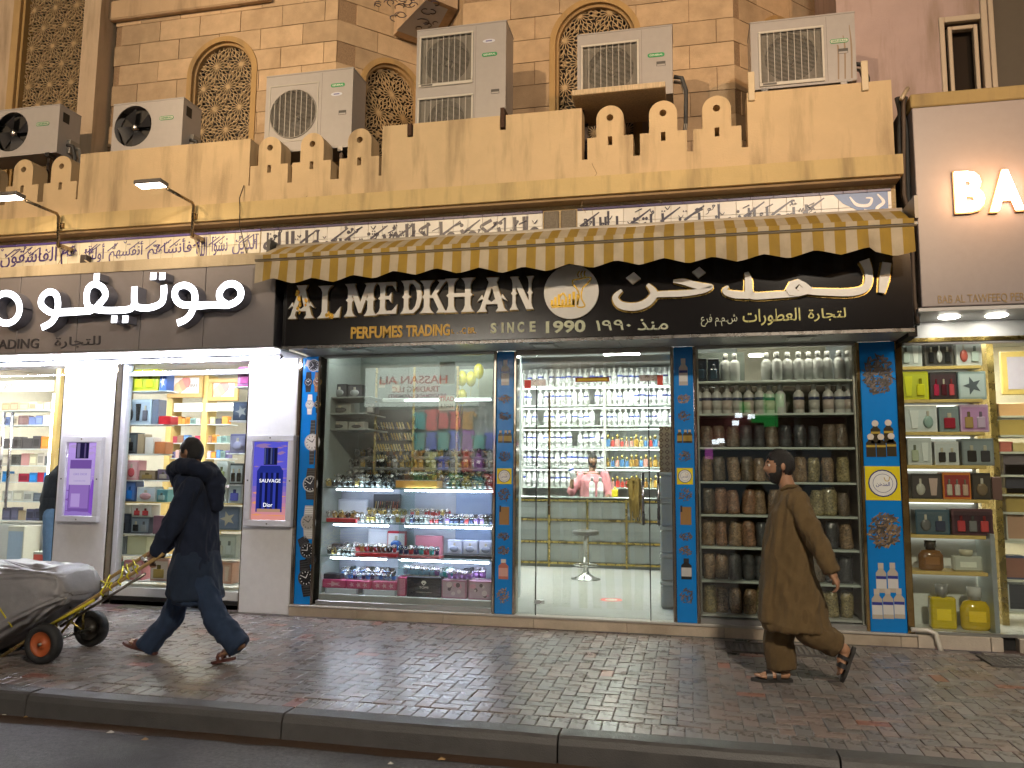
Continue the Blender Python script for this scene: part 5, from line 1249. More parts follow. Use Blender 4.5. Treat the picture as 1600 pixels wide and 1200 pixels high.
k = 1.0; sh = PY(912, 830, sp.y).z - FZ
MB().lathe([(.0, 0), (.2, 0), (.2, .012), (.13, .03), (.06, .07), (.035, .13), (.03, .3)], 20, c=(.6, .6, .6), m='metal').build('base', ST, local=True)
MB().lathe([(.028, .28), (.028, sh - .05)], 12, c=(.62, .62, .62), m='metal').build('column', ST, local=True)
MB().tube([(.17 * math.cos(a_ * .3927), .17 * math.sin(a_ * .3927), .19) for a_ in range(16)], .009, 6, (.6, .6, .6), 'metal', closed=True).build('foot_ring', ST, local=True)
MB().lathe([(.0, sh - .05), (.17, sh - .05), (.185, sh - .03), (.185, sh), (.16, sh + .015), (0, sh + .018)], 20, c=(.05, .045, .04), m='satin').build('seat', ST, local=True)
p = PZ(955, 937, FZ + .002); m = MB()
for rr, cc, d in ((1, (.6, .05, .04), .001), (.55, (.75, .7, .66), .0016)): m.raw([(p.x + .13 * rr * math.cos(a_ * .3927), p.y + .13 * rr * math.sin(a_ * .3927), FZ + d) for a_ in range(16)], [tuple(range(16))], cc, 'satin')
tag(m.build('floor_sticker'), 'round red and white sticker on the white floor inside the door', 'sticker')
# yellow cloth hung on the door handle
rq = random.Random(4); p = PY(987, 760, -.05); m = MB()
for k in range(26):
    x0 = p.x + rq.uniform(-.06, .08); zz = z0_ = PY(987, 749, -.05).z + rq.uniform(-.03, .02); L = rq.uniform(.2, .42); x1 = p.x + .03 + rq.uniform(-.05, .07)
    m.tube([(x0, (.09) + rq.uniform(-.03, .03), zz - .05), (lerp(x0, x1, .3), .09 + rq.uniform(-.03, .03), zz + .0), (lerp(x0, x1, .6), .1 + rq.uniform(-.02, .02), zz - L * .5), (x1, (.09) + rq.uniform(-.02, .02), zz - L)], [.012, .022, .02, .008], 6, (.7, .52, .18), 'cloth')
tag(m.build('dusting_cloth'), 'yellow cloth mop bundle hanging inside the glass door by the handle', 'cloth')

# ------------------------------------------------------------------ left shop
LSH = thing('perfume_shop', 'bright white perfume shop at the left with lit poster columns and gift boxes', 'shop', (-6, 0, 0))
c1, c2 = (-7.305, -6.60), (-4.855, -4.25); GY = .12
WHT = (.72, .72, .73)
for a_, b_ in (c1, c2):
    CB(a_, b_, -.03, .3, 0.0, 2.85, WHT, 'satin', .008).build('column', LSH)
    for xx in (a_ - .014, b_ + .002): B(xx, xx + .012, -.02, .28, 0.02, 2.84, (.4, .33, .24), 'mirror_gold').build('polished_trim', LSH)
B(lx0, lx1, LY + .02, .35, 2.805, 2.82, (.75, .75, .77), 'satin').build('soffit', LSH)
for px in (85, 180, 278, 385):
    p = PY(px, 548, -.55); MB().lathe([(0, 0), (.075, 0), (.085, .008)], 16, p.x, -.5, 2.795, (40, 40, 44), 'glow').build('downlight', LSH)
MB().tube([(-9.2, -.32, 2.765), (-4.33, -.32, 2.765)], .014, 8, (85, 88, 105), 'glow').build('light_tube', LSH)
MB().box(-9.2, -4.3, -.34, -.3, 2.782, 2.804, (.6, .6, .62), 'satin').tube([(-4.33, -.32, 2.765), (-4.31, -.32, 2.765), (-4.29, -.32, 2.79)], .012, 8, (.3, .3, .3), 'metal').build('light_batten', LSH)
# window and door glass, sills
wx0_, wx1_ = -6.585, -4.87
B(wx0_, wx1_, GY, GY + .008, .1, 2.79, (.9, .95, .95), 'glass').build('window_pane', LSH)
m = MB().cbox(wx0_, wx0_ + .07, GY - .05, GY + .05, .1, 2.8, (.62, .64, .68), 'satin', .006).cbox(wx0_ + .07, wx1_, GY - .02, GY + .04, 2.66, 2.7, (.7, .7, .75), 'satin', .005); m.build('window_frame', LSH)
m = MB().cbox(wx0_ + .07, wx1_, GY - .03, GY + .3, .1, .2, (.55, .55, .53), 'satin', .005).box(wx0_, wx1_, GY - .02, GY + .3, 0, .1, (.02, .02, .02)); m.build('plinth', LSH)
B(-10.5, c1[0] - .02, GY, GY + .008, .05, 2.7, (.9, .95, .95), 'glass').build('door', LSH); dleft = [o for o in col.objects if o.parent == LSH and o.name.startswith('door')][-1]
for px in (5, 18): x = PY(px, 750, GY).x; MB().tube([(x, GY - .06, PY(10, 795, GY).z), (x, GY - .06, PY(10, 645, GY).z)], .016, 10, (.6, .6, .62), 'metal').build('handle', dleft)
# room
B(-11, -4.3, .1, 4.2, -.05, .05, (.6, .6, .6), 'gloss').build('floor', LSH); B(-11, -4.3, .36, 4.2, 3.2, 3.25, (.75, .74, .72), 'matte').build('ceiling', LSH)
B(-11, -4.3, 4.2, 4.3, 0, 3.2, (.66, .6, .5), 'matte').build('wall', LSH); B(-4.3, -4.26, .3, 4.2, 0, 3.2, (.66, .6, .5), 'matte').build('wall', LSH)
B(-11, -10.95, .3, 4.2, 0, 3.2, (.66, .6, .5), 'matte').build('wall', LSH)
for x, y in ((-9.2, 1.2), (-9.6, 2.8), (-7.4, 2.4), (-5.9, 1.4), (-5.6, 3.0)):
    MB().box(x - .35, x + .35, y - .25, y + .25, 3.17, 3.198, (40, 40, 38), 'glow').build('ceiling_light', LSH)
# light box posters on the columns
def shadep(c): return tuple(q * .55 for q in c)
def poster(c, px0, px1, pyt, pyb, label, kind):
    x0, x1 = PY(px0, pyt, -.09).x, PY(px1, pyt, -.09).x; z1 = PY(px0, pyt, -.09).z; z0 = PY(px0, pyb, -.09).z
    t = thing('light_box_poster', label, 'poster', ((x0 + x1) / 2, -.06, z0))
    fw = .07; m = MB()
    for a_, b_, e, f in ((x0, x1, z0, z0 + fw), (x0, x1, z1 - fw, z1), (x0, x0 + fw, z0 + fw, z1 - fw), (x1 - fw, x1, z0 + fw, z1 - fw)): m.cbox(a_, b_, -.1, -.032, e, f, (.6, .6, .64), 'satin', .006)
    for a_, e in (((x0 + x1) / 2, z0 + .03), ((x0 + x1) / 2, z1 - .03), (x0 + .03, (z0 + z1) / 2), (x1 - .03, (z0 + z1) / 2)): m.lathe([(0, -.106), (.01, -.106), (.01, -.1)], 8, c=(.2, .2, .2), m='metal', M=Matrix.Translation((a_, 0, e)) @ Matrix.Rotation(-math.pi / 2, 4, 'X') @ Matrix.Diagonal((1, 1, 1, 1))) if False else m.box(a_ - .008, a_ + .008, -.104, -.1, e - .008, e + .008, (.15, .15, .15), 'metal')
    m.build('frame', t)
    X = lambda u: lerp(x0 + fw, x1 - fw, u); Z = lambda v_: lerp(z0 + fw, z1 - fw, v_); Y0 = -.06; p = MB(); n = 14
    for i in range(n):                      # printed backlit gradient sky
        v0, v1 = i / n, (i + 1) / n; vm = (v0 + v1) / 2
        if kind == 'blue': cc = (lerp(.9, .16, min(1, vm * 2.2)) if vm < .45 else lerp(.16, .12, vm), lerp(.35, .12, min(1, vm * 2)), lerp(.25, .75, min(1, vm * 1.8)))
        else: cc = (lerp(.32, .62, vm), lerp(.2, .42, vm), lerp(.6, 1.0, vm))
        p.box(X(0), X(1), Y0, Y0 + .01, Z(v0), Z(v1), shadep(cc), 'glow')
    q = random.Random(5)
    for k in range(26):
        u, v_ = q.random(), q.random(); cc = ((.5, .3, .65) if kind == 'blue' else (.75, .55, 1.05)) if v_ > .45 else ((1.2, .5, .2) if kind == 'blue' else (.35, .15, .6))
        w_ = q.uniform(.1, .3); h = q.uniform(.006, .02); u0, u1 = max(0, u - w_), min(1, u + w_); p.prism([[(X(u0), Z(v_)), (X((u0 + u1) / 2), Z(max(0, v_ - h))), (X(u1), Z(v_)), (X((u0 + u1) / 2), Z(min(1, v_ + h)))]], Y0 - .0006 * (k % 5 + 1), Y0, tuple(c_ * .4 for c_ in cc), 'glow')
    d = -.003
    def PR(u0, u1, v0, v1, cc, dd): p.box(X(u0), X(u1), Y0 - dd, Y0 - dd + .0007, Z(v0), Z(v1), shadep(cc), 'glow')
    if kind == 'blue':
        p.prism([[(X(.12), Z(.1)), (X(.86), Z(.1)), (X(.86), Z(.62)), (X(.76), Z(.69)), (X(.22), Z(.69)), (X(.12), Z(.62))]], Y0 - .005, Y0 - .004, (.012, .02, .16), 'glow')
        for k in range(9): u0 = lerp(.14, .82, k / 9); PR(u0, u0 + .07, .14, .6, [(.02, .03, .3), (.01, .015, .1), (.04, .06, .45), (.008, .01, .06)][k % 4], .006)
        PR(.16, .82, .1, .14, (.5, .3, .2), .0066)
        PR(.3, .68, .7, .92, (.015, .02, .08), .005)
        for k in range(6): PR(.31 + .06 * k, .345 + .06 * k, .71, .915, [(.1, .12, .3), (.02, .03, .2), (.01, .01, .04)][k % 3], .006)
        p.text('SAUVAGE', X(.2), X(.8), Z(.475), Z(.52), Y0 - .007, .001, (.85, .85, .9), 'glow', .0)
        p.text('Dior', X(.34), X(.6), Z(.165), Z(.215), Y0 - .007, .001, (.85, .85, .9), 'glow', .0)
    else:
        PR(.1, .82, .06, .76, (.2, .1, .4), .005); PR(.14, .78, .1, .5, (.32, .18, .55), .006); PR(.2, .5, .12, .3, (.5, .35, .75), .0066)
        PR(.26, .7, .78, 1.0, (.02, .015, .06), .005); PR(.3, .4, .79, .99, (.2, .16, .34), .006); PR(.55, .6, .79, .99, (.14, .1, .26), .006)
        PR(.1, .82, .42, .64, (.62, .52, .78), .007); p.text('GRIS DIOR', X(.24), X(.7), Z(.55), Z(.58), Y0 - .008, .001, (.2, .15, .35), 'glow', 0); p.text('CHRISTIAN DIOR', X(.26), X(.66), Z(.465), Z(.48), Y0 - .008, .001, (.2, .15, .35), 'glow', 0)
        p.prism([[(X(.8), Z(.05)), (X(1), Z(.0)), (X(1), Z(.45)), (X(.88), Z(.5)), (X(.8), Z(.3))]], Y0 - .004, Y0 - .003, (.14, .05, .32), 'glow')
    p.build('print', t)
poster(c2, 387, 460, 680, 822, 'light box with dark blue perfume bottle poster SAUVAGE on the white column', 'blue')
poster(c1, 98, 160, 682, 815, 'light box with lilac perfume bottle poster on the white column by the door', 'lilac')

# ------------------------------------------------------------------ right shop
RSH = thing('perfume_shop', 'right shop front with gold edged shelves of gift sets beside the blue pillar', 'shop', (3, 0, 0))
for a_, b_ in ((2.0, 2.6), (3.0, 4.4)): CB(a_ + .003, b_ - .003, -.06, .05, -.02, FZ, (.46, .4, .33), 'stone', .004).build('step_slab', RSH)
CB(2.603, 2.7, -.06, .05, -.02, FZ, (.46, .4, .33), 'stone', .004).build('step_slab', RSH); CB(2.83, 2.997, -.06, .05, -.02, FZ, (.46, .4, .33), 'stone', .004).build('step_slab', RSH)
B(2.703, 2.827, .03, .05, -.02, FZ, (.01, .01, .01)).build('painted_drain_dark', RSH)  # black sheet paints the dark inside of the hole
B(2.0, 4.4, RY, .1, 2.99, 3.02, (.55, .55, .55), 'satin').build('soffit', RSH)
for px, py in ((1483, 497), (1557, 493)): p = PY(px, py, -.3); MB().lathe([(0, 0), (.08, 0), (.09, .008)], 16, p.x, -.3, 2.98, (30, 28, 24), 'glow').build('downlight', RSH)
CB(2.0, 4.4, -.06, .0, 2.78, 2.99, (.55, .56, .56), 'satin', .006).build('fascia', RSH); CB(2.0, 4.4, -.075, -.061, 2.8, 2.84, (.6, .45, .15), 'metal', .003).build('gold_trim', RSH)
xs1 = 2.70; rz = [PY(1480, y, .05).z for y in (572, 624, 675, 727, 780, 836, 893)] + [.15]
for k, z in enumerate(rz): CB(1.99, xs1 - .02 - (.0 if k < 5 else .04), .03, .36, z - .032, z, (.62, .44, .14) if k < 7 else (.6, .6, .58), 'satin', .004).build('shelf', RSH)
B(1.965, xs1, .38, .4, FZ, 2.95, (.62, .64, .62), 'matte').build('back_board', RSH)
B(xs1 - .04, xs1, .0, .4, FZ, rz[5] + .02, (.55, .62, .62), 'satin').build('shelf_side', RSH)
B(1.985, 4.4, .0, .008, FZ + .03, 2.78, (.9, .95, .9), 'glass').build('window_pane', RSH); CB(1.985, 4.4, -.02, .03, FZ, FZ + .03, (.5, .52, .5), 'brushed', .004).build('window_frame', RSH)
B(1.9, 5.5, .05, 3, FZ - .1, FZ - .002, (.6, .6, .58), 'gloss').build('floor', RSH); B(1.97, 5.5, .1, 3, 3.2, 3.25, (.7, .68, .62), 'matte').build('ceiling', RSH); B(1.97, 5.5, 3, 3.1, FZ, 3.2, (.66, .58, .42), 'matte').build('wall', RSH)
MB().box(2.2, 3.6, .5, .8, 3.17, 3.198, (36, 34, 29), 'glow').build('ceiling_light', RSH); MB().box(2.5, 3.6, 1.7, 2.1, 3.17, 3.198, (36, 34, 29), 'glow').build('ceiling_light', RSH)
for z in rz[:7]: B(1.99, xs1 - .05, .34, .36, z - .05, z - .034, (1.6, 1.55, 1.4), 'glow').build('light_strip', RSH)
# drain pipe elbow on the step
tag(MB().tube([PY(1424, 984, -.08), PY(1450, 985, -.09), PY(1462, 990, -.1), PY(1468, 1010, -.11), PY(1472, 1022, -.12)], .022, 10, (.6, .57, .5), 'satin').build('drain_pipe'), 'white plastic drain pipe elbow running down the step at the right', 'pipe')
# ------------------------------------------------------------------ wares
wr = random.Random(21)
def shade(c, f): return tuple(max(0, q * f) for q in c)
BOX_N = {}
def giftbox(name, label, cat, x0, x1, z0, z1, y0, dep, outer, panel=None, items=(), group=None, parts=True, mat='satin'):
    """a carton standing on a shelf; panel is the window or print on its front, items the bottles shown in it"""
    w_, h = x1 - x0, z1 - z0; xc = (x0 + x1) / 2
    if not parts:
        m = MB().cbox(-w_ / 2, w_ / 2, 0, dep, 0, h, outer, mat, .004)
        if panel: m.box(-w_ * .36, w_ * .36, -.0015, 0, h * .2, h * .75, panel, mat)
        return tag(m.build(name, None, (xc, y0, z0), True), label, cat, group)
    t = thing(name, label, cat, (xc, y0, z0), group)
    CB(-w_ / 2, w_ / 2, 0, dep, 0, h, outer, mat, .005).build('carton', t, local=True)
    if panel: B(-w_ * .44, w_ * .44, -.002, -.0002, h * .08, h * .9, panel, mat).build('front_panel', t, local=True)
    n = len(items)
    for k, (kind, c) in enumerate(items):
        cx = (k + .5) / n * w_ * .84 - w_ * .42; ww = w_ * .84 / n * .34; m = MB()
        if kind == 'b':
            m.cbox(cx - ww, cx + ww, -.02, -.002, h * .14, h * .55, c, 'gloss', .006).cbox(cx - ww * .35, cx + ww * .35, -.016, -.004, h * .55, h * .74, shade(c, .35) if sum(c) > .5 else (.5, .45, .35), 'gloss', .003); nm = 'bottle'
        elif kind == 'r':
            m.ell(cx, -.01, h * .38, ww * 1.1, .012, h * .24, c, 'gloss', 10, 6).cbox(cx - ww * .25, cx + ww * .25, -.014, -.004, h * .58, h * .8, (.55, .5, .42), 'gloss', .002); nm = 'bottle'
        elif kind == 't':
            m.prism([[(cx - ww * .6, h * .14), (cx + ww * .6, h * .14), (cx + ww, h * .82), (cx - ww, h * .82)]], -.012, -.002, c, 'gloss'); nm = 'tube'
        else:
            m.prism([[(cx + (ww * 1.2 if j % 2 else ww * .5) * math.cos(j * .628), h * .48 + (h * .34 if j % 2 else h * .14) * math.sin(j * .628)) for j in range(10)]], -.006, -.002, c, 'gloss'); nm = 'print'
        m.build(nm, t, local=True)
    return t
def pxbox(place, shelf_z, Y, dep, spec, group, name='gift_box'):
    """boxes measured in the photograph: (left, right, top, outer, panel, items, words)"""
    for l, r_, tp, outer, panel, items, words in spec:
        x0, x1 = PY(l, 700, Y).x, PY(r_, 700, Y).x; z1 = PY((l + r_) / 2, tp, Y).z
        giftbox(name, words + ' ' + place, 'gift box', x0, x1, shelf_z, max(z1, shelf_z + .05), Y, dep, outer, panel, items, group)
# right shop shelves
cl, gl_ = (.75, .78, .76), (.5, .58, .55)
G = 'gift sets on the right shop shelves'; RYF = .06
def rs(k, spec): pxbox(['on the top gold shelf', 'on the second gold shelf', 'on the third gold shelf', 'on the fourth gold shelf', 'on the fifth gold shelf', 'on the sixth gold shelf'][k], rz[k], RYF, .16, spec, G)
rs(0, [(1412, 1448, 531, (.6, .64, .63), (.45, .5, .5), [('b', gl_), ('t', cl)], 'pale glass gift set at left'), (1452, 1498, 532, (.12, .11, .1), (.03, .03, .03), [('b', BK), ('r', (.5, .5, .5)), ('b', BK)], 'black gift set in the middle'), (1502, 1543, 530, (.62, .63, .61), (.5, .52, .52), [('r', (.45, .1, .08)), ('b', gl_)], 'pale gift set with small red bottle')])
rs(1, [(1411, 1456, 580, (.62, .62, .01), (.5, .52, .02), [('t', (.75, .75, .05)), ('b', (.7, .68, .03))], 'bright yellow gift set'), (1458, 1501, 581, (.03, .025, .03), (.05, .02, .03), [('b', (.45, .03, .08)), ('b', (.1, .02, .03)), ('b', (.55, .08, .1))], 'black gift set with red bottles'), (1503, 1547, 580, (.35, .45, .47), (.5, .58, .6), [('s', (.12, .14, .16))], 'silver box with a star')])
rs(2, [(1416, 1467, 634, (.68, .7, .7), (.6, .64, .64), [('t', (.78, .8, .78)), ('r', (.3, .42, .38))], 'white gift set with round green bottle'), (1470, 1501, 635, (.25, .32, .32), (.2, .24, .25), [('b', (.35, .03, .05))], 'grey green gift set'), (1503, 1548, 632, (.6, .4, .58), (.5, .26, .48), [('b', (.45, .3, .12)), ('b', (.6, .45, .6))], 'lilac gift set')])
rs(3, [(1418, 1456, 684, (.62, .65, .64), (.52, .56, .55), [('b', (.45, .5, .36)), ('t', cl)], 'white gift set with green bottle'), (1460, 1498, 690, (.66, .68, .68), (.55, .58, .58), [('b', BK), ('b', (.05, .05, .06))], 'white gift set with two black bottles'), (1503, 1553, 685, (.2, .23, .24), (.26, .3, .31), [('b', BK), ('b', (.04, .04, .05))], 'dark grey gift set')])
rs(4, [(1421, 1469, 740, (.03, .03, .03), (.06, .05, .05), [('r', (.5, .48, .42)), ('t', (.55, .4, .35))], 'black gift set with silver bottle'), (1470, 1514, 738, (.6, .17, .02), (.3, .03, .03), [('b', (.55, .5, .4)), ('b', (.6, .5, .45)), ('b', (.6, .4, .3))], 'bright orange gift set'), (1516, 1545, 739, (.025, .022, .022), (.05, .04, .03), [('r', (.2, .14, .08))], 'black box with round emblem'), (1547, 1562, 745, (.16, .08, .07), None, (), 'narrow brown box')])
rs(5, [(1425, 1478, 796, (.05, .1, .14), (.08, .12, .15), [('r', (.15, .15, .15)), ('b', (.05, .06, .1))], 'dark teal gift set'), (1481, 1545, 795, (.1, .04, .05), (.05, .02, .03), [('b', (.5, .06, .07)), ('b', (.2, .2, .2)), ('b', (.6, .08, .08))], 'dark red gift set')])
def bigbottle(px, py0, py1, wpx, Y, z0, body, cap, label, shape='sq'):
    x = PY(px, 850, Y).x; h = PY(px, py1, Y).z - PY(px, py0, Y).z; w_ = wpx * .0064; t = thing('perfume_bottle', label, 'bottle', (x, Y + .08, z0))
    m = MB()
    if shape == 'sq': m.cbox(-w_ / 2, w_ / 2, -.05, .05, 0, h * .72, body, 'gloss', .015)
    else: m.lathe([(0, 0), (w_ * .42, 0), (w_ * .5, h * .08), (w_ * .5, h * .5), (w_ * .38, h * .66), (w_ * .12, h * .7)], 20, c=body, m='gloss', sy=.5)
    m.build('body', t, local=True)
    MB().lathe([(w_ * .2, h * .7), (w_ * .2, h * .76), (w_ * .24, h * .77), (w_ * .24, h)], 14, c=cap, m='gloss').build('cap', t, local=True)
    B(-w_ * .28, w_ * .28, -.054 if shape == 'sq' else -w_ * .26, -.0505 if shape == 'sq' else -w_ * .25, h * .2, h * .45, shade(body, 1.5), 'satin').build('label_plate', t, local=True)
bigbottle(1457, 889, 842, 34, .06, rz[6], (.2, .09, .025), (.05, .04, .03), 'large amber perfume bottle with dark cap above the yellow bottles', 'r')
bigbottle(1513, 889, 855, 38, .06, rz[6], (.5, .52, .45), (.6, .55, .4), 'large clear perfume bottle with pale label above the yellow bottles')
bigbottle(1471, 982, 912, 34, .06, rz[7], (.62, .47, .02), (.25, .25, .24), 'tall square yellow perfume bottle with flat grey cap on the bottom shelf')
bigbottle(1522, 982, 914, 40, .06, rz[7], (.6, .42, .02), (.5, .5, .48), 'rounded yellow perfume bottle with chrome cap on the bottom shelf', 'r')
# right shop: unit further in
uy = .75
for k, (yb, spec) in enumerate([(650, [(1561, 1600, 630, (.62, .36, .16), None)]), (680, [(1562, 1600, 656, (.7, .5, .15), None)]), (706, [(1563, 1578, 690, (.65, .2, .15), None), (1580, 1600, 692, (.7, .55, .25), None)]), (742, [(1569, 1600, 705, (.16, .13, .14), None)]), (772, [(1572, 1600, 725, (.05, .05, .07), None), ]), (800, [(1573, 1600, 762, (.45, .32, .1), None)]), (845, [(1574, 1600, 800, (.66, .66, .6), (.5, .3, .2))]), (905, [(1566, 1600, 868, (.06, .08, .16), (.3, .14, .1))]), (955, [(1577, 1600, 908, (.66, .68, .7), (.05, .05, .06))])]):
    z = PY(1580, yb, uy).z; B(PY(1560, yb, uy).x, 4.2, uy - .05, uy + .3, z - .02, z, (.6, .6, .5), 'satin').build('shelf', RSH)
    for j, (l, r_, tp, c, pn) in enumerate(spec):
        x0, x1 = PY(l, yb, uy).x, PY(r_ + 6, yb, uy).x; giftbox('perfume_box', '%s perfume box on the %s shelf down at the right picture edge' % (['orange', 'golden', 'red and yellow', 'plum', 'black', 'gold brown', 'white floral', 'navy', 'white phone'][k] + (' second' if j else ''), nth(k)), 'perfume box', x0, x1, z, PY(l, tp, uy).z, uy, .18, c, pn, (), 'boxes at the right picture edge')
x0 = PY(1562, 700, uy).x; B(x0 - .1, x0 - .04, uy - .1, uy + .3, FZ, 2.9, (.62, .46, .16), 'metal').build('gold_post', RSH)
p = PY(1566, 600, 1.6); MB().cbox(p.x, p.x + .7, 1.6, 1.64, p.z - .12, p.z + .36, (.5, .36, .1), 'satin').box(p.x + .06, p.x + .6, 1.594, 1.599, p.z - .06, p.z + .3, (.4, .36, .42), 'satin').build('picture_frame', RSH)
# left shop window
LYF = .22; G = 'gift boxes in the left shop window'
def shelfL(px0, px1, py, c=(.62, .6, .55), Y=LYF): 
    x0, x1 = PY(px0, 700, Y).x, PY(px1, 700, Y).x; z = PY((px0 + px1) / 2, py, Y).z; CB(x0, x1, Y - .03, Y + .2, z - .014, z, c, 'satin', .003).build('shelf', LSH); return z
def ls(row, px0, px1, py, spec, c=(.7, .72, .74)):
    z = shelfL(px0, px1, py, c); pxbox(row, z, LYF, .15, spec, G)
ls('on the top left shelf', 194, 258, 611, [(199, 241, 577, (.6, .62, .02), (.45, .52, .02), [('b', (.7, .72, .05)), ('b', (.6, .62, .03))], 'neon yellow gift set'), (243, 254, 582, (.03, .1, .4), None, [('s', (.7, .75, .8))], 'narrow blue box with white star')])
ls('on the second left shelf', 191, 254, 663, [(193, 233, 624, (.4, .5, .6), (.32, .4, .5), [('r', BK), ('t', BK), ('b', (.1, .1, .12))], 'grey blue gift set with black bottles'), (234, 244, 624, (.12, .14, .2), None, (), 'dark side carton'), (245, 264, 650, (.5, .02, .03), None, (), 'plain red box')])
ls('on the third left shelf', 189, 256, 709, [(191, 213, 676, (.05, .06, .08), (.1, .12, .14), [('b', BK)], 'black box'), (214, 224, 678, (.35, .27, .18), None, (), 'narrow tan box'), (226, 239, 683, (.66, .62, .6), None, (), 'narrow white box'), (241, 258, 690, (.45, .16, .06), None, (), 'rust brown box')])
ls('on the fourth left shelf', 183, 270, 750, [(184, 218, 719, (.6, .28, .33), (.66, .42, .45), [('r', (.5, .08, .1)), ('r', (.5, .08, .1))], 'pink gift set with two red bottles'), (220, 246, 735, (.16, .12, .09), (.3, .22, .15), [('b', (.35, .25, .1))], 'bronze gift set'), (248, 268, 733, (.1, .08, .12), (.16, .12, .2), [('b', (.4, .35, .3))], 'dark violet gift set')])
ls('above the gold shelf at left', 180, 386, 785, [(186, 216, 752, (.05, .1, .3), (.08, .18, .5), [('b', (.02, .03, .12)), ('b', (.02, .2, .7))], 'blue gift set'), (218, 247, 761, (.62, .66, .72), (.5, .58, .68), [('r', (.6, .35, .4))], 'white gift set with pink bottle'), (249, 266, 765, (.1, .28, .34), None, [('b', (.3, .4, .4))], 'teal box'), (341, 357, 762, (.6, .64, .66), (.5, .55, .58), [('b', (.2, .25, .3))], 'white gift set at right'), (360, 381, 757, (.55, .6, .66), (.4, .48, .56), [('b', (.1, .12, .5))], 'white gift set with blue bottle at right')], (.62, .45, .18))
ls('on the upper stack row below the gold shelf', 180, 272, 834, [(181, 210, 803, (.03, .04, .07), (.06, .07, .1), [('b', BK)], 'black gift set'), (212, 241, 808, (.08, .09, .12), (.2, .24, .3), [('b', BK), ('b', (.3, .32, .35))], 'dark gift set with clear bottle'), (246, 262, 806, (.2, .1, .14), None, (), 'plum box')])
for l, r_, tp, c, it, wd in ((183, 210, 789, (.7, .7, .68), [], 'flat white box lying on the black gift set'), (212, 243, 789, (.66, .66, .66), [('b', (.45, .05, .06)), ('b', (.45, .05, .06))], 'flat white box with two red bottles on the dark gift set')):
    z = PY(200, 803 if l == 183 else 808, LYF).z + .004; giftbox('gift_box', wd + ' in the left window', 'gift box', PY(l, 700, LYF).x, PY(r_, 700, LYF).x, z, PY(l, tp, LYF).z, LYF, .15, c, shade(c, .9), it, G)
ls('on the seventh left shelf', 178, 270, 867, [(179, 206, 838, (.2, .22, .25), (.25, .28, .3), [('b', (.06, .07, .1))], 'grey gift set'), (208, 238, 838, (.55, .55, .36), (.6, .6, .42), (), 'pale yellow box')])
ls('on the bottom shelf of the window', 176, 378, 909, [(178, 203, 878, (.3, .45, .42), (.35, .5, .46), [('b', (.5, .6, .55))], 'glassy green box'), (205, 234, 876, (.6, .22, .26), (.62, .36, .38), [('t', (.7, .6, .55))], 'pink gift set'), (246, 274, 874, (.5, .28, .24), (.6, .5, .46), [('b', (.4, .28, .08))], 'rose gift set with amber bottle'), (338, 372, 879, (.55, .3, .22), (.62, .4, .32), [('b', (.1, .04, .03)), ('t', (.7, .55, .45)), ('t', (.7, .55, .45))], 'peach gift set')])
ls('on the top right shelf', 362, 392, 604, [(366, 391, 573, (.55, .03, .3), (.4, .2, .4), [('b', (.5, .1, .3))], 'magenta gift box')])
ls('on the second right shelf', 358, 389, 657, [(361, 388, 628, (.03, .05, .09), (.05, .07, .12), [('s', (.3, .3, .3))], 'navy box')])
ls('on the third right shelf', 356, 386, 708, [(359, 384, 678, (.16, .17, .34), (.3, .3, .46), [('r', (.4, .4, .6))], 'violet blue gift box')])
ls('on the fourth right shelf', 338, 384, 757, [(340, 357, 720, (.6, .64, .62), (.5, .56, .54), [('b', (.35, .4, .2))], 'white gift set'), (361, 382, 724, (.05, .06, .07), (.4, .45, .48), [('b', BK), ('b', BK)], 'black edged gift set')])
ls('on the sixth right shelf', 336, 380, 828, [(344, 379, 792, (.12, .16, .24), (.15, .19, .28), [('s', (.5, .45, .36))], 'slate blue box')], (.6, .45, .2))
ls('on the seventh right shelf', 334, 378, 872, [(342, 376, 836, (.4, .44, .4), (.5, .55, .5), [('b', (.5, .5, .42)), ('b', (.55, .6, .58))], 'pale glass gift set')])
x = PY(262, 700, .3).x
for px in (180, 270, 338): x = PY(px, 850, LYF + .1).x; B(x - .006, x + .006, LYF + .17, LYF + .182, .2, 1.16 if px != 270 else 1.16, (.6, .45, .2), 'metal').build('shelf_upright', LSH)
# shelves far inside: rows of small cartons, each a thing
PAL = [(.6, .1, .06), (.65, .25, .05), (.06, .06, .08), (.7, .66, .58), (.5, .38, .2), (.1, .22, .5), (.45, .05, .1), (.6, .5, .6), (.2, .3, .3), (.7, .7, .7), (.3, .16, .1), (.6, .55, .3), (.62, .4, .4), (.16, .14, .3)]
def carton_row(px0, px1, pyb, hpx, Y, place, pal, kind, wmin=8, wmax=16, shop=None, seed=1):
    q = random.Random(seed * 131 + pyb); z = PY((px0 + px1) / 2, pyb, Y).z; sc_ = (Y - CAMY) / FPX * 1.07
    B(PY(px0 - 2, pyb, Y).x, PY(px1 + 2, pyb, Y).x, Y - .04, Y + .22, z - .014, z, (.7, .74, .75), 'satin').build('shelf', shop)
    x = px0; k = 0
    while x < px1 - 4:
        w_ = q.uniform(wmin, wmax); w_ = min(w_, px1 - x); c = pal[q.randrange(len(pal))]
        giftbox('perfume_box', '%s carton, %s from left, %s' % (cname(c), nth(k), place), 'perfume box', PY(x + .4, pyb, Y).x, PY(x + w_ - .4, pyb, Y).x, z, z + hpx * sc_ * q.uniform(.7, 1), Y, .1, c, shade(c, q.choice([.5, 1.4])) if q.random() < .7 else None, (), kind, False); x += w_; k += 1
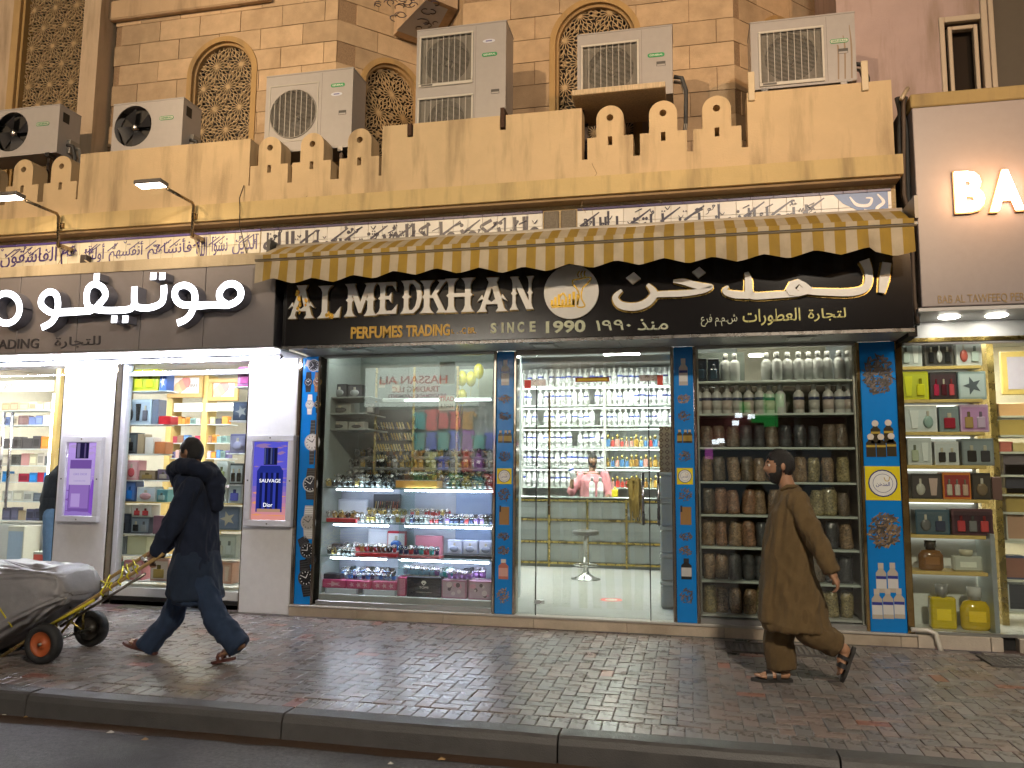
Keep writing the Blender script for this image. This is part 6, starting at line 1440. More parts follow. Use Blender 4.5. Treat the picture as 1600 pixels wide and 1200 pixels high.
def cname(c):
    r_, g_, b_ = c; mx_, mn = max(c), min(c)
    if mx_ < .13: return 'black'
    if mx_ - mn < .14: return 'white' if mx_ > .55 else 'grey'
    if r_ == mx_: return ('yellow' if g_ > .6 * r_ and b_ < .5 * r_ and r_ > .5 else 'brown' if r_ < .35 else 'beige' if g_ > .6 * r_ else 'orange' if g_ > .3 * r_ and b_ < .3 * r_ else 'pink' if b_ > .5 * r_ else 'red')
    if b_ == mx_: return 'blue' if g_ > r_ else 'violet'
    return 'green'
names = ['second', 'third', 'fourth', 'fifth', 'sixth', 'seventh', 'lowest']
pal_rows = [[(.55, .4, .25), (.6, .5, .35), (.2, .12, .12), (.65, .35, .25)], [(.2, .12, .12), (.6, .5, .4), (.55, .3, .08), (.16, .2, .4), (.65, .6, .55)], [(.6, .05, .03), (.65, .2, .04), (.1, .09, .1), (.62, .28, .1)], [(.68, .62, .56), (.12, .12, .12), (.6, .3, .3), (.66, .6, .45)], [(.03, .2, .6), (.4, .02, .06), (.66, .62, .55), (.03, .22, .62)], [(.6, .58, .5), (.12, .14, .18), (.6, .6, .58)], [(.1, .1, .18), (.5, .4, .28), (.06, .06, .07), (.56, .46, .34)]]
for k, (yb, h) in enumerate(((641, 15), (664, 17), (701, 23), (727, 22), (753, 19), (783, 20), (813, 22))): carton_row(2, 84 - k * 2, yb, h, 1.8, names[k] + ' shelf behind the glass door at left', pal_rows[k], 'cartons behind the left door', 10, 17, LSH, k)
for k, (yb, h) in enumerate(((664, 16), (701, 22), (727, 20))): carton_row(90, 104, yb, h, 1.8, nth(k) + ' ledge between door and lilac poster', PAL, 'cartons behind the left door', 7, 14, LSH, k + 20)
B(PY(0, 603, 1.78).x - .6, PY(85, 603, 1.78).x, 1.75, 1.78, PY(50, 612, 1.78).z, PY(50, 595, 1.78).z, (.85, .85, .83), 'satin').build('brand_band', LSH)
m = MB().text('AMOUAGE', PY(6, 603, 1.75).x, PY(80, 603, 1.75).x, PY(50, 608, 1.75).z, PY(50, 599, 1.75).z, 1.749, .004, (.35, .33, .3), 'satin', -.01); m.build('brand_lettering', LSH)
x = PY(87, 700, 1.75).x; CB(x - .04, x + .04, 1.7, 1.8, .05, 3.1, (.6, .42, .16), 'satin').build('gold_post', LSH)
x = PY(86, 700, 1.72).x; B(x - .09, x - .06, 1.7, 1.75, PY(80, 760, 1.7).z, PY(80, 615, 1.7).z, (8, 8, 8.5), 'glow').build('light_strip', LSH)
B(PY(0, 870, 1.8).x - .6, PY(84, 870, 1.8).x, 1.76, 2.05, .05, PY(50, 818, 1.8).z, (.6, .6, .6), 'satin').build('cupboard', LSH)
giftbox('carton', 'white open carton on the floor of the left shop behind the covered load', 'carton', PY(12, 830, 1.4).x, PY(38, 830, 1.4).x, .05, PY(20, 822, 1.4).z, 1.4, .3, (.6, .58, .5), (.4, .5, .65))
giftbox('shopping_bag', 'white shopping bag with red mark beside the person in jeans', 'bag', PY(52, 860, 1.3).x, PY(75, 860, 1.3).x, .05, PY(60, 862, 1.3).z, 1.3, .15, (.7, .7, .68), (.6, .1, .08))
for k, (yb, h) in enumerate(((663, 13), (692, 14), (716, 14), (740, 14), (762, 13))): carton_row(266, 318, yb, h, 3.4, nth(k) + ' middle bay shelf deep in the left shop', PAL, 'cartons deep in the left shop', 6, 11, LSH, k + 40); carton_row(321, 358, yb, h, 3.4, nth(k) + ' right bay shelf deep in the left shop', PAL, 'cartons deep in the left shop', 6, 11, LSH, k + 60)
for px in (265, 320): x = PY(px, 650, 3.35).x; CB(x - .05, x + .05, 3.33, 3.6, .05, 3.1, (.6, .42, .16), 'satin').build('gold_post', LSH)
def picture(px0, px1, py0, py1, Y, word, pic):
    x0, x1, z1, z0 = PY(px0, py0, Y).x, PY(px1, py0, Y).x, PY(px0, py0, Y).z, PY(px0, py1, Y).z
    t = thing('framed_picture', pic, 'picture', ((x0 + x1) / 2, Y, z0)); fw = .07; m = MB()
    for a_, b_, e, f in ((x0, x1, z0, z0 + fw), (x0, x1, z1 - fw, z1), (x0, x0 + fw, z0 + fw, z1 - fw), (x1 - fw, x1, z0 + fw, z1 - fw)): m.cbox(a_, b_, Y - .03, Y + .02, e, f, (.42, .25, .09), 'satin', .006)
    m.build('frame', t); p = MB().box(x0 + fw, x1 - fw, Y, Y + .01, z0 + fw, z1 - fw, (.72, .62, .64), 'satin')
    for k in range(3): p.ell(lerp(x0, x1, .3 + k * .1), Y - .002, lerp(z0, z1, .4 + .12 * k), .09, .004, .1, [(.6, .42, .25), (.5, .3, .2), (.6, .2, .2)][k], 'satin', 10, 6)
    if word: p.text(word, lerp(x0, x1, .58), lerp(x0, x1, .84), lerp(z0, z1, .42), lerp(z0, z1, .56), Y, .003, (.05, .05, .05), 'satin', 0)
    p.build('print', t)
picture(264, 319, 584, 622, 3.3, 'LIBRE', 'framed pink perfume picture LIBRE deep in the left shop'); picture(328, 374, 592, 627, 3.3, '', 'framed pale perfume picture without words deep in the left shop')
for px0, px1, wd in ((273, 317, 'VERSACE'), (323, 372, 'GIVENCHY')):
    x0, x1 = PY(px0, 640, 3.34).x, PY(px1, 640, 3.34).x; z0, z1 = PY(300, 643, 3.34).z, PY(300, 630, 3.34).z
    B(x0, x1, 3.32, 3.34, z0, z1, (.85, .85, .83), 'satin').build('brand_band', LSH); MB().text(wd, x0 + .05, x1 - .05, z0 + .05, z1 - .05, 3.319, .003, (.4, .38, .36), 'satin', -.01).build('brand_lettering', LSH)
# white bottles on the wall behind the counter
def bottle_mesh(body, cap, lab, band, h=.305, r_=.047, mt='satin'):
    m = MB().lathe([(r_ * .9, 0), (r_, .01), (r_, h * .64), (r_ * .8, h * .72), (r_ * .42, h * .78), (r_ * .42, h * .8)], 12, c=body, m=mt)
    m.lathe([(r_ * .5, h * .8), (r_ * .5, h * .97), (r_ * .4, h)], 10, c=cap, m='satin')
    if lab: m.lathe([(r_ * 1.015, h * .14), (r_ * 1.015, h * .46)], 12, c=lab, m='satin')
    if band: m.lathe([(r_ * 1.02, h * .46), (r_ * 1.02, h * .56)], 12, c=band, m='satin')
    return m.mesh('oil_bottle')
wb = [bottle_mesh((.72, .73, .72), (.75, .75, .74), (.74, .75, .75), b_) for b_ in ((.05, .08, .35), (.06, .1, .45), (.04, .05, .22))] + [bottle_mesh((.72, .73, .72), (.75, .75, .74), (.74, .75, .75), None)]
rows = ['top', 'second', 'third', 'fourth', 'fifth', 'sixth']
for k, z in enumerate(bz):
    n = 27; i = 0
    for j in range(n):
        px = 818 + j * 8.9
        if k >= 3 and px > 946: continue
        if (k, j) in ((1, 2), (1, 12), (2, 3), (3, 9), (2, 13)): continue
        x = PY(px, 700, SBY).x + wr.uniform(-.008, .008)
        o = put('oil_bottle', wb[wr.randrange(4)], None, (x, SBY + wr.uniform(-.015, .02), z)); s = wr.uniform(.94, 1.06); o.scale = (s, s, s); o.rotation_euler = (0, 0, wr.uniform(0, 6))
        tag(o, 'white oil bottle, %s from left, on the %s shelf behind the counter' % (nth(i), rows[k]), 'bottle', 'white oil bottles behind the counter'); i += 1
flac = []
for c in ((.5, .3, .06), (.5, .06, .05), (.3, .16, .04), (.55, .45, .2), (.6, .3, .25), (.1, .25, .5)):
    flac.append(MB().cbox(-.03, .03, -.02, .02, 0, .1, c, 'gloss', .008).lathe([(.01, .1), (.012, .12), (.02, .125), (.016, .16), (0, .17)], 8, c=(.6, .48, .15), m='metal').mesh('small_flacon'))
for k in (3, 4, 5):
    i = 0
    for j in range(13):
        px = 950 + j * 7.4
        if px > 1042: break
        o = put('small_flacon', flac[wr.randrange(len(flac))], None, (PY(px, 700, SBY).x, SBY - .03, bz[k])); o.rotation_euler = (0, 0, wr.uniform(-.4, .4)); s = wr.uniform(.9, 1.3); o.scale = (s, s, s)
        tag(o, 'small glass flacon, %s from left, on the %s shelf right of the counter' % (nth(i), rows[k]), 'flacon', 'small flacons behind the counter'); i += 1
for k, px in enumerate((925, 938)): tag(put('oil_bottle', wb[3], None, (PY(px, 760, 4.5).x, 4.5, czt)), 'white oil bottle standing on the counter, %s one' % ('left' if k == 0 else 'right'), 'bottle', 'bottles on the counter')
p = PY(961, 770, 4.5); tag(MB().cbox(-.05, .05, -.04, .04, 0, .12, (.7, .55, .02), 'satin', .01).lathe([(.02, .12), (.02, .16)], 8, c=(.7, .6, .1)).build('yellow_pack', None, (p.x, 4.5, czt), True), 'small bright yellow pack on the counter beside the shopkeeper', 'pack')
# stacked bins and the patterned screen at the right inside the door
for k in range(5):
    z = FZ + k * .29; p = PY(1043, 900, .9)
    t = thing('storage_bin', 'grey lidded storage bin, %s from the floor, in the stack inside the door' % nth(k), 'bin', (-.2, .95, z), 'storage bins inside the door')
    MB().cbox(-.12, .12, -.2, .2, 0, .25, (.5, .51, .5), 'satin', .02).build('tub', t, local=True); MB().cbox(-.125, .125, -.21, .21, .25, .288, (.62, .62, .6), 'satin', .01).build('lid', t, local=True); MB().box(.04, .1, -.206, -.2, .2, .25, (.7, .18, .04), 'satin').build('orange_tag', t, local=True)
z = FZ + 5 * .29
t = thing('patterned_panel', 'brown and cream lattice patterned panel standing on the storage bins', 'panel', (-.2, .95, z)); B(-.115, .115, -.16, -.13, 0, .5, (.5, .36, .2), 'satin').build('sheet', t, local=True)
m = MB()
for i in range(4):
    for j in range(8): x, zz = -.096 + i * .064, .03 + j * .064; m.prism([[(x - .028, zz), (x, zz - .028), (x + .028, zz), (x, zz + .028)], [(x - .016, zz), (x, zz + .016), (x + .016, zz), (x, zz - .016)]], -.164, -.1605, (.16, .07, .03), 'satin')
m.build('lattice_print', t, local=True)
# silver bottles and herb bags in the right window
sv = [bottle_mesh((.5, .5, .48), (.55, .54, .52), None, None, .30, .052, 'satin'), bottle_mesh((.45, .44, .42), (.55, .54, .5), (.4, .38, .35), (.03, .04, .1), .30, .052, 'satin'), bottle_mesh((.48, .46, .43), (.5, .48, .45), (.42, .34, .3), (.03, .03, .08), .30, .052, 'satin')]
i = 0
for px in (1134, 1148, 1198, 1214, 1231, 1248, 1264, 1278, 1293, 1311, 1326):
    tag(put('aluminium_bottle', sv[0], None, (PY(px, 580, .2).x, .2 + wr.uniform(-.02, .02), hz[0])), 'plain aluminium bottle, %s from left, on the top shelf of the herb window' % nth(i), 'bottle', 'aluminium bottles in the herb window'); i += 1
giftbox('tester_box', 'dark tester carton, left one, on the top shelf of the herb window', 'carton', PY(1087, 580, .15).x, PY(1104, 580, .15).x, hz[0], PY(1090, 561, .15).z, .12, .12, (.02, .03, .05), (.04, .07, .12), [('b', (.1, .2, .3))], 'tester cartons')
giftbox('tester_box', 'dark tester carton, right one, on the top shelf of the herb window', 'carton', PY(1106, 580, .15).x, PY(1124, 580, .15).x, hz[0], PY(1110, 561, .15).z, .12, .12, (.02, .03, .05), (.04, .07, .12), [('b', (.1, .2, .3))], 'tester cartons')
i = 0
for px in (1092, 1104, 1120, 1136, 1152, 1170, 1187, 1203, 1220, 1248, 1272, 1294, 1312, 1327):
    tag(put('aluminium_bottle', sv[0 if px == 1220 else 1 + i % 2], None, (PY(px, 630, .2).x, .2 + wr.uniform(-.03, .03), hz[1])), 'banded aluminium bottle, %s from left, on the second shelf of the herb window' % nth(i), 'bottle', 'aluminium bottles in the herb window'); i += 1
hb = {}
def bag_mesh(c, seed, h):
    q = random.Random(seed); n = 14; K = 9; vs = []; fs = []; r_ = .068
    for k in range(K + 1):
        t = k / K; rr = r_ * (1 - .25 * max(0, t - .8) / .2 - .1 * max(0, .1 - t) / .1)
        for i in range(n):
            a_ = 2 * math.pi * i / n; j = rr * (1 + .07 * math.sin(a_ * 3 + seed + t * 5) + q.uniform(-.05, .05)); vs.append((j * math.cos(a_), j * math.sin(a_) * .9, t * h))
    for k in range(K):
        for i in range(n): i2 = (i + 1) % n; fs.append((k * n + i, k * n + i2, (k + 1) * n + i2, (k + 1) * n + i))
    fs.append(tuple(range(K * n, K * n + n))); fs.append(tuple(range(n - 1, -1, -1)))
    m = MB().raw(vs, fs, c, 'herb_bag', True); return m.mesh('herb_bag')
HB = {'brown': (.2, .125, .07), 'dark brown': (.1, .07, .045), 'nearly black': (.03, .03, .033), 'greenish tan': (.24, .19, .09), 'reddish brown': (.2, .1, .055)}
for nm in HB: hb[nm] = [bag_mesh(HB[nm], s * 7 + len(nm), .255) for s in range(3)]
plan = [['dark brown', 'dark brown', 'dark brown', 'nearly black', 'nearly black', 'dark brown', 'nearly black', 'nearly black', 'nearly black', 'dark brown', 'dark brown'],
        ['brown', 'dark brown', 'brown', 'dark brown', 'brown', 'brown', 'brown', 'brown', 'greenish tan', 'brown', 'greenish tan'],
        ['dark brown', 'reddish brown', 'reddish brown', 'reddish brown', 'brown', 'brown', 'brown', 'greenish tan', 'greenish tan', 'greenish tan', 'dark brown'],
        ['brown', 'reddish brown', 'brown', 'reddish brown', 'nearly black', 'dark brown', 'nearly black', 'nearly black', 'nearly black', 'nearly black', 'brown'],
        ['brown', 'brown', 'nearly black', 'nearly black', 'nearly black', 'dark brown', 'nearly black', 'nearly black', 'dark brown', 'nearly black', 'nearly black'],
        ['greenish tan', 'brown', 'brown', 'brown', 'greenish tan', 'brown', 'greenish tan', 'greenish tan', 'greenish tan', 'greenish tan', 'greenish tan']]
for k in range(6):
    for j, nm in enumerate(plan[k]):
        x = lerp(HX0 + .085, HX1 - .12, j / 10) + wr.uniform(-.012, .012)
        o = put('herb_bag', hb[nm][wr.randrange(3)], None, (x, .19 + wr.uniform(-.02, .03), hz[k + 2])); o.rotation_euler = (wr.uniform(-.05, .05), wr.uniform(-.07, .07), wr.uniform(0, 6)); s = wr.uniform(.92, 1.06); o.scale = (s, s, s * (.86 if k == 0 else 1) * wr.uniform(.94, 1.04))
        tag(o, 'bag of %s herbs, %s from left on the %s shelf, herb window' % (nm, nth(j), rows[k + 2] if k < 4 else ['seventh', 'bottom'][k - 4]), 'herb bag', 'herb bags in the right window')
# watches
def watch_mesh(strap, dial, rim):
    m = MB(); n = 12; vs = []; fs = []; rx, rz_ = .024, .03
    for i in range(n):
        a_ = 2 * math.pi * i / n
        for s in (-.011, .011): vs.append((s, rx * math.cos(a_) * 1.1, .034 + rz_ * math.sin(a_)))
    for i in range(n): j = (i + 1) % n; fs.append((2 * i, 2 * i + 1, 2 * j + 1, 2 * j))
    m.raw(vs, fs, strap, 'satin', True)
    M_ = Matrix.Translation((0, -.017, .056)) @ Matrix.Rotation(R_(48), 4, 'X')
    m.lathe([(0, -.004), (.02, -.004), (.021, .004), (.017, .006)], 14, c=rim, m='metal', M=M_); m.lathe([(0, .0062), (.017, .0062)], 14, c=dial, m='gloss', M=M_)
    for a_ in (.6, 2.4): m.box(-.0012, .0012, 0, .012, .0064, .0072, (.05, .05, .05) if sum(dial) > .9 else (.8, .8, .8), 'satin', M_ @ Matrix.Rotation(a_, 4, 'Z'))
    m.box(-.012, .012, -.012, .02, 0, .006, (.5, .5, .52), 'satin'); return m.mesh('wrist_watch')
WT = [('black strap and white dial', (.03, .03, .03), (.75, .74, .7), (.5, .5, .5)), ('gold strap and pale dial', (.5, .36, .12), (.72, .68, .55), (.55, .4, .14)), ('silver strap and white dial', (.5, .5, .5), (.74, .75, .78), (.6, .6, .6)), ('brown strap and pale dial', (.14, .06, .03), (.7, .66, .6), (.5, .36, .16)), ('navy strap and dark dial', (.03, .04, .14), (.06, .08, .2), (.5, .5, .55)), ('black strap and black dial', (.02, .02, .02), (.03, .03, .03), (.1, .1, .1)), ('pale-blue strap and white dial', (.3, .5, .7), (.75, .78, .8), (.6, .65, .7)), ('violet strap and white dial', (.4, .22, .6), (.72, .66, .78), (.6, .5, .65)), ('bright-blue strap and white dial', (.05, .2, .6), (.7, .75, .8), (.3, .4, .6)), ('red strap and white dial', (.5, .05, .06), (.75, .72, .7), (.5, .4, .4)), ('turquoise strap and pale dial', (.05, .4, .42), (.6, .75, .74), (.4, .6, .6))]
wm = [watch_mesh(*q[1:]) for q in WT]
def watch_row(px0, px1, n, z, Y, kinds, place, s=1.):
    for i in range(n):
        k = kinds[wr.randrange(len(kinds))]; px = lerp(px0, px1, i / max(1, n - 1))
        o = put('wrist_watch', wm[k], None, (PY(px, 800, Y).x, Y + wr.uniform(-.01, .01), z)); o.rotation_euler = (0, 0, wr.uniform(-.25, .25)); q = s * wr.uniform(.95, 1.1); o.scale = (q * 1.25, q * 1.2, q * 1.15)
        tag(o, '%s watch, %s from left, %s' % (WT[k][0].split()[0] + '-strapped', nth(i), place), 'watch', 'wrist watches in the display window')
def riser(px0, px1, z0, z1, y0, y1, c, label, name='display_riser', grp='watch risers'):
    x0, x1 = PY(px0, 800, y0).x, PY(px1, 800, y0).x
    return giftbox(name, label, 'riser' if name == 'display_riser' else 'box', x0, x1, z0, z1, y0, y1 - y0, c, None, (), grp, False)
# top of the cabinet: watches in rows, middle stand with orange light put into its colour
z = zs[0]; riser(508, 770, z, z + .05, .3, .42, (.1, .1, .11), 'long dark riser behind the front watches on top of the cabinet')
watch_row(513, 608, 12, z, .12, [0, 2, 5, 5, 0, 1], 'front row on top of the cabinet, left half', 1.05); watch_row(512, 612, 14, z + .05, .35, [0, 5, 3, 5, 2], 'back row on top of the cabinet, left half', 1.05); watch_row(700, 766, 9, z, .12, [5, 5, 0, 3], 'front row on top of the cabinet, right end', 1.05)
OS = riser(617, 682, z, z + .075, .1, .3, (.6, .3, .06), 'display stand, amber light put into its colour, in the middle on top of the cabinet')
watch_row(620, 678, 9, z + .075, .2, [3, 3, 1, 0, 3], 'on the amber stand', 1.1)
watch_row(690, 768, 11, z + .05, .35, [5, 4, 0, 5, 3], 'back row on top of the cabinet, right half', 1.05)
# shelf one
z = zs[1]; riser(510, 556, z, z + .04, .06, .22, (.5, .02, .03), 'red riser at the left end of the upper lit shelf')
watch_row(514, 554, 5, z + .04, .14, [2, 0, 1, 2], 'on the red riser of the upper lit shelf'); watch_row(532, 566, 5, z, .27, [1, 2, 0], 'behind the red riser on the upper lit shelf', 1.2)
riser(575, 635, z, z + .06, .26, .4, (.3, .31, .4), 'grey velvet riser left of centre on the upper lit shelf'); riser(640, 704, z, z + .06, .26, .4, (.3, .31, .4), 'grey velvet riser right of centre on the upper lit shelf')
watch_row(561, 622, 9, z, .14, [2, 1, 2, 1, 0], 'front row left of the divider on the upper lit shelf', 1.1); watch_row(578, 632, 8, z + .06, .33, [1, 2, 1], 'on the left grey velvet riser', 1.05)
watch_row(630, 690, 9, z, .14, [2, 4, 1, 0, 9], 'front row right of the divider on the upper lit shelf', 1.1); watch_row(644, 700, 8, z + .06, .33, [2, 9, 4, 1], 'on the right grey velvet riser', 1.05); watch_row(699, 768, 10, z, .15, [4, 4, 9, 5, 7], 'right end of the upper lit shelf', 1.25)
giftbox('display_card', 'white card stand with red edges behind watches on the upper lit shelf', 'card', PY(528, 800, .42).x, PY(574, 800, .42).x, z, z + .24, .42, .03, (.5, .52, .62), (.6, .62, .7))
t = giftbox('tray_board', 'black board with a row of gold bracelets behind the upper lit shelf', 'board', PY(583, 800, .44).x, PY(625, 800, .44).x, z + .0, z + .3, .44, .03, (.04, .04, .045), None)
for k in range(11): x = lerp(-.13, .13, k / 10); MB().stroke([(x - .006, .13), (x + .006, .22)], .009, -.006, -.0005, [(.5, .36, .12), (.55, .5, .4), (.4, .12, .06)][k % 3 if k < 8 else 2], 'metal').build('bracelet', t, local=True)
giftbox('mirror_panel', 'bluish plastic panel at the right end behind the upper lit shelf', 'panel', PY(712, 800, .46).x, PY(768, 800, .46).x, z, z + .34, .46, .02, (.2, .26, .42), None)
# shelf two
z = zs[2]; riser(514, 542, z, z + .1, .3, .42, (.06, .05, .06), 'black box with white top at the left on the middle lit shelf'); watch_row(517, 555, 6, z, .12, [1, 2, 1, 0], 'left end of the middle lit shelf', 1.1); watch_row(545, 557, 2, z, .3, [9, 2], 'standing behind at the left of the middle lit shelf', 1.6)
riser(557, 621, z, z + .035, .06, .24, (.5, .02, .03), 'long red riser left of the divider on the middle lit shelf'); watch_row(561, 618, 9, z + .035, .15, [2, 0, 9, 3, 1], 'on the long red riser left of the divider', 1.15)
riser(626, 688, z, z + .02, .06, .24, (.3, .04, .04), 'dull red riser right of the divider on the middle lit shelf'); watch_row(628, 684, 8, z + .02, .15, [10, 4, 2, 4, 9], 'on the dull red riser right of the divider', 1.2)
giftbox('watch_box', 'white watch box lid with printed name standing on the middle lit shelf', 'box', PY(576, 800, .4).x, PY(606, 800, .4).x, z, z + .26, .4, .04, (.62, .66, .74), (.66, .7, .78), (), 'watch boxes')
giftbox('watch_box', 'red and white watch box with blue round emblem on the middle lit shelf', 'box', PY(606, 800, .41).x, PY(635, 800, .41).x, z, z + .25, .41, .04, (.55, .03, .05), (.7, .7, .74), [('r', (.05, .15, .5))], 'watch boxes')
giftbox('watch_box', 'plain rose pink box behind the watches on the middle lit shelf', 'box', PY(650, 800, .4).x, PY(692, 800, .4).x, z, z + .21, .4, .05, (.55, .2, .28), None, (), 'watch boxes')
riser(695, 769, z, z + .045, .08, .3, (.025, .025, .04), 'black plinth at the right end of the middle lit shelf')
for k in range(3): giftbox('watch_box', 'pale lavender watch box, %s of the three on the black plinth' % ['left', 'middle', 'right'][k], 'box', PY(700 + k * 24.5, 800, .16).x, PY(722 + k * 24.5, 800, .16).x, z + .045, z + .19, .16, .08, (.5, .54, .75), (.56, .6, .8), [('r', (.3, .34, .5))], 'watch boxes')
giftbox('mirror_panel', 'bluish plastic panel at the right end behind the middle lit shelf', 'panel', PY(712, 800, .46).x, PY(768, 800, .46).x, z, z + .3, .46, .02, (.2, .26, .42), None)
# bottom shelf
z = zs[3]
for k, (a_, b_) in enumerate(((508, 560), (567, 620))): giftbox('flat_carton', 'flat silver grey carton, %s one at the bottom of the watch window' % ['left', 'right'][k], 'carton', PY(a_, 900, .08).x, PY(b_, 900, .08).x, z, z + .055, .08, .2, (.3, .32, .38), (.5, .54, .62), (), 'flat cartons')
for k, (a_, b_) in enumerate(((504, 541), (542, 579), (582, 620))): giftbox('watch_carton', 'magenta carton, %s of three above the flat cartons' % nth(k), 'carton', PY(a_, 900, .09).x, PY(b_, 900, .09).x, z + .056, z + .145, .09, .2, (.45, .05, .16), (.5, .08, .2), [('s', (.65, .4, .5))] * (3 if k else 1), 'magenta cartons')
giftbox('watch_carton', 'tall narrow magenta carton beside the black carton', 'carton', PY(621, 900, .09).x, PY(634, 900, .09).x, z, z + .2, .09, .2, (.5, .08, .2), (.55, .2, .32), (), 'magenta cartons')
t = giftbox('watch_carton', 'large black carton TOMI with white emblem at the bottom of the watch window', 'carton', PY(636, 900, .08).x, PY(689, 900, .08).x, z, z + .21, .08, .2, (.02, .02, .028), None)
m = MB().text('TOMI', -.05, .05, .09, .112, -.001, .002, (.7, .7, .7), 'satin', .0).prism([[(-.03, .15), (0, .12), (.03, .15), (.015, .17), (-.015, .17)], [(-.012, .147), (.012, .147), (0, .132)]], -.003, -.0005, (.7, .7, .7), 'satin').box(-.09, .09, -.0025, -.0005, .05, .053, (.4, .4, .4)); m.build('lettering', t, local=True)
for k, (a_, b_) in enumerate(((690, 729), (732, 770))):
    t = giftbox('watch_carton', 'pink and grey patterned carton, %s one at the bottom right of the watch window' % ['left', 'right'][k], 'carton', PY(a_, 900, .08).x, PY(b_, 900, .08).x, z, z + .19, .08, .2, (.4, .2, .3), (.45, .34, .42), (), 'patterned cartons'); m = MB(); q = random.Random(k)
    for j in range(9): cx, cz, rr = q.uniform(-.1, .1), q.uniform(.04, .15), q.uniform(.012, .03); m.prism([[(cx + rr * math.cos(i * .52), cz + rr * math.sin(i * .52)) for i in range(12)]], -.003 - .0005 * j, -.002, [(.6, .3, .4), (.12, .08, .1), (.6, .5, .55)][j % 3], 'satin')
    m.build('print', t, local=True)
watch_row(545, 618, 12, z + .145, .16, [8, 8, 6, 4, 10], 'front row on the magenta cartons', 1.0); watch_row(542, 616, 11, z + .145, .28, [8, 6, 8, 0], 'back row on the magenta cartons', 1.5)
riser(509, 535, z + .146, z + .2, .12, .25, (.03, .03, .04), 'small black box on the left magenta carton')
watch_row(638, 686, 7, z + .21, .16, [6, 6, 2, 7, 7], 'on the black carton', 1.3); watch_row(692, 708, 3, z + .19, .2, [6, 10, 6], 'above the left patterned carton', 1.4); watch_row(706, 736, 5, z + .19, .13, [7, 7, 7], 'violet front group on the patterned cartons', 1.2); watch_row(730, 756, 4, z + .19, .25, [7, 7], 'violet back group on the patterned cartons', 1.4)
# upper left of the watch window: boxed watches on the side shelves, rows of bracelets on pegs
z_ = lambda py: PY(540, py, .3).z
for l, r_, py, tp, c, pn, it, wd in ((518, 541, 622, 600, (.03, .03, .035), (.05, .05, .06), [('r', (.3, .3, .3))], 'black boxed watch, left of the pair on the top side shelf'), (542, 565, 622, 601, (.03, .03, .035), (.05, .05, .06), [('r', (.4, .4, .4))], 'black boxed watch, right of the pair on the top side shelf'), (515, 548, 647, 630, (.4, .41, .38), (.3, .31, .29), [('r', (.08, .08, .08))], 'grey boxed watch on the second side shelf'), (514, 543, 671, 658, (.4, .4, .37), (.32, .33, .3), [('r', (.06, .06, .06))], 'grey boxed watch, left one on the third side shelf'), (546, 570, 671, 659, (.4, .4, .37), (.32, .33, .3), [('r', (.1, .1, .1))], 'grey boxed watch, right one on the third side shelf'), (571, 586, 647, 629, (.03, .03, .035), (.2, .2, .2), [('b', (.5, .5, .5))], 'upright black boxed watch at the end of the second side shelf')):
    giftbox('boxed_watch', wd, 'boxed watch', PY(l, 640, .3).x, PY(r_, 640, .3).x, z_(py), z_(tp), .3, .12, c, pn, it, 'boxed watches on side shelves')
RK = thing('bracelet_rack', 'wall rack with five slanting rows of gold and dark bracelets in the watch window', 'rack', (PY(620, 690, .8).x, .8, zs[0]))
for r_ in range(5):
    zz = PY(620, 667 + r_ * 17, .8).z; xa, xb = PY(586, 680, .8).x, PY(648, 680, .8).x
    MB().tube([(xa, .82, zz + .0), (xb, .82, zz - .03)], .012, 6, (.12, .16, .2), 'satin').build('peg_rail', RK)
    for k in range(15):
        x = lerp(xa, xb, (k + .5) / 15); c = [(.5, .38, .16), (.55, .48, .3), (.12, .12, .14)][wr.randrange(3)]; sl = wr.uniform(.6, 1.2)
        MB().stroke([(x - .012, zz + .055), (x + .002, zz + .02), (x + .02, zz - .03)], [.014, .02, .012], .79, .797, c, 'metal', sub=3).build('bracelet', RK)
B(PY(584, 680, .84).x, PY(650, 680, .84).x, .84, .86, zs[0], PY(620, 640, .84).z, (.1, .11, .11), 'satin').build('board', RK)
for k, (py, Y) in enumerate(((748, .62), (731, .74), (714, .86))):       # stepped tiers of watches behind the front rows
    z = PY(640, py, Y).z; x0, x1 = VX0 + .02, VX1 - .02
    CB(x0, x1, Y - .05, Y + .05, z - .03, z, (.16, .17, .17), 'satin', .004).build('shelf', MS)
    CB(x0 + .2, x0 + .24, Y - .03, Y + .04, zs[0] - .012, z - .03, (.16, .17, .17), 'satin', .004).build('shelf_support', MS); CB(x1 - .24, x1 - .2, Y - .03, Y + .04, zs[0] - .012, z - .03, (.16, .17, .17), 'satin', .004).build('shelf_support', MS)
    watch_row(514, 768, 26, z, Y, [0, 5, 1, 2, 3, 0, 1], 'on the %s dark tier above the cabinet' % ['lowest', 'middle', 'highest'][k], 1.15)
q = random.Random(8)      # notices and yellow balloons inside the glass
for k, (l, r_, tp, bt, c) in enumerate(((592, 602, 593, 606, (.66, .64, .56)), (613, 625, 596, 612, (.62, .62, .54)), (687, 711, 566, 601, (.6, .62, .52)))):
    tag(B(PY(l, 600, .05).x, PY(r_, 600, .05).x, .04, .042, PY(l, bt, .05).z, PY(l, tp, .05).z, c, 'matte').build('paper_notice'), ['small blank notice, leftmost behind the upper watch window glass', 'second small blank notice behind the upper watch window glass', 'tall blank sheet above the red lettered notice in the watch window'][k], 'notice', 'paper notices in the watch window')
t = thing('paper_notice', 'white notice with red capitals behind the watch window glass', 'notice', (PY(698, 630, .05).x, .04, PY(690, 641, .05).z), 'paper notices in the watch window'); x0, x1 = PY(686, 630, .05).x, PY(711, 630, .05).x
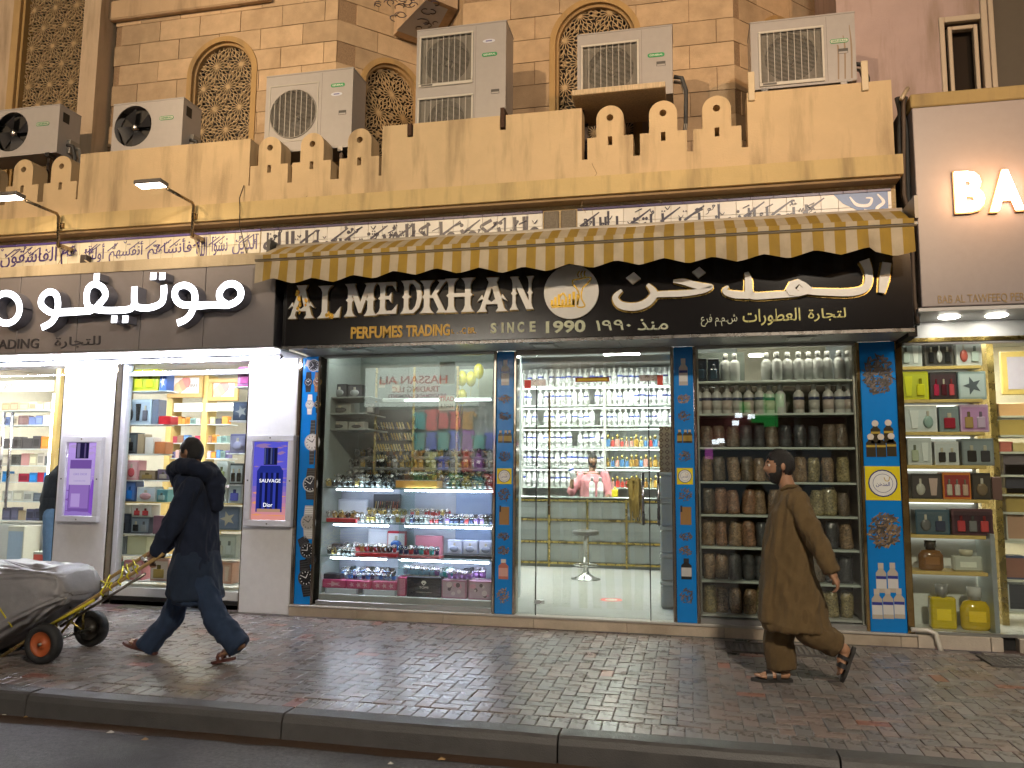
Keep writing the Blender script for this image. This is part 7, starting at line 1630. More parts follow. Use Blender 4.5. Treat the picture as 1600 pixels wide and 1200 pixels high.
B(x0, x1, .04, .042, PY(690, 641, .05).z, PY(690, 618, .05).z, (.7, .7, .66), 'matte').build('sheet', t); m = MB(); m.text('TRAD', x0 + .01, x1 - .01, PY(690, 627, .05).z, PY(690, 620, .05).z, .0395, .001, (.5, .04, .03), 'satin', .01); m.text('& MAIN', x0 + .02, x1 - .02, PY(690, 637, .05).z, PY(690, 631, .05).z, .0395, .001, (.1, .1, .1), 'satin', 0); m.build('lettering', t)
for k, (px, py) in enumerate(((722, 591), (736, 592), (748, 580), (722, 620))):
    p = PY(px, py, .6); t = thing('balloon', 'yellow balloon in the top right of the watch window, %s from left' % nth(k) if k < 3 else 'single low yellow balloon in the right of the watch window', 'balloon', (p.x, .6, p.z - .1), 'yellow balloons')
    MB().ell(0, 0, .1, .06, .06, .09, (.7, .62, .05), 'gloss', 14, 9).build('bulb', t, local=True); MB().tube([(0, 0, .012), (.005, .0, 0), (-.01, .01, -.1)], .003, 5, (.6, .55, .2)).build('string', t, local=True)
B(PY(718, 620, .93).x, PY(770, 620, .93).x, .92, .94, PY(740, 626, .93).z, PY(740, 577, .93).z, (.62, .68, .52), 'satin').build('pale_panel', MS)
# ------------------------------------------------------------------ people
from mathutils import noise as mnoise
class Blob:
    """closed shapes that are fused into one continuous skin by a voxel remesh"""
    def __init__(s): s.v = []; s.f = []
    def add(s, vs, fs):
        o = len(s.v); s.v += [Vector(v) for v in vs]; s.f += [tuple(o + i for i in f) for f in fs]
    def cap(s, p, q, r0, r1, n=14, fl=1., axis=None):
        """tapered limb segment with round ends; fl flattens it along axis"""
        p, q = Vector(p), Vector(q); d = q - p; L = d.length; d = d / L if L > 1e-6 else Vector((0, 0, 1))
        a = Vector(axis).normalized() if axis is not None else (Vector((0, 1, 0)) if abs(d.y) < .9 else Vector((1, 0, 0)))
        a = (a - d * a.dot(d)).normalized(); b_ = d.cross(a); rings = []
        for k in range(5): t = math.pi / 2 * (1 - k / 4); rings.append((p - d * (r0 * math.sin(t)), r0 * math.cos(t)))
        for k in range(5): t = math.pi / 2 * k / 4; rings.append((q + d * (r1 * math.sin(t)), r1 * math.cos(t)))
        vs = []; fs = []
        for c, rr in rings:
            rr = max(rr, 1e-4)
            for i in range(n): t = 2 * math.pi * i / n; vs.append(c + a * (math.cos(t) * rr * fl) + b_ * (math.sin(t) * rr))
        for j in range(len(rings) - 1):
            for i in range(n): k = (i + 1) % n; fs.append((j * n + i, j * n + k, (j + 1) * n + k, (j + 1) * n + i))
        fs += [tuple(range(n - 1, -1, -1)), tuple(range((len(rings) - 1) * n, len(rings) * n))]; s.add(vs, fs)
    def cone(s, p, q, r0, r1, n=20, fl=1.):
        p, q = Vector(p), Vector(q); d = (q - p).normalized(); a = Vector((0, 1, 0)); a = (a - d * a.dot(d)).normalized(); b_ = d.cross(a); vs = []; fs = []
        for k in range(4):
            for i in range(n): t = 2 * math.pi * i / n; vs.append(lerp(p, q, k / 3) + (a * math.cos(t) * fl + b_ * math.sin(t)) * lerp(r0, r1, k / 3))
        for j in range(3):
            for i in range(n): k = (i + 1) % n; fs.append((j * n + i, j * n + k, (j + 1) * n + k, (j + 1) * n + i))
        fs += [tuple(range(n - 1, -1, -1)), tuple(range(3 * n, 4 * n))]; s.add(vs, fs)
    def leg(s, a, b_, c, r0, r1, r2): s.cap(a, b_, r0, r1); s.cone(b_, c, r1, r2)
    def chain(s, pts, rr, **kw):
        for i in range(len(pts) - 1): s.cap(pts[i], pts[i + 1], rr[i], rr[i + 1], **kw)
    def loft(s, secs, n=28, fx=(1, 0, 0), fy=(0, 1, 0)):
        """sections (centre, half along X, half along Y)"""
        vs = []; fs = []
        for c, hx, hy in secs:
            for i in range(n):
                t = 2 * math.pi * i / n; ct, st = math.cos(t), math.sin(t); e = .85
                vs.append(Vector(c) + Vector((math.copysign(abs(ct) ** e, ct) * hx, math.copysign(abs(st) ** e, st) * hy, 0)))
        for j in range(len(secs) - 1):
            for i in range(n): k = (i + 1) % n; fs.append((j * n + i, j * n + k, (j + 1) * n + k, (j + 1) * n + i))
        fs += [tuple(range(n - 1, -1, -1)), tuple(range((len(secs) - 1) * n, len(secs) * n))]; s.add(vs, fs)
    def ell(s, c, r_, M=None, n=18, k=12):
        vs = []; fs = []
        for j in range(k + 1):
            t = math.pi * j / k
            for i in range(n):
                a_ = 2 * math.pi * i / n; v = Vector((r_[0] * math.sin(t) * math.cos(a_), r_[1] * math.sin(t) * math.sin(a_), -r_[2] * math.cos(t))); vs.append(Vector(c) + (M @ v if M is not None else v))
        for j in range(k):
            for i in range(n): q = (i + 1) % n; fs.append((j * n + i, j * n + q, (j + 1) * n + q, (j + 1) * n + i))
        s.add(vs, fs)
    def fuse(s, name, parent, voxel, mat, colf, smooth=2, fold=None):
        me = bpy.data.meshes.new('tmp'); me.from_pydata([tuple(v) for v in s.v], [], s.f); ob = bpy.data.objects.new('tmp', me); col.objects.link(ob)
        md = ob.modifiers.new('r', 'REMESH'); md.mode = 'VOXEL'; md.voxel_size = voxel
        if smooth: sm = ob.modifiers.new('s', 'SMOOTH'); sm.iterations = smooth; sm.factor = .5
        bpy.context.view_layer.update(); dg = bpy.context.evaluated_depsgraph_get()
        r_ = bpy.data.meshes.new_from_object(ob.evaluated_get(dg)); bpy.data.objects.remove(ob); bpy.data.meshes.remove(me)
        o = parent.location
        if fold:
            ns = [v.normal.copy() for v in r_.vertices]
            for v, nn in zip(r_.vertices, ns): v.co = v.co + nn * fold(v.co)
        r_.materials.clear(); r_.materials.append(MATS[mat])
        at = r_.attributes.new('Col', 'FLOAT_COLOR', 'FACE'); cols = []
        for p in r_.polygons: c = colf(p.center); cols += [c[0], c[1], c[2], 1]
        at.data.foreach_set('color', cols); r_.polygons.foreach_set('use_smooth', [True] * len(r_.polygons)); r_.transform(Matrix.Translation(-o)); r_.name = name
        return put(name, r_, parent)
def folds(amp, sx=9., sz=2.6, dirs=(1, 1, 1), seed=0, extra=None):
    def f(c):
        q = Vector((c.x * sx + seed, c.y * sx, c.z * sz)); a_ = mnoise.noise(q) + .5 * mnoise.noise(q * 2.3)
        r_ = 1 - abs(mnoise.noise(Vector((c.x * sx * .8 + c.z * 3 + seed, c.y * sx * .8, c.z * sz * 1.3)))) * 2
        r2 = 1 - abs(mnoise.noise(Vector((c.x * sx * 1.9 - c.z * 4 + seed, c.y * sx * 1.9, c.z * sz * 1.1)))) * 2.4
        v = amp * (.6 * a_ + .55 * r_ + .35 * r2)
        return v + (extra(c) if extra else 0)
    return f
def head_geo(B_, c, fwd, up, s=1., beard=False):
    """skull, face, nose, jaw, ears; c is the centre of the head"""
    f = Vector(fwd).normalized(); u_ = Vector(up); u_ = (u_ - f * u_.dot(f)).normalized(); sd = u_.cross(f); n, K = 32, 24; vs = []; fs = []
    g_ = lambda d2, w_: math.exp(-d2 / (w_ * w_))
    for j in range(K + 1):
        t = math.pi * j / K; z = -math.cos(t); rr = math.sin(t)
        for i in range(n):
            a_ = 2 * math.pi * i / n; F, S = rr * math.cos(a_), rr * math.sin(a_)
            x, y, zz = F * .096, S * .074, z * .118
            if z < 0: y *= 1 - .30 * (-z) ** 1.4; x = x * (1 - .1 * (-z)) + .012 * (-z) * (1 if F > -.2 else .2)
            if F < 0 and z > -.2: x *= 1.08
            if F > .2:
                x += .024 * g_((y / .013) ** 2 * .5, 1) * g_(((zz + .018) / .022) ** 2, 1.)          # nose
                x += .008 * g_((y / .02) ** 2, 1) * g_(((zz - .005) / .03) ** 2, 1)
                x += .007 * g_(((zz - .034) / .012) ** 2, 1) * g_((y / .05) ** 2, 1)                  # brow
                x -= .010 * g_(((zz - .014) / .012) ** 2, 1) * (g_(((y - .031) / .014) ** 2, 1) + g_(((y + .031) / .014) ** 2, 1))
                x += .006 * g_(((zz + .06) / .010) ** 2, 1) * g_((y / .024) ** 2, 1)                  # lips
                x += .009 * g_(((zz + .1) / .02) ** 2, 1) * g_((y / .03) ** 2, 1)                     # chin
            vs.append(Vector(c) + (f * x + sd * y + u_ * zz) * s)
    for j in range(K):
        for i in range(n): q = (i + 1) % n; fs.append((j * n + i, j * n + q, (j + 1) * n + q, (j + 1) * n + i))
    B_.add(vs, fs); M_ = Matrix((f, sd, u_)).transposed()
    for sg in (-1, 1): B_.ell(Vector(c) + (f * -.008 + sd * (sg * .076) + u_ * -.002) * s, (.018 * s, .010 * s, .03 * s), M_, 10, 8)
    return f, sd, u_
def hair_part(parent, c, f, sd, u_, s, colr, fringe=.45, name='hair', nape=-.55):
    m = MB(); n, K = 36, 20; vs = []; fs = []; ok = {}
    for j in range(K + 1):
        t = math.pi * j / K; z = -math.cos(t); rr = math.sin(t)
        for i in range(n):
            a_ = 2 * math.pi * i / n; F, S = rr * math.cos(a_), rr * math.sin(a_)
            lim = lerp(nape, fringe, max(0, min(1, (F + .25) / .9))); inside = z > lim + .06 * math.sin(a_ * 5)
            x, y, zz = F * .096, S * .074, z * .118
            if F < 0 and z > -.2: x *= 1.08
            if z < 0: y *= 1 - .3 * (-z) ** 1.4
            k = 1.08 + .05 * mnoise.noise(Vector((F * 5, S * 5, z * 5))) + (.05 * max(0, z)) if inside else .93
            vs.append(Vector(c) + (f * x + sd * y + u_ * zz) * (s * k))
    for j in range(K):
        for i in range(n): q = (i + 1) % n; fs.append((j * n + i, j * n + q, (j + 1) * n + q, (j + 1) * n + i))
    o = parent.location; m.raw([v - o for v in vs], fs, colr, 'hair', True); return m.build(name, parent, local=True)
def beard_part(parent, c, f, sd, u_, s, colr):
    m = MB(); n, K = 36, 20; vs = []; fs = []
    for j in range(K + 1):
        t = math.pi * j / K; z = -math.cos(t); rr = math.sin(t)
        for i in range(n):
            a_ = 2 * math.pi * i / n; F, S = rr * math.cos(a_), rr * math.sin(a_); x, y, zz = F * .096, S * .074, z * .118
            if z < 0: y *= 1 - .30 * (-z) ** 1.4; x = x * (1 - .1 * (-z)) + .012 * (-z) * (1 if F > -.2 else .2)
            mouth = abs(S) < .3 and -.6 < z < -.46 and F > .5
            inside = (F > -.1 and z < -.56 + .25 * min(1, abs(S) / .6) and not mouth) or (abs(S) > .6 and -.02 < F < .35 and z < 0) or (F > .6 and abs(S) < .4 and -.44 <= z < -.36)
            k = 1.1 + .05 * mnoise.noise(Vector((F * 6, S * 6, z * 6))) if inside else .92
            if F > .2: x += .009 * math.exp(-((zz + .1) / .02) ** 2)
            vs.append(Vector(c) + (f * x + sd * y + u_ * zz) * (s * k))
    for j in range(K):
        for i in range(n): q = (i + 1) % n; fs.append((j * n + i, j * n + q, (j + 1) * n + q, (j + 1) * n + i))
    o = parent.location; m.raw([v - o for v in vs], fs, colr, 'hair', True); return m.build('beard', parent, local=True)
def eyes_part(parent, c, f, sd, u_, s):
    o = parent.location
    for sg in (-1, 1):
        p = Vector(c) + (f * .079 + sd * (sg * .031) + u_ * .012) * s - o; m = MB().ell(p.x, p.y, p.z, .0115 * s, .0115 * s, .0115 * s, (.6, .57, .52), 'gloss', 10, 8); q = p + f * .0095 * s; m.ell(q.x, q.y, q.z, .0055 * s, .0055 * s, .0055 * s, (.02, .012, .008), 'gloss', 8, 6); m.build('eye', parent, local=True)
        b0 = Vector(c) + (f * .092 + sd * (sg * .016) + u_ * .034) * s - o; b1 = Vector(c) + (f * .083 + sd * (sg * .05) + u_ * .036) * s - o
        MB().tube([b0, (b0 + b1) / 2 + (u_ * .004 + f * .002) * s, b1], [.004 * s, .005 * s, .002 * s], 6, (.015, .012, .01), 'hair').build('eyebrow', parent, local=True)
def hand_geo(B_, wrist, dirv, palmn, curl=.5, s=1., thumb=1):
    """palm with four fingers and a thumb; dirv along the fingers, palmn out of the palm"""
    d = Vector(dirv).normalized(); pn = Vector(palmn); pn = (pn - d * pn.dot(d)).normalized(); sd = d.cross(pn)
    W = Vector(wrist); c = W + d * .05 * s
    B_.cap(W, W + d * .03 * s, .026 * s, .03 * s); 
    for k in (-1, -.33, .33, 1): B_.cap(W + d * .015 * s + sd * k * .018 * s, W + d * .085 * s + sd * k * .031 * s, .017 * s, .0125 * s)
    for k, L in zip((-1, -.33, .33, 1), (.064, .078, .084, .072) if thumb > 0 else (.064, .078, .084, .072)):
        p = W + d * .088 * s + sd * k * .031 * s; a_ = 0; r_ = .0095 * s
        for q in (.45, .32, .25):
            a_ += curl * 1.0; e = p + (d * math.cos(a_) + pn * math.sin(a_)) * (L * q * s); B_.cap(p, e, r_, r_ * .9, n=10); p = e; r_ *= .9
    p = W + d * .03 * s + sd * thumb * .032 * s; a_ = .3
    for q in (.035, .03, .026):
        e = p + (d * .75 + sd * thumb * (.75 - a_ * .5) + pn * (a_ * .9)).normalized() * q * s; B_.cap(p, e, .0125 * s, .011 * s, n=10); p = e; a_ += curl * .8
def foot_geo(B_, heel, toe, up=(0, 0, 1), w_=.045, side=1):
    h, t = Vector(heel), Vector(toe); d = (t - h).normalized(); u_ = Vector(up); u_ = (u_ - d * u_.dot(d)).normalized(); sd = u_.cross(d); L = (t - h).length
    B_.cap(h + d * .03 + u_ * .03, h + d * L * .45 + u_ * .035, .03, .036, fl=1.0); B_.cap(h + d * L * .45 + u_ * .032, h + d * L * .72 + u_ * .024, .038, .024)
    for k in range(5):
        q = (k - 2) / 2; p = h + d * L * .68 + sd * q * w_ * .72 + u_ * .018; B_.cap(h + d * L * .45 + sd * q * .02 + u_ * .024, p, .02, .015, n=10); e = p + d * (L * (.25 - .03 * abs(k - (0 if side > 0 else 4)))); B_.cap(p, e, .0125 if k != (0 if side > 0 else 4) else .016, .011, n=10)
    return d, u_, sd, L
def sandal(parent, heel, toe, up, sole, strap, name='sandal', w_=.05, heelgap=0.):
    h, t = Vector(heel), Vector(toe); d = (t - h).normalized(); u_ = Vector(up); u_ = (u_ - d * u_.dot(d)).normalized(); sd = u_.cross(d); L = (t - h).length; o = parent.location
    T = lambda x, y, z: tuple(h + d * x + sd * z + u_ * y - o); L2 = L + .02
    out = [(-.012, -.02), (.03, -.034), (L * .4, -.036), (L * .68, -w_), (L * .9, -w_ * .85), (L2, -.015), (L2, .015), (L * .9, w_ * .85), (L * .68, w_), (L * .4, .036), (.03, .034), (-.012, .02)]
    t_ = MB().prism([out], -.022 - heelgap, .0 - heelgap, sole, 'rubber', T).build(name, parent, local=True)
    m = MB()
    for x0, x1, hh in ((L * .52, L * .68, .062), (L * .3, L * .42, .075)):
        n = 9; vs = []; fs = []
        for i in range(n):
            a_ = math.pi * i / (n - 1); w2 = w_ * 1.02
            for x in (x0, x1): vs.append(T(x, -heelgap + hh * math.sin(a_) ** .8, -w2 * math.cos(a_)))
        for i in range(n - 1): fs.append((2 * i, 2 * i + 1, 2 * i + 3, 2 * i + 2))
        m.raw(vs, fs, strap, 'satin', True)
    m.build('strap', t_, local=True)
SKIN = (.36, .19, .11)
# ---- man in brown shalwar kameez, walking to the left
Y0 = -1.66
def pt(px, py, dy=0.): return PY(px, py, Y0 + dy)
MR = thing('person', 'bearded man in brown tunic and trousers walking past the herb window, black sandals', 'person', (pt(1222, 1000).x, Y0, 0))
Bd = Blob(); hc = pt(1218, 729); f, sd, u_ = head_geo(Bd, hc, (-1, -.12, -.03), (-.05, 0, 1), 1.04)
Bd.chain([hc + Vector((.03, 0, -.07)), pt(1232, 766), pt(1233, 790)], [.055, .062, .09])
Bd.loft([(pt(1234, 775), .05, .07), (pt(1234, 792), .08, .13), (pt(1233, 830), .1, .14), (pt(1230, 880), .12, .14), (pt(1232, 930), .13, .17)])
sh = pt(1250, 786, -.19); el = pt(1281, 855, -.24); wr_ = pt(1298, 893, -.27)
Bd.chain([sh + Vector((-.02, .06, -.01)), el, wr_], [.04, .038, .03]); hand_geo(Bd, wr_, pt(1312, 916, -.27) - wr_, (-1, .3, .2), .55, 1.05, 1)
sh2 = pt(1238, 790, .19); el2 = pt(1212, 850, .22); wr2 = pt(1200, 898, .18); Bd.chain([sh2 - Vector((0, .06, .01)), el2, wr2], [.04, .038, .03]); hand_geo(Bd, wr2, (-.4, -.1, -1), (1, 0, 0), .5, 1.0, -1)
hipF, kneeF, ankF = pt(1228, 930, .09), pt(1215, 1000, .07), PZ(1232, 1060, .075); ankF = Vector((ankF.x, Y0 + .05, .085))
fx = PZ(1180, 1062, .02); heelF = Vector((ankF.x + .04, Y0 + .04, .022)); toeF = Vector((ankF.x - .23, Y0 + .0, .022))
Bd.chain([hipF, kneeF, ankF], [.09, .06, .042]); foot_geo(Bd, heelF, toeF)
hipR, kneeR = pt(1240, 930, -.09), pt(1262, 985, -.08); ankR = pt(1318, 1014, -.07); heelR = pt(1331, 1012, -.07); toeR = pt(1313, 1060, -.07); upR = Vector((-1, 0, .35))
Bd.chain([hipR, kneeR, ankR], [.09, .062, .042]); foot_geo(Bd, heelR, toeR, upR)
Bd.fuse('body', MR, .0055, 'skin', lambda c: SKIN, 1)
hair_part(MR, hc, f, sd, u_, 1.04, (.012, .01, .009), .42); beard_part(MR, hc, f, sd, u_, 1.04, (.014, .011, .009)); eyes_part(MR, hc, f, sd, u_, 1.04)
sandal(MR, heelF, toeF, (0, 0, 1), (.02, .018, .016), (.02, .018, .018)); sandal(MR, heelR, toeR, upR, (.02, .018, .016), (.02, .018, .018), heelgap=.004)
BRN = (.125, .082, .036)
K = Blob()
K.loft([(pt(1234, 764), .055, .075), (pt(1235, 772), .085, .12), (pt(1236, 784), .11, .18), (pt(1234, 802), .135, .19), (pt(1232, 830), .155, .19), (pt(1230, 860), .175, .19), (pt(1231, 890), .185, .185), (pt(1235, 920), .2, .19), (pt(1240, 950), .22, .195), (pt(1243, 972), .235, .2), (pt(1246, 981), .235, .2)])
K.leg(sh + Vector((-.02, .03, .0)), el, wr_ + (wr_ - el) * .02, .078, .068, .055); K.leg(sh2, el2, wr2, .078, .068, .055)
K.loft([(pt(1206, 870), .05, .12), (pt(1205, 930), .075, .14), (pt(1204, 968), .075, .15)])
K.fuse('tunic', MR, .009, 'cloth', lambda c: BRN, 2, folds(.022, 11., 2.4, seed=3))
MB().tube([pt(1222, 765, -.06) - MR.location, pt(1230, 760, -.075) - MR.location, pt(1242, 760, -.06) - MR.location, pt(1246, 761, 0) - MR.location, pt(1242, 760, .06) - MR.location, pt(1230, 760, .075) - MR.location, pt(1222, 765, .06) - MR.location, pt(1217, 769, 0) - MR.location], .016, 8, BRN, 'cloth', closed=True).build('collar', MR, local=True)
Tr = Blob()
Tr.leg(hipF, kneeF, Vector((ankF.x - .01, ankF.y, .09)), .115, .1, .098); Tr.leg(hipR, kneeR, pt(1309, 1008, -.07), .115, .095, .08)
Tr.loft([(pt(1236, 905), .16, .17), (pt(1236, 960), .17, .18)])
Tr.fuse('trousers', MR, .011, 'cloth', lambda c: (.105, .068, .03), 2, folds(.022, 9., 2.2, seed=8))
# ---- man in dark coat pushing the trolley to the left
Y0 = -2.12
ML = thing('person', 'man in dark navy hooded coat and blue trousers pushing a loaded hand truck', 'person', (pt(300, 1000).x, Y0, 0))
Bd = Blob(); hc = pt(299, 707); f, sd, u_ = head_geo(Bd, hc, (-1, .1, -.05), (-.08, 0, 1), 1.0)
Bd.chain([hc + Vector((.03, 0, -.07)), pt(305, 740), pt(307, 760)], [.055, .06, .09])
Bd.loft([(pt(306, 750), .08, .1), (pt(308, 765), .11, .18), (pt(310, 810), .12, .17), (pt(308, 870), .12, .16), (pt(305, 925), .12, .17)])
sh = pt(296, 762, -.19); el = pt(266, 826, -.26); wr_ = pt(246, 864, -.26); hd = pt(236, 874, -.26)
Bd.chain([sh, el, wr_], [.055, .045, .03]); hand_geo(Bd, wr_, hd - wr_, (-.3, .5, -.8), .75, 1.0, -1)
sh2 = pt(306, 764, .19); el2 = pt(275, 828, .2); wr2 = pt(252, 858, .1); Bd.chain([sh2, el2, wr2], [.055, .045, .03]); hand_geo(Bd, wr2, (-.7, -.1, -.6), (-.3, -.5, -.8), .75, 1.0, 1)
hipF, kneeF, ankF = pt(296, 905, .07), pt(265, 968, .08), pt(232, 1008, .06)
heelF = Vector((PZ(238, 1026, 0).x, Y0 + .06, .03)); toeF = Vector((pt(197, 1003, .05).x, Y0 + .05, .1))
Bd.chain([hipF, kneeF, ankF], [.09, .06, .042]); foot_geo(Bd, heelF, toeF, (.3, 0, 1))
hipR, kneeR, ankR = pt(314, 905, -.07), pt(340, 972, -.08), pt(374, 1006, -.07)
toeR = Vector((pt(334, 1036, -.07).x, Y0 - .07, .022)); heelR = pt(384, 1012, -.07); upR = Vector((-.45, 0, 1))
Bd.chain([hipR, kneeR, ankR], [.09, .062, .042]); foot_geo(Bd, heelR, toeR, upR)
Bd.fuse('body', ML, .0055, 'skin', lambda c: (.24, .125, .07), 1)
hair_part(ML, hc, f, sd, u_, 1.0, (.008, .008, .009), .25); eyes_part(ML, hc, f, sd, u_, 1.0)
RB = (.075, .022, .016); sandal(ML, heelF, toeF, (.3, 0, 1), RB, RB); sandal(ML, Vector((PZ(386, 1024, .03).x, Y0 - .07, .06)), toeR, (-.2, 0, 1), RB, RB)
NAV = (.010, .016, .036); K = Blob()
K.loft([(pt(298, 737), .085, .1), (pt(302, 745), .125, .15), (pt(306, 757), .135, .19), (pt(308, 780), .14, .19), (pt(309, 810), .138, .185), (pt(309, 840), .135, .18), (pt(308, 870), .145, .18), (pt(306, 890), .16, .185)])
K.leg(sh + Vector((0, .03, 0)), el, wr_ + (wr_ - el) * .05, .085, .07, .055); K.leg(sh2, el2, wr2, .085, .07, .055)
K.fuse('coat', ML, .011, 'cloth', lambda c: NAV, 2, folds(.02, 11., 4., seed=12))
Hd = Blob(); Hd.chain([pt(272, 735, -.0), pt(282, 728, -.12), pt(300, 729, -.15), pt(320, 738, -.12), pt(330, 746, 0), pt(320, 738, .12), pt(300, 730, .15), pt(282, 728, .12), pt(272, 735, 0)], [.06, .06, .06, .065, .075, .065, .06, .06, .06]); Hd.chain([pt(322, 738), pt(336, 756), pt(338, 790)], [.09, .09, .05]); Hd.chain([pt(274, 738), pt(277, 755)], [.05, .05])
Hd.fuse('hood', ML, .011, 'cloth', lambda c: (.009, .014, .032), 3, folds(.014, 10., 8., seed=5))
Ku = Blob(); Ku.loft([(pt(307, 860), .15, .18), (pt(306, 890), .19, .2), (pt(304, 915), .205, .19), (pt(304, 926), .22, .19), (pt(306, 933), .21, .185)])
Ku.fuse('tunic', ML, .011, 'cloth', lambda c: (.016, .027, .052), 2, folds(.024, 8., 2., seed=22))
Tr = Blob(); Tr.leg(hipF, kneeF, pt(229, 1012, .06), .09, .085, .085); Tr.leg(hipR, kneeR, pt(375, 1010, -.07), .09, .086, .085); Tr.loft([(pt(306, 900), .15, .17), (pt(306, 940), .16, .17)])
Tr.fuse('trousers', ML, .011, 'cloth', lambda c: (.02, .036, .075), 2, folds(.02, 9., 2.6, seed=9))
# ---- shopkeeper in pink shirt behind the counter
Y0 = 5.0
SK = thing('person', 'shopkeeper in pink shirt standing behind the glass counter, one hand raised', 'person', (pt(925, 760).x, Y0, FZ))
Bd = Blob(); hc = pt(926, 719); f, sd, u_ = head_geo(Bd, hc, (.35, -1, -.1), (0, 0, 1), .98)
Bd.chain([hc + Vector((0, .03, -.07)), pt(925, 738), pt(925, 748)], [.055, .06, .09])
zc = lambda z: Vector((pt(925, 760).x, Y0, z)); Bd.loft([(zc(1.58), .17, .09), (zc(1.4), .17, .1), (zc(1.1), .15, .1), (zc(.95), .16, .11)])
for sg in (-1, 1): Bd.chain([zc(.95) + Vector((sg * .09, 0, 0)), zc(.55) + Vector((sg * .1, -.01, 0)), zc(.2) + Vector((sg * .1, .01, 0))], [.09, .06, .045]); foot_geo(Bd, zc(.14) + Vector((sg * .1, .06, 0)), zc(.14) + Vector((sg * .11, -.18, 0)))
shA = pt(908, 744, 0); elA = pt(893, 768, -.1); wrA = pt(894, 748, -.3); Bd.chain([shA, elA, wrA], [.055, .042, .03]); hand_geo(Bd, wrA, (.15, -.3, 1), (.6, -.6, 0), .6, 1.)
shB = pt(944, 744, 0); elB = pt(953, 772, -.05); wrB = pt(948, 778, -.28); Bd.chain([shB, elB, wrB], [.055, .042, .03]); hand_geo(Bd, wrB, (-.3, -.6, -.1), (0, 0, -1), .4, 1., -1)
Bd.fuse('body', SK, .008, 'skin', lambda c: (.24, .125, .07), 1)
hair_part(SK, hc, f, sd, u_, .98, (.012, .01, .009), .35); beard_part(SK, hc, f, sd, u_, .98, (.014, .011, .01)); eyes_part(SK, hc, f, sd, u_, .98)
K = Blob(); K.loft([(pt(925, 737), .07, .07), (pt(925, 741), .14, .1), (pt(925, 748), .205, .125), (zc(1.45), .21, .14), (zc(1.2), .2, .14), (zc(.98), .2, .14)]); K.chain([shA, elA, lerp(elA, wrA, .15)], [.085, .07, .065]); K.chain([shB, elB, lerp(elB, wrB, .3)], [.085, .07, .06])
K.fuse('shirt', SK, .013, 'cloth', lambda c: (.62, .25, .28), 2, folds(.008, 10., 4., seed=2))
Tr = Blob()
for sg in (-1, 1): Tr.chain([zc(.95) + Vector((sg * .08, 0, 0)), zc(.55) + Vector((sg * .1, -.01, 0)), zc(.22) + Vector((sg * .1, .01, 0))], [.125, .09, .075])
Tr.fuse('trousers', SK, .015, 'cloth', lambda c: (.03, .03, .04), 1)
o = put('oil_bottle', wb[0], None, (wrA.x + .05, wrA.y - .09, wrA.z + .0)); o.rotation_euler = (.1, -.35, 0); tag(o, 'white oil bottle held up in the shopkeeper\'s raised hand', 'bottle')
# ---- customer in dark jacket and jeans inside the left shop, mostly hidden by the poster column
Y0 = .95
CU = thing('person', 'customer in dark jacket and blue jeans seen from behind inside the left shop', 'person', (pt(88, 850).x, Y0, .05))
Bd = Blob(); hc = pt(116, 700); f, sd, u_ = head_geo(Bd, hc, (.6, .9, -.2), (0, 0, 1), 1.)
Bd.chain([hc + Vector((-.02, 0, -.07)), pt(110, 725), pt(104, 740)], [.055, .06, .09]); Bd.loft([(pt(88, 800), .14, .12), (pt(92, 770), .14, .12), (pt(102, 740), .16, .12)])
hipA, hipB = pt(84, 805, -.08), pt(92, 805, .1); fA = Vector((pt(84, 860, -.08).x - .02, Y0 - .08, .1)); fB = Vector((pt(95, 860, .1).x, Y0 + .12, .1))
Bd.chain([hipA, lerp(hipA, fA, .5) + Vector((0, .03, 0)), fA], [.09, .06, .045]); Bd.chain([hipB, lerp(hipB, fB, .5) + Vector((0, .03, 0)), fB], [.09, .06, .045]); foot_geo(Bd, fA + Vector((-.02, -.05, -.04)), fA + Vector((.12, .17, -.04))); foot_geo(Bd, fB + Vector((-.02, -.05, -.04)), fB + Vector((.12, .17, -.04)))
shA = pt(88, 745, -.12); elA = pt(72, 780, -.05); wrA = pt(84, 785, .2); Bd.chain([shA, elA, wrA], [.055, .045, .03]); hand_geo(Bd, wrA, (.5, .8, .1), (.5, -.2, -.6), .5)
Bd.fuse('body', CU, .008, 'skin', lambda c: SKIN, 1); hair_part(CU, hc, f, sd, u_, 1., (.012, .01, .009), .35)
K = Blob(); K.loft([(pt(88, 812), .2, .17), (pt(88, 795), .195, .17), (pt(92, 770), .19, .18), (pt(99, 745), .2, .19), (pt(107, 728), .12, .12)]); K.chain([shA, elA, wrA], [.09, .075, .06]); K.fuse('jacket', CU, .012, 'cloth', lambda c: (.02, .022, .03), 2, folds(.012, 9., 4., seed=4))
Tr = Blob(); Tr.chain([hipA, lerp(hipA, fA, .5), fA + Vector((0, 0, .06))], [.125, .1, .085]); Tr.chain([hipB, lerp(hipB, fB, .5), fB + Vector((0, 0, .06))], [.125, .1, .085]); Tr.fuse('jeans', CU, .012, 'cloth', lambda c: (.12, .2, .34), 2, folds(.01, 9., 4., seed=6))
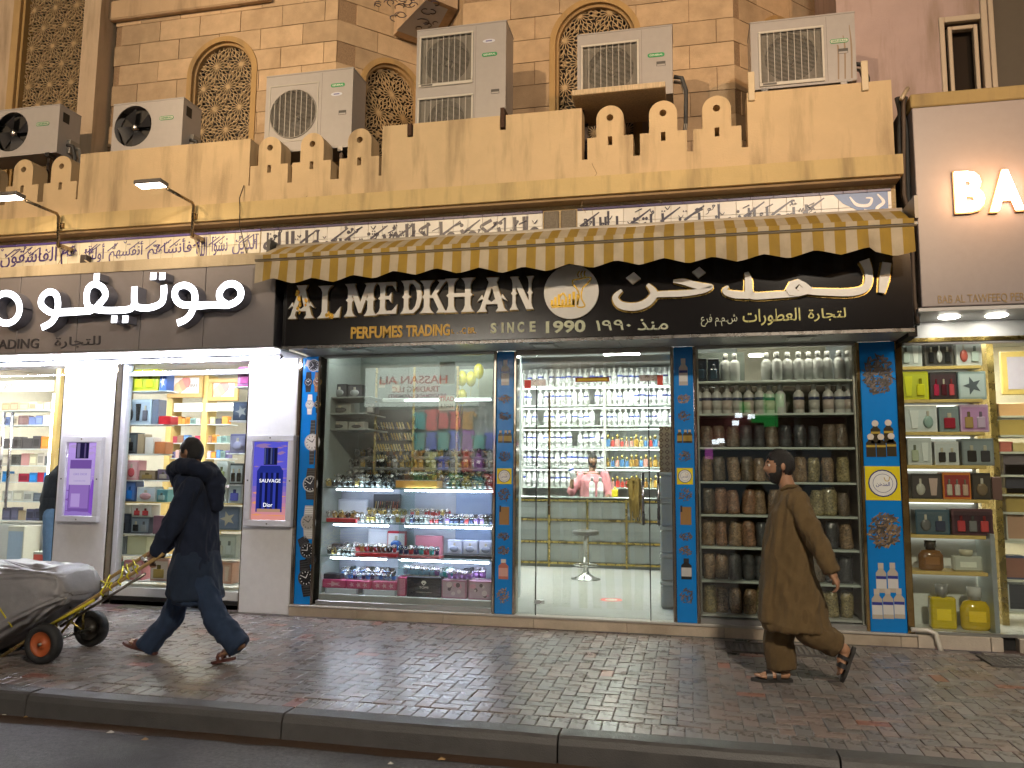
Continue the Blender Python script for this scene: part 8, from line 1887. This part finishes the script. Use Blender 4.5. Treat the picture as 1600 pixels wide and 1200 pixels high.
# ------------------------------------------------------------------ hand truck and its load
wn = PZ(66, 1037, 0); wf = PZ(141, 1010, 0); wR = .155
HT = thing('hand_truck', 'two-wheeled hand truck with wooden handles and orange wheel hubs pushed by the man', 'hand truck', ((wn.x + wf.x) / 2, (wn.y + wf.y) / 2, 0))
def wheel(c, hubc):
    M_ = Matrix.Translation(Vector((c.x, c.y, wR))) @ Matrix.Rotation(math.pi / 2, 4, 'X'); prof = []
    o = HT.location; Ml = Matrix.Translation(-o) @ M_
    t = MB().lathe([(wR * .62, -.035), (wR * .8, -.045), (wR * .95, -.04), (wR, -.02), (wR, .02), (wR * .95, .04), (wR * .8, .045), (wR * .62, .035), (wR * .62, -.035)], 32, c=(.015, .015, .016), m='rubber', M=Ml, caps=False)
    w_ = t.build('wheel', HT, local=True)
    MB().lathe([(0, .03), (wR * .16, .035), (wR * .2, .02), (wR * .3, .012), (wR * .56, .02), (wR * .62, .036), (wR * .62, -.036), (wR * .56, -.02), (wR * .2, -.03), (0, -.03)], 24, c=hubc, m='satin', M=Ml).build('rim', w_, local=True)
wheel(wn, (.36, .085, .025)); wheel(wf, (.05, .045, .04))
def TP(v): return Vector(v) - HT.location
YN, YF = wn.y + .12, wf.y - .1
hN = PY(246, 871, YN); hF = PY(236, 862, YF); aN = PY(62, 988, YN); aF = PY(100, 972, YF)
dN = (aN - hN).normalized(); aF = hF + dN * (aN - hN).length
WD = (.3, .2, .07)
MB().tube([TP((wn.x, wn.y - .05, wR)), TP((wf.x, wf.y + .05, wR))], .014, 8, (.35, .33, .28), 'metal').build('axle', HT, local=True)
for h_, a_, nm in ((hN, aN, 'near'), (hF, aF, 'far')):
    e = h_ + dN * 1.75
    MB().tube([TP(h_ - dN * .06), TP(h_ + dN * .9), TP(e)], [.015, .017, .015], 8, WD, 'wood').build('rail', HT, local=True)
    for t_ in (.75, 1.05): MB().tube([TP(h_ + dN * t_), TP((lerp(wn.x, wf.x, .5 if nm == 'x' else (0 if nm == 'near' else 1)), h_.y, wR))], .012, 6, (.4, .32, .1), 'metal').build('strut', HT, local=True)
for t_ in (.1, .3, .55, .9, 1.3, 1.7): MB().tube([TP(hN + dN * t_), TP(hF + dN * t_)], .014, 6, (.25, .24, .2), 'metal').build('crossbar', HT, local=True)
# second pair of thin side bars and a yellow rope lashed round the handles
for h_ in (hN, hF): MB().tube([TP(h_ + dN * .12 + Vector((0, 0, -.07))), TP(h_ + dN * 1.0 + Vector((0, 0, -.06)))], .012, 6, (.22, .2, .17), 'metal').build('side_bar', HT, local=True)
YR = thing('rope', 'bright yellow rope lashed around the hand truck handles', 'rope', tuple(hN)); m = MB(); q = random.Random(9)
for k in range(5):
    t_ = .2 + k * .09; p0 = hN + dN * t_ - hN; p1 = hF + dN * (t_ + q.uniform(-.1, .12)) - hN; m.tube([p0 + Vector((0, -.03, 0)), p0 + Vector((0, 0, .03)), lerp(p0, p1, .5) + Vector((0, 0, .015)), p1 + Vector((0, 0, .028)), p1 + Vector((0, .03, 0)), p1 + Vector((0, 0, -.03)), p0 + Vector((0, 0, -.03)), p0 + Vector((0, -.03, 0))], .006, 6, (.7, .62, .02), 'cloth')
m.tube([hN + dN * .62 - hN + Vector((0, -.03, -.03)), hN + dN * .9 - hN + Vector((0, -.05, -.02)), hN + dN * 1.05 - hN + Vector((0, -.05, -.01))], .012, 6, (.55, .45, .03), 'cloth'); m.build('lashing', YR, local=True)
# tarpaulin covered load: a bulging bundle lying on the rails
c0 = (hN + hF) / 2; av = -dN; bv = Vector((0, 1, 0)); cv = av.cross(bv); cv = cv if cv.z > 0 else -cv
org = c0 + dN * 1.32 + cv * .02
LD = thing('covered_load', 'bulky goods under a grey tarpaulin tied on the hand truck at left', 'covered load', tuple(org))
n, K = 104, 60; vs = []; fs = []
def sg(v, e): return math.copysign(abs(v) ** e, v)
for j in range(K + 1):
    t_ = math.pi * j / K
    for i in range(n):
        a_ = 2 * math.pi * i / n; x = sg(math.sin(t_), .3) * sg(math.cos(a_), .3); y = sg(math.sin(t_), .3) * sg(math.sin(a_), .3); z = -sg(math.cos(t_), .3)
        tap = 1 - .36 * max(0, x) ** 2                                   # narrower towards the handles
        H = .31 * (1 - .62 * max(0, x)) ; px_ = x * .62; py_ = y * .36 * tap; pz_ = (z + 1) * H
        if x < .35 and z > .2: pz_ += .07 * math.exp(-((x - .02) / .16) ** 2) * max(0, -y) + .05 * math.exp(-((x + .75) / .15) ** 2)
        if z < 0: py_ *= 1.04
        q_ = Vector((x * 2.2, y * 2.2, z * 2.2)); dd = .02 * mnoise.noise(q_ * 1.3) + .012 * (1 - 2 * abs(mnoise.noise(Vector((x * .9 + 7, y * 6 + z * 5, z * 4 - x))))) + .03 * (1 - 2 * abs(mnoise.noise(Vector((x * 1.2 + y * 2 + z * 2.5, y * 3.2 + z * 2, z * 1.5))))) + .012 * mnoise.noise(q_ * 4) + .014 * (1 - 2.4 * abs(mnoise.noise(Vector((x * 2.2 - z * 3, y * 7 + x * 3, z * 6 + 3)))))
        v = av * px_ + bv * py_ + cv * pz_; rad = (bv * py_ + cv * (pz_ - H)); rad = rad.normalized() if rad.length > 1e-5 else cv
        vs.append(v + rad * dd)
for j in range(K):
    for i in range(n): q = (i + 1) % n; fs.append((j * n + i, j * n + q, (j + 1) * n + q, (j + 1) * n + i))
MB().raw(vs, fs, (.22, .215, .23), 'tarp', True).build('tarpaulin', LD, local=True)
for y_ in (-1,): MB().tube([av * .62 * .3 + bv * (-.37) + cv * .0, av * .62 * .25 + bv * (-.385) + cv * .2, av * .62 * .2 + bv * (-.3) + cv * .42], .007, 6, (.5, .42, .04), 'cloth').build('tie_rope', LD, local=True)
